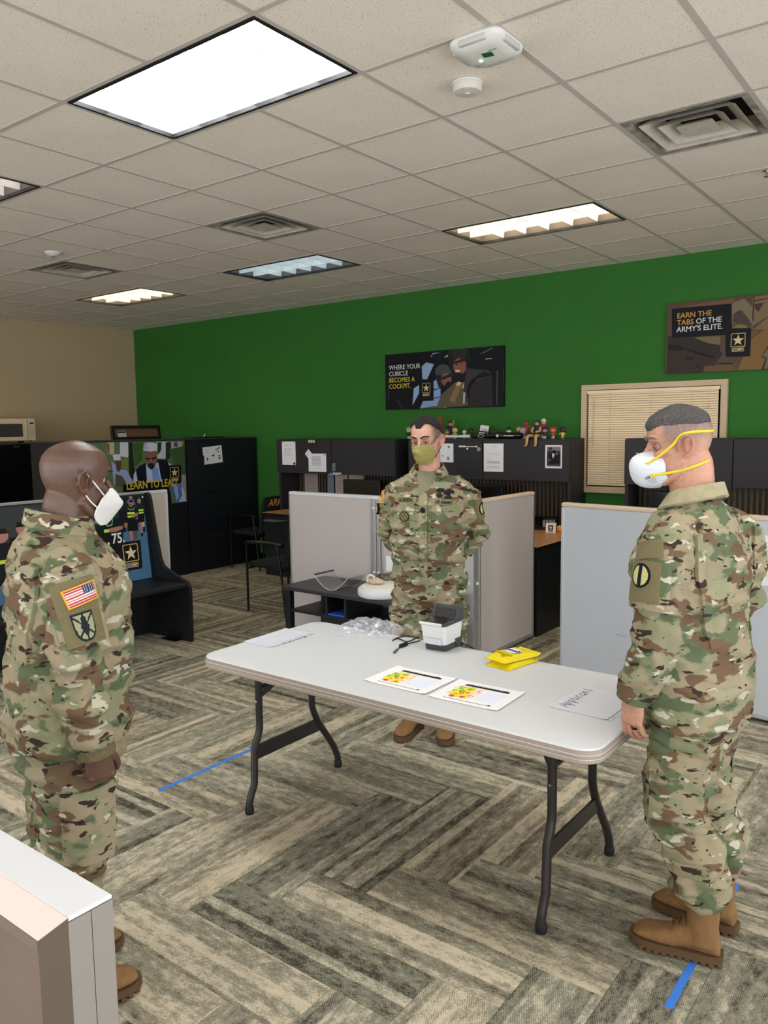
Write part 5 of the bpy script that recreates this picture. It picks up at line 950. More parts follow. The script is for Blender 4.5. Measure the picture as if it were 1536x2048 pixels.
c = g.mix(step(L4, .645), c, col4((187, 182, 161))); c = g.mix(step(L5, .635), c, col4((59, 46, 40))); c = g.mix(step(L6, .72), c, col4((60, 48, 42)))
g.color(c); g.b.inputs['Roughness'].default_value = .9; g.b.inputs['Specular IOR Level'].default_value = .15
wv = g.noise(g.mapping((1, 1, 1)), 28.0, 3); wf = g.noise(ob, 700, 1); g.bump(g.math('ADD', wv, g.math('MULTIPLY', wf, .15)), .35, .008)
M_CAMO = MATS['camouflage']
g = N('skin_tone'); at = g.n('Attribute', attribute_name='Col'); nz = g.noise(g.tc.outputs['Object'], 90, 3)
mx = g.n('Mix', data_type='RGBA', blend_type='MULTIPLY'); mx.inputs[0].default_value = 1; g.t.links.new(at.outputs['Color'], mx.inputs[6]); g.t.links.new(g.ramp(nz, [(.3, (.90, .88, .87)), (.7, (1.06, 1.05, 1.05))]), mx.inputs[7]); g.color(mx.outputs[2])
g.b.inputs['Roughness'].default_value = .47; g.b.inputs['Subsurface Weight'].default_value = .08; g.b.inputs['Subsurface Radius'].default_value = (.012, .005, .003); g.bump(g.noise(g.tc.outputs['Object'], 420, 2), .12, .002)
for nm_, rg_ in (('skin_dark', .40),):
    m2_ = MATS['skin_tone'].copy(); m2_.name = nm_; m2_.node_tree.nodes['Principled BSDF'].inputs['Roughness'].default_value = rg_; MATS[nm_] = m2_
M_VEL = mat('velcro_olive', (122, 112, 78), .98, var=.12, vscale=260, bump=.5, bscale=500); M_BOOT = mat('boot_suede', (132, 97, 58), .85, var=.14, vscale=30, bump=.25, bscale=260); M_SOLE = mat('boot_sole', (92, 68, 42), .8, bump=.1, bscale=90)
M_LACE = mat('boot_lace', (112, 84, 50), .9); M_TEE_S = mat('tshirt_olive', (128, 122, 96), .95, bump=.1, bscale=300)

def remesh(mb, voxel, it=4, fac=.5):
    me = mb.mesh('tmp'); o = bpy.data.objects.new('tmp', me); COL.objects.link(o)
    m = o.modifiers.new('r', 'REMESH'); m.mode = 'VOXEL'; m.voxel_size = voxel; m.adaptivity = 0
    if it: s = o.modifiers.new('s', 'SMOOTH'); s.factor = fac; s.iterations = it
    dg = bpy.context.evaluated_depsgraph_get(); r = bpy.data.meshes.new_from_object(o.evaluated_get(dg)); bpy.data.objects.remove(o); bpy.data.meshes.remove(me)
    return r
def vco(me): a = np.empty(len(me.vertices)*3); me.vertices.foreach_get('co', a); return a.reshape(-1, 3)
def vno(me): a = np.empty(len(me.vertices)*3); me.vertices.foreach_get('normal', a); return a.reshape(-1, 3)
def setco(me, a): me.vertices.foreach_set('co', a.ravel()); me.update()
def link(me, name, m, parent):
    me.name = name; me.materials.clear(); me.materials.append(m); me.polygons.foreach_set('use_smooth', [True]*len(me.polygons)); me.update()
    o = bpy.data.objects.new(name, me); COL.objects.link(o); o.parent = parent; return o
def n3(p, s, o=0): return noise.noise(Vector((p[0]*s[0]+o, p[1]*s[1]+o*.7, p[2]*s[2]-o)))
def bvh_of(me): return BVHTree.FromPolygons([v.co[:] for v in me.vertices], [p.vertices[:] for p in me.polygons])
def bez(pts, n):
    """resample a polyline through a Catmull-Rom curve"""
    return cat([tuple(p) for p in pts], n)
def limb(mb, pts, rad, n=14, sub=4, ref=None):
    P_ = cat(pts, sub); k = len(pts)-1; R = []
    for i in range(len(P_)):
        a = min(i/sub, k-1e-6); j = int(a); f = a-j; r0, r1 = rad[j], rad[j+1]
        r0 = r0 if isinstance(r0, tuple) else (r0, r0); r1 = r1 if isinstance(r1, tuple) else (r1, r1); R.append((r0[0]*(1-f)+r1[0]*f, r0[1]*(1-f)+r1[1]*f))
    mb.tube(P_, R, n, ref=ref)
def sect(mb, S_, n=28, e=.9):
    """torso loft: (z, cx, cy, rx, ry)"""
    rg = []
    for z, cx, cy, rx, ry in S_:
        rg.append([(cx+rx*math.copysign(abs(math.cos(q))**e, math.cos(q)), cy+ry*math.copysign(abs(math.sin(q))**e, math.sin(q)), z) for q in [2*PI*i/n for i in range(n)]])
    mb.loft(rg)

HZ = [-.120, -.108, -.09, -.07, -.05, -.03, -.01, .01, .03, .05, .07, .09, .105, .115, .120]
HF_ = [.052, .076, .088, .088, .087, .086, .084, .087, .093, .094, .090, .076, .052, .026, .004]
HB_ = [-.005, -.02, -.036, -.052, -.066, -.079, -.090, -.097, -.101, -.101, -.095, -.080, -.056, -.028, -.004]
HW_ = [.018, .034, .048, .056, .061, .065, .068, .071, .074, .0745, .071, .060, .043, .024, .004]
def head_parts(mb, H, width=1.0, nose=1.0):
    rg = []
    for z, f, b_, w in zip(HZ, HF_, HB_, HW_):
        ring = []
        for i in range(32):
            q = 2*PI*i/32; s, c_ = math.sin(q), math.cos(q); m = (f+b_)/2; d = (f-b_)/2
            ring.append(tuple(H @ Vector((w*width*math.copysign(abs(c_)**.88, c_), m+d*math.copysign(abs(s)**(.86 if s > 0 else .95), s), z))))
        rg.append(ring)
    mb.loft(rg)
    T = lambda p: tuple(H @ Vector(p))
    # nose
    limb(mb, [T((0, .086, .022)), T((0, .097, -.002)), T((0, .110*nose, -.028)), T((0, .104, -.042))], [.007, .009, .0125, .008], 10, 3)
    for s in (-1, 1):
        limb(mb, [T((s*.011, .088, -.036)), T((s*.012, .100, -.037))], [.009, .007], 8, 2)
        limb(mb, [T((s*.010, .086, .028)), T((s*.030, .089, .034)), T((s*.052, .074, .028))], [.008, .0095, .006], 8, 3)       # brow ridge
        limb(mb, [T((s*.030, .078, -.026)), T((s*.048, .066, -.018)), T((s*.062, .036, -.012))], [.012, .014, .010], 8, 3)    # cheekbone
        limb(mb, [T((s*.058, -.002, -.058)), T((s*.050, .03, -.088)), T((s*.025, .066, -.110))], [.012, .014, .014], 8, 3)     # jaw
        # ear: bowl, helix rim, lobe
        ex = s*.072*width
        hx_ = [(ex, .016, -.016), (ex+s*.010, .016, .008), (ex+s*.016, .006, .026), (ex+s*.021, -.010, .030), (ex+s*.024, -.022, .020), (ex+s*.022, -.024, .0), (ex+s*.016, -.017, -.020), (ex+s*.010, -.006, -.032), (ex+s*.006, .004, -.034)]
        limb(mb, [T(p) for p in hx_], [.0045, .005, .0052, .0055, .0055, .0052, .005, .0075, .006], 8, 3)
        limb(mb, [T((ex+s*.004, -.004, .018)), T((ex+s*.009, -.010, .002)), T((ex+s*.006, -.004, -.018))], [(.009, .004), (.012, .004), (.008, .004)], 8, 2)
        limb(mb, [T((ex-s*.01, -.008, .014)), T((ex+s*.014, -.020, .012))], [.008, .004], 8, 2); limb(mb, [T((ex-s*.01, -.008, -.012)), T((ex+s*.012, -.016, -.012))], [.008, .004], 8, 2)
    limb(mb, [T((-.022, .084, -.068)), T((0, .092, -.067)), T((.022, .084, -.068))], [.006, .008, .006], 8, 2)
def head_sculpt(co, H):
    Hi = H.inverted(); A = np.array(Hi)[:3, :3]; b_ = np.array(Hi)[:3, 3]; q = co @ A.T + b_; d = np.zeros_like(q)
    for s in (-1, 1):
        e = ((q[:, 0]-s*.032)/.019)**2+((q[:, 2]-.006)/.013)**2+((q[:, 1]-.085)/.03)**2
        d[:, 1] -= .011*np.exp(-e)                                             # eye socket
        e = ((q[:, 0]-s*.068)/.02)**2+((q[:, 2]-.03)/.03)**2+((q[:, 1]-.055)/.025)**2; d[:, 0] -= s*.004*np.exp(-e)
    return co + d @ np.linalg.inv(A).T, q

def hand(mb, wrist, dn, palm, thumb, curl, k=1.0, spread=1.0):
    """wrist point, dn = finger direction, palm = palm normal (fingers curl that way), thumb = side of the thumb; curl = three joint angles"""
    d, c_, t_ = (Vector(x).normalized() for x in (dn, palm, thumb)); w = Vector(wrist); nails = []
    P_ = lambda a, b_, e: w+d*a*k+t_*b_*k+c_*e*k
    rg = []
    for a, hw, ht in ((-.03, .027, .022), (0, .029, .021), (.03, .038, .019), (.06, .043, .017), (.088, .042, .014), (.094, .038, .010)):
        rg.append([tuple(P_(a, hw*math.cos(q), ht*math.sin(q)-.004*(1-math.cos(q)**2))) for q in [2*PI*i/16 for i in range(16)]])
    mb.loft(rg)
    for i, (b0, ls, r) in enumerate(((.031, (.044, .027, .021), .0095), (.0105, (.047, .031, .022), .0098), (-.0105, (.044, .029, .021), .0094), (-.030, (.035, .022, .018), .0084))):
        ang = 0; b0 = b0*1.10; r = r*.90; p = P_(.082, b0*spread, 0); pts = [tuple(P_(.055, b0*.9, .002)), tuple(p)]; rr_ = [r*1.02, r*1.08]
        for j, l in enumerate(ls):
            ang += curl[j]*(1+.08*(i-1.2)); p = p+(d*math.cos(ang)+c_*math.sin(ang))*l*k+t_*(b0*.03); pts.append(tuple(p)); rr_.append(r*(1.0 if j == 0 else .95 if j == 1 else .72))
            if j < 2: nails.append(p)
        limb(mb, pts, [x*k for x in rr_], 10, 3)
    a = [P_(.012, .026, .010), P_(.040, .050, .018), P_(.068, .058, .026), P_(.090, .054, .034)]
    limb(mb, [tuple(x) for x in a], [.015*k, .0125*k, .0105*k, .0075*k], 10, 3)
    # knuckles
    for b0 in (.031, .0105, -.0105, -.030): limb(mb, [tuple(P_(.080, b0, -.009)), tuple(P_(.088, b0, -.008))], [.0075*k, .007*k], 8, 1)
    return P_

def grid_decal(name, parent, bvh, c, dirn, up, w, h, material, off=.003, nx=10, ny=10, fn=None, skirt=.004, mtag=None, shear=0):
    """cloth patch laid on a garment: grid projected along dirn onto the surface"""
    dirn = Vector(dirn).normalized(); up = Vector(up); up = (up-dirn*up.dot(dirn)).normalized(); rt = dirn.cross(up); c = Vector(c)
    G = np.full((ny+1, nx+1), np.nan); PT = {}
    for j in range(ny+1):
        for i in range(nx+1):
            v = (j/ny-.5); u = (i/nx-.5); p = c+rt*(u*w+shear*v*h)+up*(v*h)-dirn*.2; PT[i, j] = p
            loc, nr, ix, ds = bvh.ray_cast(p, dirn, .6)
            if loc is not None: G[j, i] = ds
    med = np.nanmin(G) if np.isfinite(G).any() else .2; G = np.where(np.isfinite(G), G, med+.05); G = np.minimum(G, med+.055)
    for _ in range(max(2, (nx+ny)//5)):
        q_ = np.pad(G, 1, mode='edge'); G = .5*np.minimum(G, 9)+.125*(q_[2:, 1:-1]+q_[:-2, 1:-1]+q_[1:-1, 2:]+q_[1:-1, :-2])
    if fn or nx*ny >= 100:
        U_, V_ = np.meshgrid(np.linspace(-.5, .5, nx+1), np.linspace(-.5, .5, ny+1)); B_ = np.stack([np.ones_like(U_), U_, V_, U_*U_, V_*V_, U_*V_], -1).reshape(-1, 6)
        F0 = (B_ @ np.linalg.lstsq(B_, G.ravel(), rcond=None)[0]).reshape(G.shape); F0 -= max(0, np.percentile(F0-G, 97)); G = F0
    vs = [(PT[i, j]+dirn*float(G[j, i]-.002), -dirn) for j in range(ny+1) for i in range(nx+1)]
    m = MB(); keep = {}; cols = []; idx = lambda i, j: j*(nx+1)+i; fs = []
    for j in range(ny):
        for i in range(nx):
            cl = fn((i+.5)/nx-.5, (j+.5)/ny-.5) if fn else 0
            if cl is None: continue
            fs.append((idx(i, j), idx(i+1, j), idx(i+1, j+1), idx(i, j+1))); cols.append(cl)
    V = [p+n_*off for p, n_ in vs]; o = len(V); V += [p-n_*skirt for p, n_ in vs]
    cnt = {}
    for f in fs:
        for a, b_ in zip(f, f[1:]+f[:1]): cnt[(a, b_)] = 1
    F_ = list(fs); C_ = list(cols)
    for f, cl in zip(fs, cols):
        for a, b_ in zip(f, f[1:]+f[:1]):
            if (b_, a) not in cnt: F_.append((b_, a, o+a, o+b_)); C_.append(cl)
    us = sorted({i for f in F_ for i in f}); mp = {a: k for k, a in enumerate(us)}
    me = bpy.data.meshes.new(name); me.from_pydata([V[i][:] for i in us], [], [[mp[i] for i in f] for f in F_])
    if fn:
        at_ = me.color_attributes.new('Col', 'FLOAT_COLOR', 'CORNER'); buf = []
        for f, cl in zip(F_, C_): buf += [*lin(cl), 1.0]*len(f)
        at_.data.foreach_set('color', buf)
    o_ = link(me, name, material, parent); me.set_sharp_from_angle(angle=math.radians(40))
    return o_
def text_decal(name, parent, bvh, c, dirn, up, s, size, m, off=.006, bold=.0006, sx=1.0):
    dirn = Vector(dirn).normalized(); up = Vector(up); up = (up-dirn*up.dot(dirn)).normalized(); rt = dirn.cross(up)
    o = text(name, s, size, m, parent, Matrix.Identity(4), bold=bold, align='CENTER', ext=.0004, sx=sx); me = o.data; co = vco(me)
    for i, (x, y, z) in enumerate(co):
        p = Vector(c)+rt*x+up*(y-size*.35)-dirn*.2; loc, nr, ix, ds = bvh.ray_cast(p, dirn, .6)
        if loc is None: loc = p+dirn*.2
        co[i] = (loc-dirn*(off+z))[:]
    setco(me, co); return o

def mk_person(label, loc, facing, k, o):
    t = thing('person', label, 'person', (loc[0], loc[1], 0), facing-PI/2)
    K = lambda p: tuple(x*k for x in p)
    bw, bd = o.get('bw', 1.0), o.get('bd', 1.0); lean = o.get('lean', .02); tw = o.get('twist', 0.0); hem = o.get('hem', .83)
    def TW(p):                      # twist of the upper body
        a = tw*min(1, max(0, (p[2]/k-.85)/.4)); x, y = p[0], p[1]; return (x*math.cos(a)-y*math.sin(a), x*math.sin(a)+y*math.cos(a), p[2])
    TWi = lambda p: (p[0]*math.cos(tw)+p[1]*math.sin(tw), -p[0]*math.sin(tw)+p[1]*math.cos(tw), p[2])
    S_ = [(hem, 0, 0, .196, .150), (hem+.012, 0, 0, .203, .157), (.94, 0, .002, .196, .152), (1.05, 0, .012, .190, .150), (1.16, 0, .016, .196, .152), (1.27, 0, .012, .198, .150), (1.345, 0, .002, .188, .136), (1.40, 0, -.008, .152, .115), (1.44, 0, -.016, .108, .094), (1.47, 0, -.018, .084, .080), (1.49, 0, -.016, .076, .072)]
    ln = lambda z: lean*max(0, (z-.9)/.6)
    SJ = [(z*k, cx, (cy+ln(z))*k, rx*bw*k, ry*bd*k) for z, cx, cy, rx, ry in S_]
    arms = o['arms']
    # ---------------- jacket
    jb = MB(); sect(jb, SJ)
    for s, A in arms.items():
        sh, el, wr = (Vector(K(p)) for p in A['pts'])
        inn = Vector((s*.075*k, (ln(1.4)-.008)*k, 1.405*k)); ua = .072*bw*k
        m1 = sh.lerp(el, .5); m2 = el.lerp(wr, .5)
        limb(jb, [inn, sh+Vector((-s*.010, 0, -.006)), sh.lerp(el, .25)+Vector((s*.006, 0, 0)), m1, el, m2, wr.lerp(el, .06), wr], [.062*k, .064*k*bw, .071*k*bw, .069*k*bw, .062*k*bw, .059*k*bw, .050*k, .047*k], 16, 4)
    if tw: jb.v = [TW(p) for p in jb.v]
    jm = remesh(jb, .0095, 5); co, no = vco(jm), vno(jm)
    sd = o.get('seed', 1); dis = np.empty(len(co))
    els = [Vector(TW(K(A['pts'][1]))) for A in arms.values()]
    for i, p in enumerate(co):
        f = max(0, 1-abs(n3(p, (4.5, 4.5, 9), sd)*2.6))**1.6; f2 = max(0, 1-abs(n3(p, (10, 10, 17), sd+5)*2.4))**1.4
        we = max([math.exp(-((Vector(p)-e).length/.13)**2) for e in els]); wz = math.exp(-((p[2]/k-1.0)/.16)**2)
        dis[i] = (.014+.012*we+.003*wz)*(f-.4)+(.0065+.006*we)*(f2-.4)+.007*n3(p, (3, 3, 3.5), sd+9)
    setco(jm, co+no*dis[:, None])
    jb_ = bvh_of(jm)
    if o.get('vneck'):
        bm2 = bmesh.new(); bm2.from_mesh(jm); dl = [f for f in bm2.faces if (lambda c: TWi(c)[1] > 0 and abs(TWi(c)[0]) < (c.z/k-o['vneck'])*.60)(f.calc_center_median())]; bmesh.ops.delete(bm2, geom=dl, context='FACES'); bm2.to_mesh(jm); bm2.free()
    jk = link(jm, 'jacket', M_CAMO, t)
    # ---------------- trousers
    tb = MB(); ft = o['feet']
    sect(tb, [(.74*k, 0, -.002, .155*bw*k, .118*bd*k), (.80*k, 0, 0, .182*bw*k, .140*bd*k), (.90*k, 0, .0, .184*bw*k, .142*bd*k), (.99*k, 0, .004, .176*bw*k, .136*bd*k)])
    for s in (-1, 1):
        fx_, fy_, fa = ft[s]; kn = o.get('knee', {}).get(s, (0, 0))
        hipp = (s*.092*k, -.005*k, .86*k); kne = ((s*.092*.5+fx_*.5)*1.0+kn[0], (fy_*.5)+.012+kn[1], .50*k); an = (fx_, fy_-.008, .235*k); a2 = (fx_, fy_-.006, .185*k)
        m_ = tuple((a+b_)/2+(0, .004, 0)[j] for j, (a, b_) in enumerate(zip(hipp, kne))); c_ = tuple((a*.5+b_*.5)-(0, .012, 0)[j] for j, (a, b_) in enumerate(zip(kne, an)))
        limb(tb, [hipp, m_, kne, c_, an, a2], [.108*k*bw, .105*k*bw, .089*k*bw, .086*k*bw, .084*k, .064*k], 16, 4)
    tm_ = remesh(tb, .0095, 5); co, no = vco(tm_), vno(tm_)
    for i, p in enumerate(co):
        z = p[2]/k; f = max(0, 1-abs(n3(p, (5.5, 5.5, 10), sd+3)*2.6))**1.6; f2 = max(0, 1-abs(n3(p, (11, 11, 19), sd+8)*2.4))**1.4; wk = math.exp(-((z-.50)/.10)**2)+math.exp(-((z-.27)/.07)**2)+.7*math.exp(-((z-.80)/.06)**2)
        dis_ = (.013+.014*wk)*(f-.4)+(.006+.004*wk)*(f2-.4); co[i] = p+no[i]*dis_
    setco(tm_, co); tr = link(tm_, 'trousers', M_CAMO, t); tb_ = bvh_of(tm_)
    for s in (-1, 1):      # cargo pocket and flap on each thigh
        if s in o.get('pockets', (-1, 1)):
            pz = .60*k; fx_ = ft[s][0]; cx_ = s*.2*k
            q = grid_decal('cargo_pocket', t, tb_, (cx_, .0, pz), (-s, 0, 0), (0, 0, 1), .150*k, .20*k, M_CAMO, .012, 10, 10, skirt=.012)
            grid_decal('pocket_flap', t, tb_, (cx_, .0, pz+.085*k), (-s, 0, 0), (0, o.get('flap', 0)*s, 1), .160*k, .085*k, M_CAMO, .019, 10, 6, skirt=.016)
            grid_decal('calf_pocket_flap', t, tb_, (cx_*.9, ft[s][1], .34*k), (-s, 0, 0), (0, 0, 1), .11*k, .04*k, M_CAMO, .007, 8, 4)
    # ---------------- boots
    for s in (-1, 1):
        fx_, fy_, fa = ft[s]; R_ = Matrix.Translation((fx_, fy_, 0)) @ Matrix.Rotation(fa, 4, 'Z') @ Matrix.Diagonal((.98, .93, 1, 1)); bm_ = MB()
        sh_ = [(-.078, .028, .075, .030), (-.066, .034, .100, .030), (-.03, .037, .128, .030), (.01, .038, .132, .030), (.045, .039, .112, .030), (.085, .043, .088, .030), (.125, .048, .078, .030), (.165, .047, .072, .032), (.192, .040, .062, .034), (.208, .028, .050, .036), (.214, .012, .042, .038)]
        bm_.loft([[(w*math.copysign(abs(math.cos(q))**.8, math.cos(q))+.006*max(0, y)/.2*s*-1, y, z0+(zt-z0)*(.5+.5*math.copysign(abs(math.sin(q))**.75, math.sin(q)))) for q in [2*PI*i/18 for i in range(18)]] for y, w, zt, z0 in sh_])
        limb(bm_, [(0, -.022, .06), (0, -.02, .12), (0, -.022, .18), (0, -.022, .27)], [(.048, .058), (.047, .052), (.047, .052), (.046, .05)], 16, 3, ref=(1, 0, 0))
        mm_ = remesh(bm_, .0055, 3); co = vco(mm_); no = vno(mm_)
        for i, p in enumerate(co): co[i] = p+no[i]*(.0035*(1-abs(n3(p, (14, 30, 30), sd))*2)*math.exp(-((p[1]-.07)/.05)**2)+.0025*n3(p, (20, 20, 30), 2)*(p[2] > .1))
        setco(mm_, co); mm_.transform(R_); bt = link(mm_, 'boot', M_BOOT, t)
        sb = MB(); out = [(-.026, -.088), (.026, -.088), (.040, -.05), (.041, 0), (.044, .06), (.052, .12), (.050, .17), (.038, .208), (.014, .224), (-.014, .224), (-.038, .208), (-.050, .17), (-.052, .12), (-.044, .06), (-.041, 0), (-.040, -.05)]
        sb.prism([(x*.98-.006*max(0, y)/.2*s, y) for x, y in out], lambda u, v, d: (u, v, d), .012, .036); me_ = sb.mesh('sole', 40); me_.transform(R_); me_.materials.append(M_SOLE); so = bpy.data.objects.new('sole', me_); COL.objects.link(so); so.parent = bt
        lug = MB()
        for j in range(12):
            y = -.078+.0255*j
            hw_ = .041+.01*math.exp(-((y-.14)/.06)**2)-(.018*max(0, (y-.17)/.04) if y > .17 else 0)-(.010 if y < -.07 else 0); lug.box(-hw_, -hw_*.25, y-.008, y+.008, 0, .014, .002, seg=1).box(hw_*.25, hw_, y-.008, y+.008, 0, .014, .002, seg=1)
        me_ = lug.mesh('tread_lugs'); me_.transform(R_); me_.materials.append(M_SOLE); so = bpy.data.objects.new('tread_lugs', me_); COL.objects.link(so); so.parent = bt
        lc_ = MB()
        for j in range(5):
            y = .085-.021*j; z = .098+.013*j+(.016 if j > 2 else 0)*(j-2); lc_.tube([(-.026, y-.004, z-.012), (-.012, y, z+.004), (.012, y-.006, z+.004), (.026, y-.01, z-.012)], .003, 6)
        me_ = lc_.mesh('laces', 60); me_.transform(R_); me_.materials.append(M_LACE); so = bpy.data.objects.new('laces', me_); COL.objects.link(so); so.parent = bt
        # bloused trouser hem ring
    # ---------------- body: one continuous mesh from head to feet
    hc = Vector(TW(K(o['head']))); H = Matrix.Translation(hc) @ Matrix.Rotation(o['hyaw'], 4, 'Z') @ Matrix.Rotation(o.get('hpitch', 0), 4, 'X') @ Matrix.Rotation(o.get('hroll', 0), 4, 'Y') @ Matrix.Scale(o.get('hs', 1.0), 4)
    bb = MB(); T = lambda p: H @ Vector(p)
    sect(bb, [(z, cx, cy, rx*.78, ry*.76) for z, cx, cy, rx, ry in SJ[1:-2]]); rings = {}
    for s, A in arms.items():
        sh, el, wr = (Vector(K(p)) for p in A['pts'])
        limb(bb, [Vector((s*.08*k, ln(1.4)*k, 1.40*k)), sh, sh.lerp(el, .5), el, el.lerp(wr, .4), wr], [.040*k, .042*k, .042*k, .038*k, .038*k, .028*k], 12, 3)
        rings[s] = hand(bb, wr, *A['hand'], k=.98*k)
    bb.v = [TW(p) for p in bb.v]
    head_parts(bb, H, o.get('hw', 1.0)); nb = Vector((0, (ln(1.44)-.012)*k, 1.40*k)); nk = o.get('nk', 1)
    limb(bb, [nb, nb.lerp(T((0, -.03, -.075)), .5), T((0, -.026, -.06)), T((0, -.02, 0))], [.062*k, (.060*k*nk, .062*k*nk), (.056*k*nk, .062*k*nk), .05*k], 18, 4, ref=(1, 0, 0))
    for s in (-1, 1):
        fx_, fy_, fa = ft[s]; kn = o.get('knee', {}).get(s, (0, 0)); limb(bb, [(s*.085*k, -.005, .88*k), ((s*.09*k+fx_)/2+kn[0], fy_/2+.012+kn[1], .50*k), (fx_, fy_-.012, .20), (fx_, fy_-.015, .06)], [.076*k, .052*k, .032, .028], 12, 3)
    bmsh = remesh(bb, .0043, 2, .5); co = vco(bmsh); co, q = head_sculpt(co, H); setco(bmsh, co)
    skin = np.array(lin(o['skin'])); C_ = np.tile(skin, (len(co), 1)); red = np.array(o.get('red', (1.10, .80, .76)))
    hd = q[:, 2] > -.16
    def blend(mask, colr): 
        m_ = np.clip(mask, 0, 1)[:, None]; C_[:] = C_*(1-m_)+np.array(lin(colr))*m_
    gs = lambda x0, y0, z0, a, b_, c_: np.exp(-(((q[:, 0]-x0)/a)**2+((q[:, 1]-y0)/b_)**2+((q[:, 2]-z0)/c_)**2))
    for s in (-1, 1):
        for (x0, y0, z0, a, b_, c_, w_) in ((s*.088, -.008, 0, .02, .03, .035, .9), (s*.045, .07, -.03, .025, .03, .022, .5), (0, .108, -.03, .02, .02, .02, .25)):
            m_ = (w_*gs(x0, y0, z0, a, b_, c_))[:, None]; C_ = C_*(1-m_)+C_*red*m_
        m_ = (.45*gs(s*.032, .08, .004, .018, .02, .011))[:, None]; C_ = C_*(1-m_)+C_*np.array((.62, .5, .5))*m_
    hm = o['hairmask'](q) if 'hairmask' in o else None
    if 'stubble' in o:
        cst, fn_ = o['stubble']; nzv = np.array([noise.noise(Vector(p)*330) for p in q]) if hd.any() else 0
        blend(np.where(hd, fn_(q)*(.78+.35*nzv), 0), cst)
    bmsh.color_attributes.new('Col', 'FLOAT_COLOR', 'POINT').data.foreach_set('color', np.hstack([C_, np.ones((len(C_), 1))]).ravel())
    body = link(bmsh, 'body', MATS[o.get('skinmat', 'skin_tone')], t)
    # hair shell grown from the scalp
    if hm is not None:
        no = vno(bmsh); keep = hm > .05; nidx = -np.ones(len(co), int); ids = np.nonzero(keep)[0]; nidx[ids] = np.arange(len(ids)); amp = o.get('hairlen', .010); V = []
        for i in ids:
            p = Vector(q[i]); h_ = (amp*(.65+.5*o['hairtop'](q[i]))*(1+.16*noise.noise(p*260)+.16*noise.noise(p*70)))*min(1, hm[i]*1.4)-.001; V.append(tuple(co[i]+no[i]*h_))
        Fh = [[int(nidx[v]) for v in p.vertices] for p in bmsh.polygons if all(keep[v] for v in p.vertices)]
        me_ = bpy.data.meshes.new('hair'); me_.from_pydata(V, [], Fh); link(me_, 'hair', o['hairmat'], t)
    # eyes, brows
    for s in (-1, 1):
        gz = o.get('gaze', (0, 0)); e = MB().ell((0, 0, 0), (.0100, .0100, .0100), 16); c0 = Vector((s*.0315, .0695, .005)); e.xf(H @ Matrix.Translation(c0)); ey = e.build('eye', mat('eye_white', (182, 164, 154), .25), t, 80)
        ir = MB().lathe([(.0052, 0), (.0050, .0010), (.0024, .0014), (.0005, .0014)], n=16); dv = Vector((gz[0], 1, gz[1])).normalized(); ir.xf(H @ Matrix.Translation(c0+dv*.0095) @ dv.to_track_quat('Z', 'Y').to_matrix().to_4x4()); ir.build('iris', mat('iris_brown', (44, 26, 18), .1), ey, 40)
        for zz, y_, r_ in ((.0095, .0820, .0042), (-.0040, .0805, .0032)):
            limb_ = MB(); limb(limb_, [tuple(T((s*.018, .0795, .004+(zz-.004)*.25))), tuple(T((s*.0315, y_, zz))), tuple(T((s*.046, .0735, .004+(zz-.004)*.3)))], [.0022, r_, .0022], 8, 5); lm = limb_.mesh('eyelid', 60); lo = bpy.data.objects.new('eyelid', lm); COL.objects.link(lo); lo.parent = t; lm.materials.append(mat('lid_%d' % o['skin'][0], tuple(int(x*.80) for x in o['skin']), .5))
        bw_ = MB(); limb(bw_, [tuple(T((s*.012, .0945, .027))), tuple(T((s*.028, .0975, .035))), tuple(T((s*.048, .083, .034))), tuple(T((s*.056, .072, .029)))], [(.004, .002), (.005, .0028), (.004, .0024), (.001, .001)], 8, 4); bw_.build('eyebrow', o['browmat'], t, 60)
    # ---------------- collar, cuffs, t-shirt
    cz = (1.488+o.get('cz', 0))*k; cy = (ln(1.49)-.016)*k; n = 34; cl = MB(); rg = []; op = math.radians(o.get('copen', 26))
    for i in range(n+1):
        a = PI/2+op+(2*PI-2*op)*i/n; fr = abs(((a-PI/2) % (2*PI))-PI)/PI       # 1 at the front
        up_ = (.030-.020*fr**2)*k+o.get('cup', 0); dn_ = (.006+.022*fr)*k; r_ = 1.0; x0, y0 = .078*k*math.cos(a), .082*k*math.sin(a)
        zf = -.052*fr**1.6*k
        rg.append([(x0*.96, cy+y0*.96, cz+zf-.02), (x0*.99, cy+y0*.99, cz+zf+up_), (x0*1.06, cy+y0*1.06, cz+zf+up_+.003), (x0*(1.22+.40*fr), cy+y0*(1.18+.22*fr), cz+zf-dn_), (x0*(1.16+.40*fr), cy+y0*(1.12+.22*fr), cz+zf-dn_-.007), (x0*1.05, cy+y0*1.05, cz+zf-.015)])
    cl.loft(rg); cl.v = [TW(p) for p in cl.v]; cl.build('collar', M_CAMO if not o.get('collar_plain') else mat('collar_faded', (158, 150, 118), .9, var=.1, vscale=40), t, 45)
    for s, A in arms.items():
        sh, el, wr = (Vector(TW(K(p))) for p in A['pts']); dv = (wr-el).normalized(); cf = MB(); limb(cf, [wr-dv*.045*k, wr-dv*.02*k, wr+dv*.012*k], [.050*k, .053*k, .052*k], 18, 3); m_ = cf.mesh('cuff', 50); m_.materials.append(M_CAMO if not o.get('cuff_olive') else mat('cuff_olive', (104, 94, 66), .95, var=.15, vscale=60)); co_ = bpy.data.objects.new('cuff', m_); COL.objects.link(co_); co_.parent = t
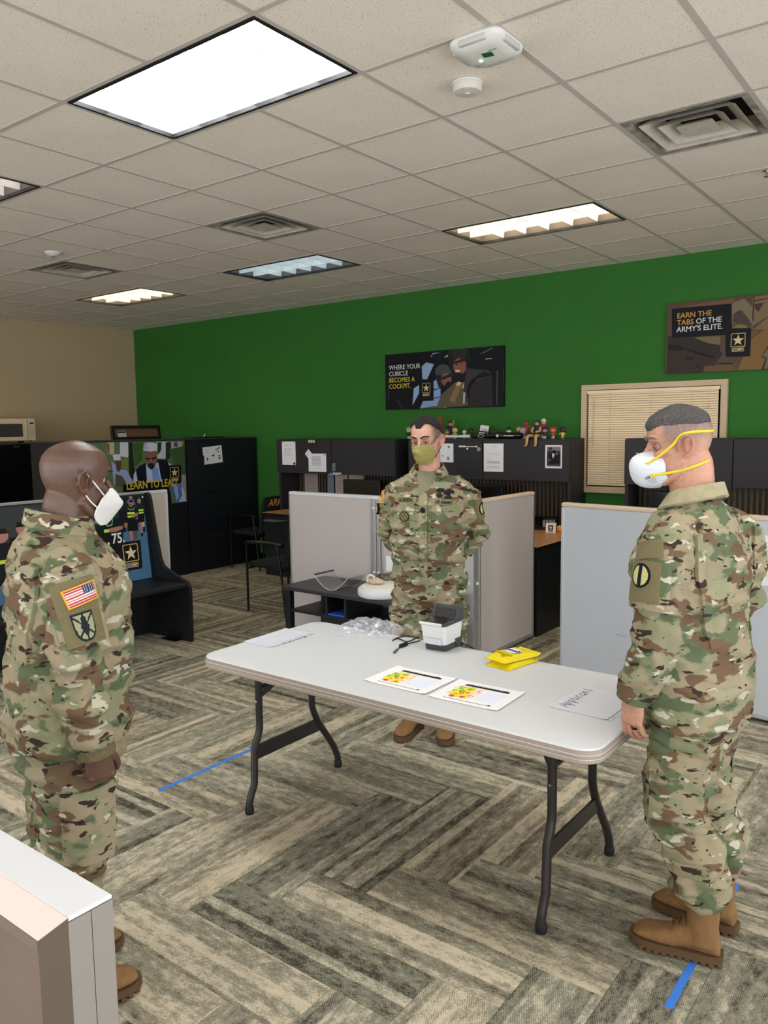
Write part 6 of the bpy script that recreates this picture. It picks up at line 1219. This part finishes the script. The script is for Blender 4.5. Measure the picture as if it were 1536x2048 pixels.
    if o.get('tshirt'):
        ts = MB(); sect(ts, [(1.32*k, 0, (ln(1.36)+.012)*k, .11*k, .122*k), (1.40*k, 0, (ln(1.4)+.004)*k, .095*k, .103*k), (1.445*k, 0, (ln(1.45)-.004)*k, .076*k, .083*k), (1.468*k, 0, (ln(1.46)-.010)*k, .071*k, .074*k), (1.482*k, 0, (ln(1.47)-.012)*k, .068*k, .070*k)], 24); ts.v = [TW(p) for p in ts.v]; ts.build('tshirt', M_TEE_S, t, 60)
    return dict(root=t, H=H, T=T, jk=jb_, tr=tb_, body=bmsh, TW=TW, K=K, k=k, hand=rings)

def ribbon(pts, w, th, up_fn, n=6):
    """flat strap along points; up_fn gives the wide direction"""
    P_ = cat(pts, n); b_ = MB(); b_.tube(P_, [(w, th)]*len(P_), 8, ref=up_fn); return b_
def head_pts(T, ps): return [tuple(T(p)) for p in ps]

# ---- short haircut masks in head space
def sstep(x, a, b_): v = np.clip((x-a)/(b_-a), 0, 1); return v*v*(3-2*v)
def hair_mid(q):
    x, y, z = q[:, 0], q[:, 1], q[:, 2]; line = .066+.26*np.clip(y-.02, 0, None)*0+.045*sstep(y, .03, .075)*(sstep(abs(x), .012, .040)-.30*sstep(abs(x), .0, .02)*0)-.030*sstep(-y, -.02, .05)
    line = np.where(y > .02, .070+.030*sstep(np.abs(x), .010, .036)*sstep(y, .02, .06)+.008*sstep(y, .05, .09), .062-.030*sstep(-y, -.02, .06))
    return sstep(z, line-.008, line+.022)
def fade_mid(q): return sstep(q[:, 2], -.03, .055)*sstep(-q[:, 1], -.066, -.030)
def hair_right(q):
    x, y, z = q[:, 0], q[:, 1], q[:, 2]; line = np.where(y > .03, .060+.012*sstep(np.abs(x), .03, .06), .070-.006*sstep(-y, -.02, .05))
    return sstep(z, line-.012, line+.030)
def fade_right(q): return np.clip(sstep(q[:, 2], -.02, .06), 0, 1)*sstep(-q[:, 1], -.066, -.040)

def hair_mat(name, c1, c2):
    g_ = N(name); v = g_.noise(g_.mapping((1, .22, .6)), 650, 3, .65); g_.color(g_.ramp(v, [(.35, lin(c1)), (.68, lin(c2))])); g_.b.inputs['Roughness'].default_value = .55; g_.bump(v, .9, .006); return g_.m
HM_M = hair_mat('hair_dark', (16, 12, 12), (46, 37, 33)); HM_R = hair_mat('hair_grizzled', (34, 31, 31), (112, 106, 104))

def sleeve_decal(P, arms, s, f, ang, name, w, h, m, off, nx, ny, fn=None, tilt=0, dx=0, skirt=.014, on=None):
    """patch on the upper sleeve: f along shoulder-elbow, ang from the outer side towards the front"""
    sh, el = Vector(P['TW'](P['K'](arms[0]))), Vector(P['TW'](P['K'](arms[1]))); ax = (el-sh).normalized()
    l0 = Vector(P['TW']((s, 0, 1.4)))-Vector(P['TW']((0, 0, 1.4))); f0 = Vector(P['TW']((0, 1, 1.4)))-Vector(P['TW']((0, 0, 1.4))); out = l0*math.cos(ang)+f0*math.sin(ang); out = (out-ax*out.dot(ax)).normalized()
    up = Matrix.Rotation(tilt, 3, out) @ (-ax); rt = (-out).cross(-ax)
    bv = P['jk'] if on is None else bvh_of(on.data)
    return grid_decal(name, P['root'], bv, sh+(el-sh)*f+out*.25+rt*dx, -out, up, w, h, m, off, nx, ny, fn, skirt)
D = math.radians
# colour functions for embroidered patches (u, v in -.5 .. .5)
def flag_fn(rev=False):
    def f(u, v):
        if abs(u) > .455 or abs(v) > .43: return (226, 162, 60)
        uu_ = u/.455*.5+.5; vv = v/.43*.5+.5; uu_ = 1-uu_ if rev else uu_
        if uu_ < .42 and vv > .46: return (214, 214, 222) if (int(uu_*38) % 3 == 1 and int(vv*34) % 3 == 1) else (62, 62, 96)
        return (176, 62, 62) if int(vv*13) % 2 == 0 else (222, 208, 204)
    return f
def disc_fn(u, v):
    r = math.hypot(u, v)
    if r > .5: return None
    if r > .43: return (22, 24, 28)
    return (24, 26, 32) if abs(u) < .125 else (190, 184, 122)
def shield_fn(u, v):
    def ins(k): 
        w = .47*k if v > -.05 else .47*k*math.sqrt(max(0, 1-((v+.05)/(-.47*k))**2))
        return abs(u) < w and v < .48*k and v > -.5*k
    if not ins(1.0): return None
    if not ins(.86): return (34, 40, 44)
    if math.hypot(u*1.1, v-.22) < .14 or abs(u)+abs(v+.02)*.5 < .20 or (abs(u) < .05): return (34, 40, 44)
    if abs(abs(u)-abs(v+.02)*1.1) < .05: return (34, 40, 44)
    return (150, 154, 116)

# ---------------- bald man with white folded mask
SKL = (96, 68, 52)
PL = mk_person('bald person in camouflage uniform and white folded mask beside the near partition', (-2.172, 1.262), D(73), .985, dict(
    bw=1.10, bd=1.16, lean=.020, hem=.825, seed=11, skin=SKL, skinmat='skin_dark', red=(1.12, .86, .80), head=(0, .062, 1.598), hyaw=D(5), hpitch=D(-5), hs=1.0, hw=1.03, nk=1.02, copen=16, cuff_olive=True, cup=.004,
    arms={1: dict(pts=((.190, -.012, 1.365), (.252, -.030, 1.10), (.248, .015, .852)), hand=((0, .12, -1), (-1, 0, 0), (0, 1, 0), (1.15, 1.45, .9))), -1: dict(pts=((-.192, -.012, 1.375), (-.255, -.03, 1.10), (-.245, .03, .835)), hand=((0, .12, -1), (1, 0, 0), (0, 1, 0), (.5, .6, .4)))},
    feet={1: (.105, -.060, D(-4)), -1: (-.105, -.04, D(8))}, browmat=mat('brow_black', (24, 18, 16), .8), gaze=(0, -.1),
    stubble=((92, 72, 62), lambda q: .55*sstep(q[:, 2], -.02, .05)*sstep(-q[:, 1], -.065, -.02)*(1-sstep(q[:, 2], .07, .105)*sstep(q[:, 1], -.06, .0)))))
T, t = PL['T'], PL['root']
def folded_mask(P_, w, prof, edge, mname, m, wr=0, nm='face_mask', seed=0, sharp=1.25):
    """prof: centre line (y, z) from nose to chin; edge: cheek line (x, y, z)"""
    T_, root = P_['T'], P_['root']; n, mrow = 24, 18; pc = cat([(0, y, z) for y, z in prof], 6); pe = cat(edge, 6); vs = []
    smp = lambda pl, a: (lambda f: pl[int(f)]*(1-f % 1)+pl[min(int(f)+1, len(pl)-1)]*(f % 1))(a*(len(pl)-1))
    for j in range(mrow+1):
        c_ = smp(pc, j/mrow); e_ = smp(pe, j/mrow)
        for i in range(n+1):
            s = -1+2*i/n; a = abs(s); x = math.copysign(e_[0]*a**.92, s); y = c_[1]-(c_[1]-e_[1])*a**sharp; z = c_[2]-(c_[2]-e_[2])*a**1.2
            y += wr*(noise.noise(Vector((s*2.2+seed, j*.22, seed)))+.6*(1-abs(noise.noise(Vector((s*1.2, j*.55, seed+3)))*2)))*(1-a**6)
            vs.append(Vector((x, y, z)))
    fs = [(j*(n+1)+i, j*(n+1)+i+1, (j+1)*(n+1)+i+1, (j+1)*(n+1)+i) for j in range(mrow) for i in range(n)]
    o = len(vs); V = [tuple(T_(v)) for v in vs]+[tuple(T_(Vector((v.x*.97, v.y-.003, v.z)))) for v in vs]; F_ = list(fs)+[(o+d, o+c_, o+b_, o+a) for a, b_, c_, d in fs]
    bd_ = [i for i in range(n)]
    for i in range(n): F_ += [(i+1, i, o+i, o+i+1), (mrow*(n+1)+i, mrow*(n+1)+i+1, o+mrow*(n+1)+i+1, o+mrow*(n+1)+i)]
    for j in range(mrow): a = j*(n+1); F_ += [(a, a+n+1, o+a+n+1, o+a), (a+n, o+a+n, o+a+2*n+1, a+2*n+1)]
    b_ = MB(); b_.add(V, F_); return b_.build(nm, m, root, 60)
M_MW = mat('mask_white', (226, 224, 220), .85, bump=.08, bscale=300)
mk = folded_mask(PL, .07, [(.118, -.020), (.128, -.033), (.138, -.047), (.148, -.060), (.146, -.072), (.134, -.088), (.122, -.104), (.110, -.120), (.100, -.130)], [(.022, .100, -.018), (.040, .086, -.026), (.055, .074, -.036), (.066, .058, -.050), (.072, .048, -.066), (.071, .040, -.082), (.066, .038, -.098), (.056, .046, -.114), (.040, .066, -.130)], 'm', M_MW, sharp=1.1)
for s in (-1, 1):
    for ps in ([(s*.064, .062, -.038), (s*.076, .035, -.012), (s*.078, .012, .014), (s*.086, .002, .026)], [(s*.066, .046, -.078), (s*.070, .022, -.058), (s*.074, .004, -.038), (s*.078, -.006, -.026)]):
        MB().tube(cat(head_pts(T, ps), 6), .0022, 8).build('ear_loop', M_WHITE, mk, 60)
jk = PL['jk']; kk = PL['k']
AL = ((.190, -.012, 1.365), (.252, -.030, 1.10))
sleeve_decal(PL, AL, 1, .43, D(-4), 'sleeve_pocket', .130, .215, M_CAMO, .004, 12, 14, tilt=D(12)); vp = sleeve_decal(PL, AL, 1, .46, D(-2), 'velcro_panel', .108, .175, M_VEL, .007, 12, 14, tilt=D(12))
sleeve_decal(PL, AL, 1, .29, D(0), 'flag_patch', .086, .052, MATS['print_matte'], .002, 44, 26, flag_fn(True), tilt=D(20), on=vp, skirt=.003); sleeve_decal(PL, AL, 1, .60, D(4), 'shoulder_patch', .060, .080, MATS['print_matte'], .002, 26, 30, shield_fn, tilt=D(14), on=vp, skirt=.003)
# back yoke pleats
for s in (-1, 1): grid_decal('back_pleat', t, jk, (s*.135, -.3, 1.22), (0, 1, 0), (s*.10, 0, 1), .030, .28, M_CAMO, .007, 4, 16)

# ---------------- man facing the camera with hands behind his back
SKM = (200, 152, 130)
PM_ = mk_person('person in camouflage uniform and olive cloth mask with hands behind the back', (-2.432, 3.600), D(294), 1.0, dict(
    bw=1.06, bd=1.02, lean=.02, hem=.865, seed=4, skin=SKM, head=(0, .052, 1.646), hyaw=D(-15), hpitch=D(-9), hroll=D(2), copen=40, tshirt=True, vneck=1.352, cz=.012,
    arms={1: dict(pts=((.182, -.018, 1.375), (.248, -.085, 1.12), (.10, -.215, .985)), hand=((-.9, -.15, -.35), (0, -1, 0), (0, 0, 1), (.5, .6, .4))), -1: dict(pts=((-.182, -.018, 1.375), (-.252, -.085, 1.12), (-.10, -.185, .985)), hand=((.9, -.1, -.35), (0, -1, 0), (0, 0, 1), (.5, .6, .4)))},
    feet={1: (.098, -.008, D(-14)), -1: (-.098, -.008, D(4))}, browmat=mat('brow_dark', (60, 42, 34), .8), gaze=(-.28, -.05),
    hairmask=hair_mid, hairmat=HM_M, hairtop=lambda q: .5+.9*max(0, (q[2]-.07)/.05), hairlen=.0125, stubble=((84, 66, 60), fade_mid)))
T, t, jk, tr_ = PM_['T'], PM_['root'], PM_['jk'], PM_['tr']
mk = folded_mask(PM_, .07, [(.117, -.006), (.129, -.032), (.128, -.058), (.116, -.088), (.092, -.116)], [(.050, .084, -.008), (.064, .061, -.024), (.066, .050, -.052), (.064, .046, -.078), (.046, .058, -.108)], 'm', mat('mask_olive', (150, 138, 80), .85, var=.05, vscale=50, bump=.15, bscale=120), wr=.009, seed=5, sharp=1.7)
for s in (-1, 1):
    ribbon(head_pts(T, [(s*.062, .074, -.010), (s*.072, .045, .006), (s*.078, .015, .026), (s*.088, -.004, .034)]), .0045, .0014, (0, 0, 1)).build('ear_loop', mat('loop_green', (100, 100, 74), .9), mk, 60)
    ribbon(head_pts(T, [(s*.066, .052, -.084), (s*.072, .030, -.064), (s*.080, .005, -.040), (s*.084, -.012, -.024)]), .003, .0012, (0, 0, 1)).build('ear_loop', mat('loop_dark', (40, 42, 36), .9), mk, 60)
M_TAPE = mat('name_tape', (132, 126, 90), .95, var=.1, vscale=60); INK = mat('thread_black', (26, 26, 24), .9)
fw_ = (0, -1, 0); up_ = (0, 0, 1)
grid_decal('front_placket', t, jk, (0, .3, 1.12), fw_, up_, .045, .52, M_CAMO, .0065, 5, 26)
grid_decal('name_tape', t, jk, (.100, .3, 1.335), fw_, (.04, 0, 1), .125, .026, M_TAPE, .009, 14, 4); text_decal('name_lettering', t, jk, (.100, .3, 1.335), fw_, (.04, 0, 1), 'GUDEN', .025, INK, .013)
grid_decal('branch_tape', t, jk, (-.108, .3, 1.325), fw_, (-.10, 0, 1), .125, .026, M_TAPE, .009, 14, 4); text_decal('branch_lettering', t, jk, (-.108, .3, 1.325), fw_, (-.10, 0, 1), 'US ARMY', .022, INK, .013)
grid_decal('rank_tab', t, jk, (.0, .3, 1.285), fw_, up_, .042, .046, M_TAPE, .010, 6, 6)
grid_decal('rank_chevrons', t, jk, (.0, .3, 1.285), fw_, up_, .028, .036, MATS['print_matte'], .0125, 14, 18, lambda u, v: (26, 28, 38) if (abs(v-(.35-abs(u)*.7)) < .08 or abs(v-(.15-abs(u)*.7)) < .07 or abs(v+.05+abs(u)*.7) < .06 or (abs(v+.33) < .14 and abs(u) < .4-abs(v+.25))) else None)
for (x, z, w, h, fn_) in ((-.085, 1.385, .040, .020, lambda u, v: (30, 32, 30) if .12 < math.hypot(u, v*.9) < .46 else None), (-.082, 1.358, .036, .022, lambda u, v: (34, 36, 34) if abs(u)+abs(v)*.8 < .5 or abs(v) < .12 else None), (-.130, 1.375, .048, .036, lambda u, v: (30, 32, 36) if (abs(v-.2+abs(u)*.5) < .2 or (abs(u) < .16 and v < .1)) else None), (-.128, 1.348, .040, .016, lambda u, v: (36, 40, 40) if math.hypot(u, v) < .5 else None)): grid_decal('skill_badge', t, jk, (x, .3, z), fw_, (-.10, 0, 1), w, h, MATS['print_matte'], .006, 18, 12, fn_)
grid_decal('chest_badge', t, jk, (.105, .3, 1.245), fw_, up_, .056, .056, MATS['print_matte'], .0055, 22, 22, lambda u, v: None if math.hypot(u, v) > .5 else ((60, 56, 34) if (math.hypot(u, v) > .40 or (int((u+.5)*9)+int((v+.5)*7)) % 3 == 0) else (120, 112, 74)))
for s in (-1, 1): grid_decal('chest_pocket_flap', t, jk, (s*.105, .3, 1.30), fw_, (s*.05, 0, 1), .115, .05, M_CAMO, .003, 8, 5)
# sleeve patches
AM, AN = ((-.182, -.018, 1.375), (-.252, -.085, 1.12)), ((.182, -.018, 1.375), (.248, -.085, 1.12))
vp = sleeve_decal(PM_, AM, -1, .40, D(10), 'velcro_panel', .095, .15, M_VEL, .004, 10, 12); sleeve_decal(PM_, AM, -1, .16, D(22), 'shoulder_tab', .09, .034, M_CAMO, .011, 8, 4, tilt=D(-8)); sleeve_decal(PM_, AM, -1, .45, D(14), 'shoulder_patch', .060, .068, MATS['print_matte'], .002, 26, 28, disc_fn, on=vp, skirt=.003)
sleeve_decal(PM_, AN, 1, .20, D(10), 'flag_patch', .08, .052, MATS['print_matte'], .008, 36, 26, flag_fn(True)); sleeve_decal(PM_, AN, 1, .48, D(14), 'shoulder_patch', .055, .062, MATS['print_matte'], .008, 24, 26, disc_fn)

# ---------------- man with grey hair and cup mask
SKR = (194, 144, 119)
PR = mk_person('grey haired person in camouflage uniform and white cup mask with yellow straps', (-.712, 2.600), D(180), 1.0, dict(
    bw=1.08, bd=1.07, lean=.045, twist=D(-16), hem=.80, seed=21, skin=SKR, head=(0, .088, 1.650), hyaw=D(26), hpitch=D(-7), hs=1.03, nk=1.12, copen=30, collar_plain=True, flap=.25, cup=.0, cz=.018,
    arms={-1: dict(pts=((-.185, -.010, 1.375), (-.240, .015, 1.11), (-.235, .120, .882)), hand=((.04, .12, -1), (.92, -.38, 0), (.38, .92, 0), (.28, .48, .40))), 1: dict(pts=((.185, -.010, 1.375), (.250, -.02, 1.10), (.24, .06, .85)), hand=((0, .15, -1), (-.3, -.9, 0), (-.9, .3, 0), (.5, .6, .4)))},
    feet={-1: (-.085, -.043, D(10)), 1: (.118, -.042, D(-3))}, knee={-1: (-.02, .03), 1: (.01, .03)}, browmat=mat('brow_grey', (110, 92, 82), .8), gaze=(0, -.15),
    hairmask=hair_right, hairmat=HM_R, hairtop=lambda q: .5+.8*max(0, (q[2]-.07)/.05)+.7*max(0, (q[1]-.04)/.05), hairlen=.0085, stubble=((112, 99, 95), fade_right)))
T, t, jk = PR['T'], PR['root'], PR['jk']
# moulded cup respirator
b = MB(); rg = []
for i in range(13):
    a = i/12; r = math.sin(a*PI/2)**.75 if a > 0 else .02
    r = max(.03, r); ring = []
    for j in range(36):
        q = 2*PI*j/36; x = .060*r*math.cos(q); z = -.058+(.052 if math.sin(q) > 0 else .068)*r*math.sin(q); f = 1-a
        y = .158-.072*(a**2.2)-.030*abs(math.cos(q))**2*a**1.5-(.012*a if math.sin(q) < -.5 else 0)-.016*max(0, math.sin(q))*a*a*.2
        if math.sin(q) > .6: x *= 1-.45*a*((math.sin(q)-.6)/.4)
        ring.append(tuple(T((x, y, z))))
    rg.append(ring)
b.loft(rg); mk = b.build('face_mask', mat('cup_white', (216, 219, 224), .8, bump=.12, bscale=60), t, 60)
YS = mat('strap_yellow', (214, 196, 40), .5)
for ps in ([(-.052, .102, -.040), (-.066, .068, -.020), (-.078, .030, .008), (-.079, .004, .034), (-.0745, -.035, .038), (-.055, -.078, .034), (-.03, -.096, .033), (0, -.1035, .032)], [(-.058, .092, -.080), (-.064, .055, -.078), (-.066, .010, -.074), (-.067, -.030, -.066), (-.056, -.062, -.058), (-.03, -.082, -.055), (0, -.090, -.055)]):
    for s in (1, -1): ribbon(head_pts(T, [(s*x, y, z) for x, y, z in ps]), .0042, .0014, (0, 0, 1)).build('strap', YS, mk, 60)
for s in (-1, 1):
    for (x, y, z) in ((.050, .107, -.042), (.056, .097, -.082)): bx_ = MB().box(-.0035, .0035, -.008, .008, -.004, .004, .001); bx_.xf(PR['H'] @ Matrix.Translation((s*x, y, z)) @ Matrix.Rotation(s*.5, 4, 'Z')); bx_.build('strap_tab', YS, mk)
nb_ = MB().box(-.016, .016, -.001, .001, -.003, .003, .001); nb_.xf(PR['H'] @ Matrix.Translation((0, .128, -.010)) @ Matrix.Rotation(-.7, 4, 'X')); nb_.build('nose_clip', M_WHITE, mk)
# print on the respirator
mb_ = BVHTree.FromPolygons([v.co[:] for v in mk.data.vertices], [p.vertices[:] for p in mk.data.polygons]); hd_ = PR['H'].to_3x3()
c0 = PR['H'] @ Vector((-.06, .115, -.086)); dr_ = hd_ @ Vector((.75, -.65, .1)); upv = hd_ @ Vector((.3, .25, 1))
text_decal('mask_lettering', mk, mb_, c0, dr_, upv, 'CSAV', .011, T_BLK, .0008, bold=.0003)
for k_ in range(3): grid_decal('mask_print_line', mk, mb_, c0-upv.normalized()*(.010+.006*k_), dr_, upv, .026-.004*k_, .0016, T_GRY, .0006, 6, 1, skirt=.0002)
# sleeve pocket, velcro, patch on the near sleeve
tw_ = PR['TW']; AR = ((-.185, -.010, 1.375), (-.240, .015, 1.11))
sp = sleeve_decal(PR, AR, -1, .40, D(6), 'sleeve_pocket', .120, .23, M_CAMO, .004, 12, 14)
sleeve_decal(PR, AR, -1, .17, D(8), 'velcro_panel', .095, .055, M_VEL, .004, 10, 10, tilt=D(12), on=sp, skirt=.003); vp = sleeve_decal(PR, AR, -1, .52, D(8), 'velcro_panel', .098, .125, M_VEL, .002, 12, 12, on=sp, skirt=.003); sleeve_decal(PR, AR, -1, .46, D(10), 'shoulder_patch', .062, .072, MATS['print_matte'], .002, 28, 30, disc_fn, on=vp, skirt=.003)
bk = Vector(tw_((0, 1, 1.4)))-Vector(tw_((0, 0, 1.4)))
for s in (-1, 1): grid_decal('back_pleat', t, jk, tw_((s*.15, -.4, 1.22)), bk, (s*.06, 0, 1), .026, .34, M_CAMO, .007, 4, 18)
# wedding band on the ring finger
P_ = PR['hand'][-1]; rp = Vector(tw_(P_(.082+.022, -.0105, .006))); dd = (Vector((.04, .12, -1)).normalized()*math.cos(.28)+Vector((.92, -.38, 0)).normalized()*math.sin(.28))
dd = Vector(tw_((dd.x, dd.y, 1.4)))-Vector(tw_((0, 0, 1.4)))+Vector((0, 0, dd.z)); MB().cyl(rp-dd*.004, rp+dd*.004, .0118, n=18).build('ring', mat('ring_black', (14, 14, 15), .3), t, 50)

# ================================================================ patrol cap and crumpled respirator on the round lid
t = thing('patrol_cap', 'camouflage patrol cap leaning behind the white round lid', 'cap', (-3.53, 4.682, CTZ)); b = MB()
rg = [[(.095*math.cos(q)*a, .078*math.sin(q)*a, z) for q in [2*PI*i/28 for i in range(28)]] for a, z in ((1, 0), (1.03, .03), (1.02, .075), (.98, .088), (.6, .096), (.02, .098))]; b.loft(rg); b.build('crown', M_CAMO, t, 50)
b = MB(); br = [(-.155-.012*math.cos(a*1.0), .085*a, .030-.018*a*a) for a in [-1+2*i/14 for i in range(15)]]; inner = [(-.095*math.sqrt(max(0.02, 1-(.078*a*1.0/.08)**2)), .078*a, .030) for a in [-1+2*i/14 for i in range(15)]]
b.add([*br, *inner, *[(x, y, z-.004) for x, y, z in br], *[(x, y, z-.004) for x, y, z in inner]], [(i, i+1, 16+i, 15+i) for i in range(14)]+[(30+i, 45+i, 46+i, 31+i) for i in range(14)]+[(i, 30+i, 31+i, i+1) for i in range(14)]); b.build('brim', M_CAMO, t, 50)
t = thing('used_mask', 'crumpled white mask with tan lining lying on the white round lid', 'mask', (-3.44, 4.41, CTZ+.077)); b = MB().ell((0, 0, .022), (.075, .038, .022), 22); b.v = [(x*(1+.2*noise.noise(Vector((x*40, y*40, z*40)))), y, max(0, z*(1+.5*noise.noise(Vector((x*30, y*30, 5)))))) for x, y, z in b.v]; b.build('mask_shell', mat('mask_tan', (204, 184, 158), .8), t, 60); MB().tube(cat([(-.07, -.01, .01), (-.055, -.015, .055), (-.02, -.01, .06), (0, 0, .03)], 6), .0075, 8).build('mask_fold', M_MW, t, 60); MB().tube(cat([(-.06, .02, .008), (-.02, -.03, .012), (.02, -.035, .010)], 5), [(.008, .004)]*11, 8).build('mask_lining', mat('lining_tan', (196, 164, 116), .8), t, 60)
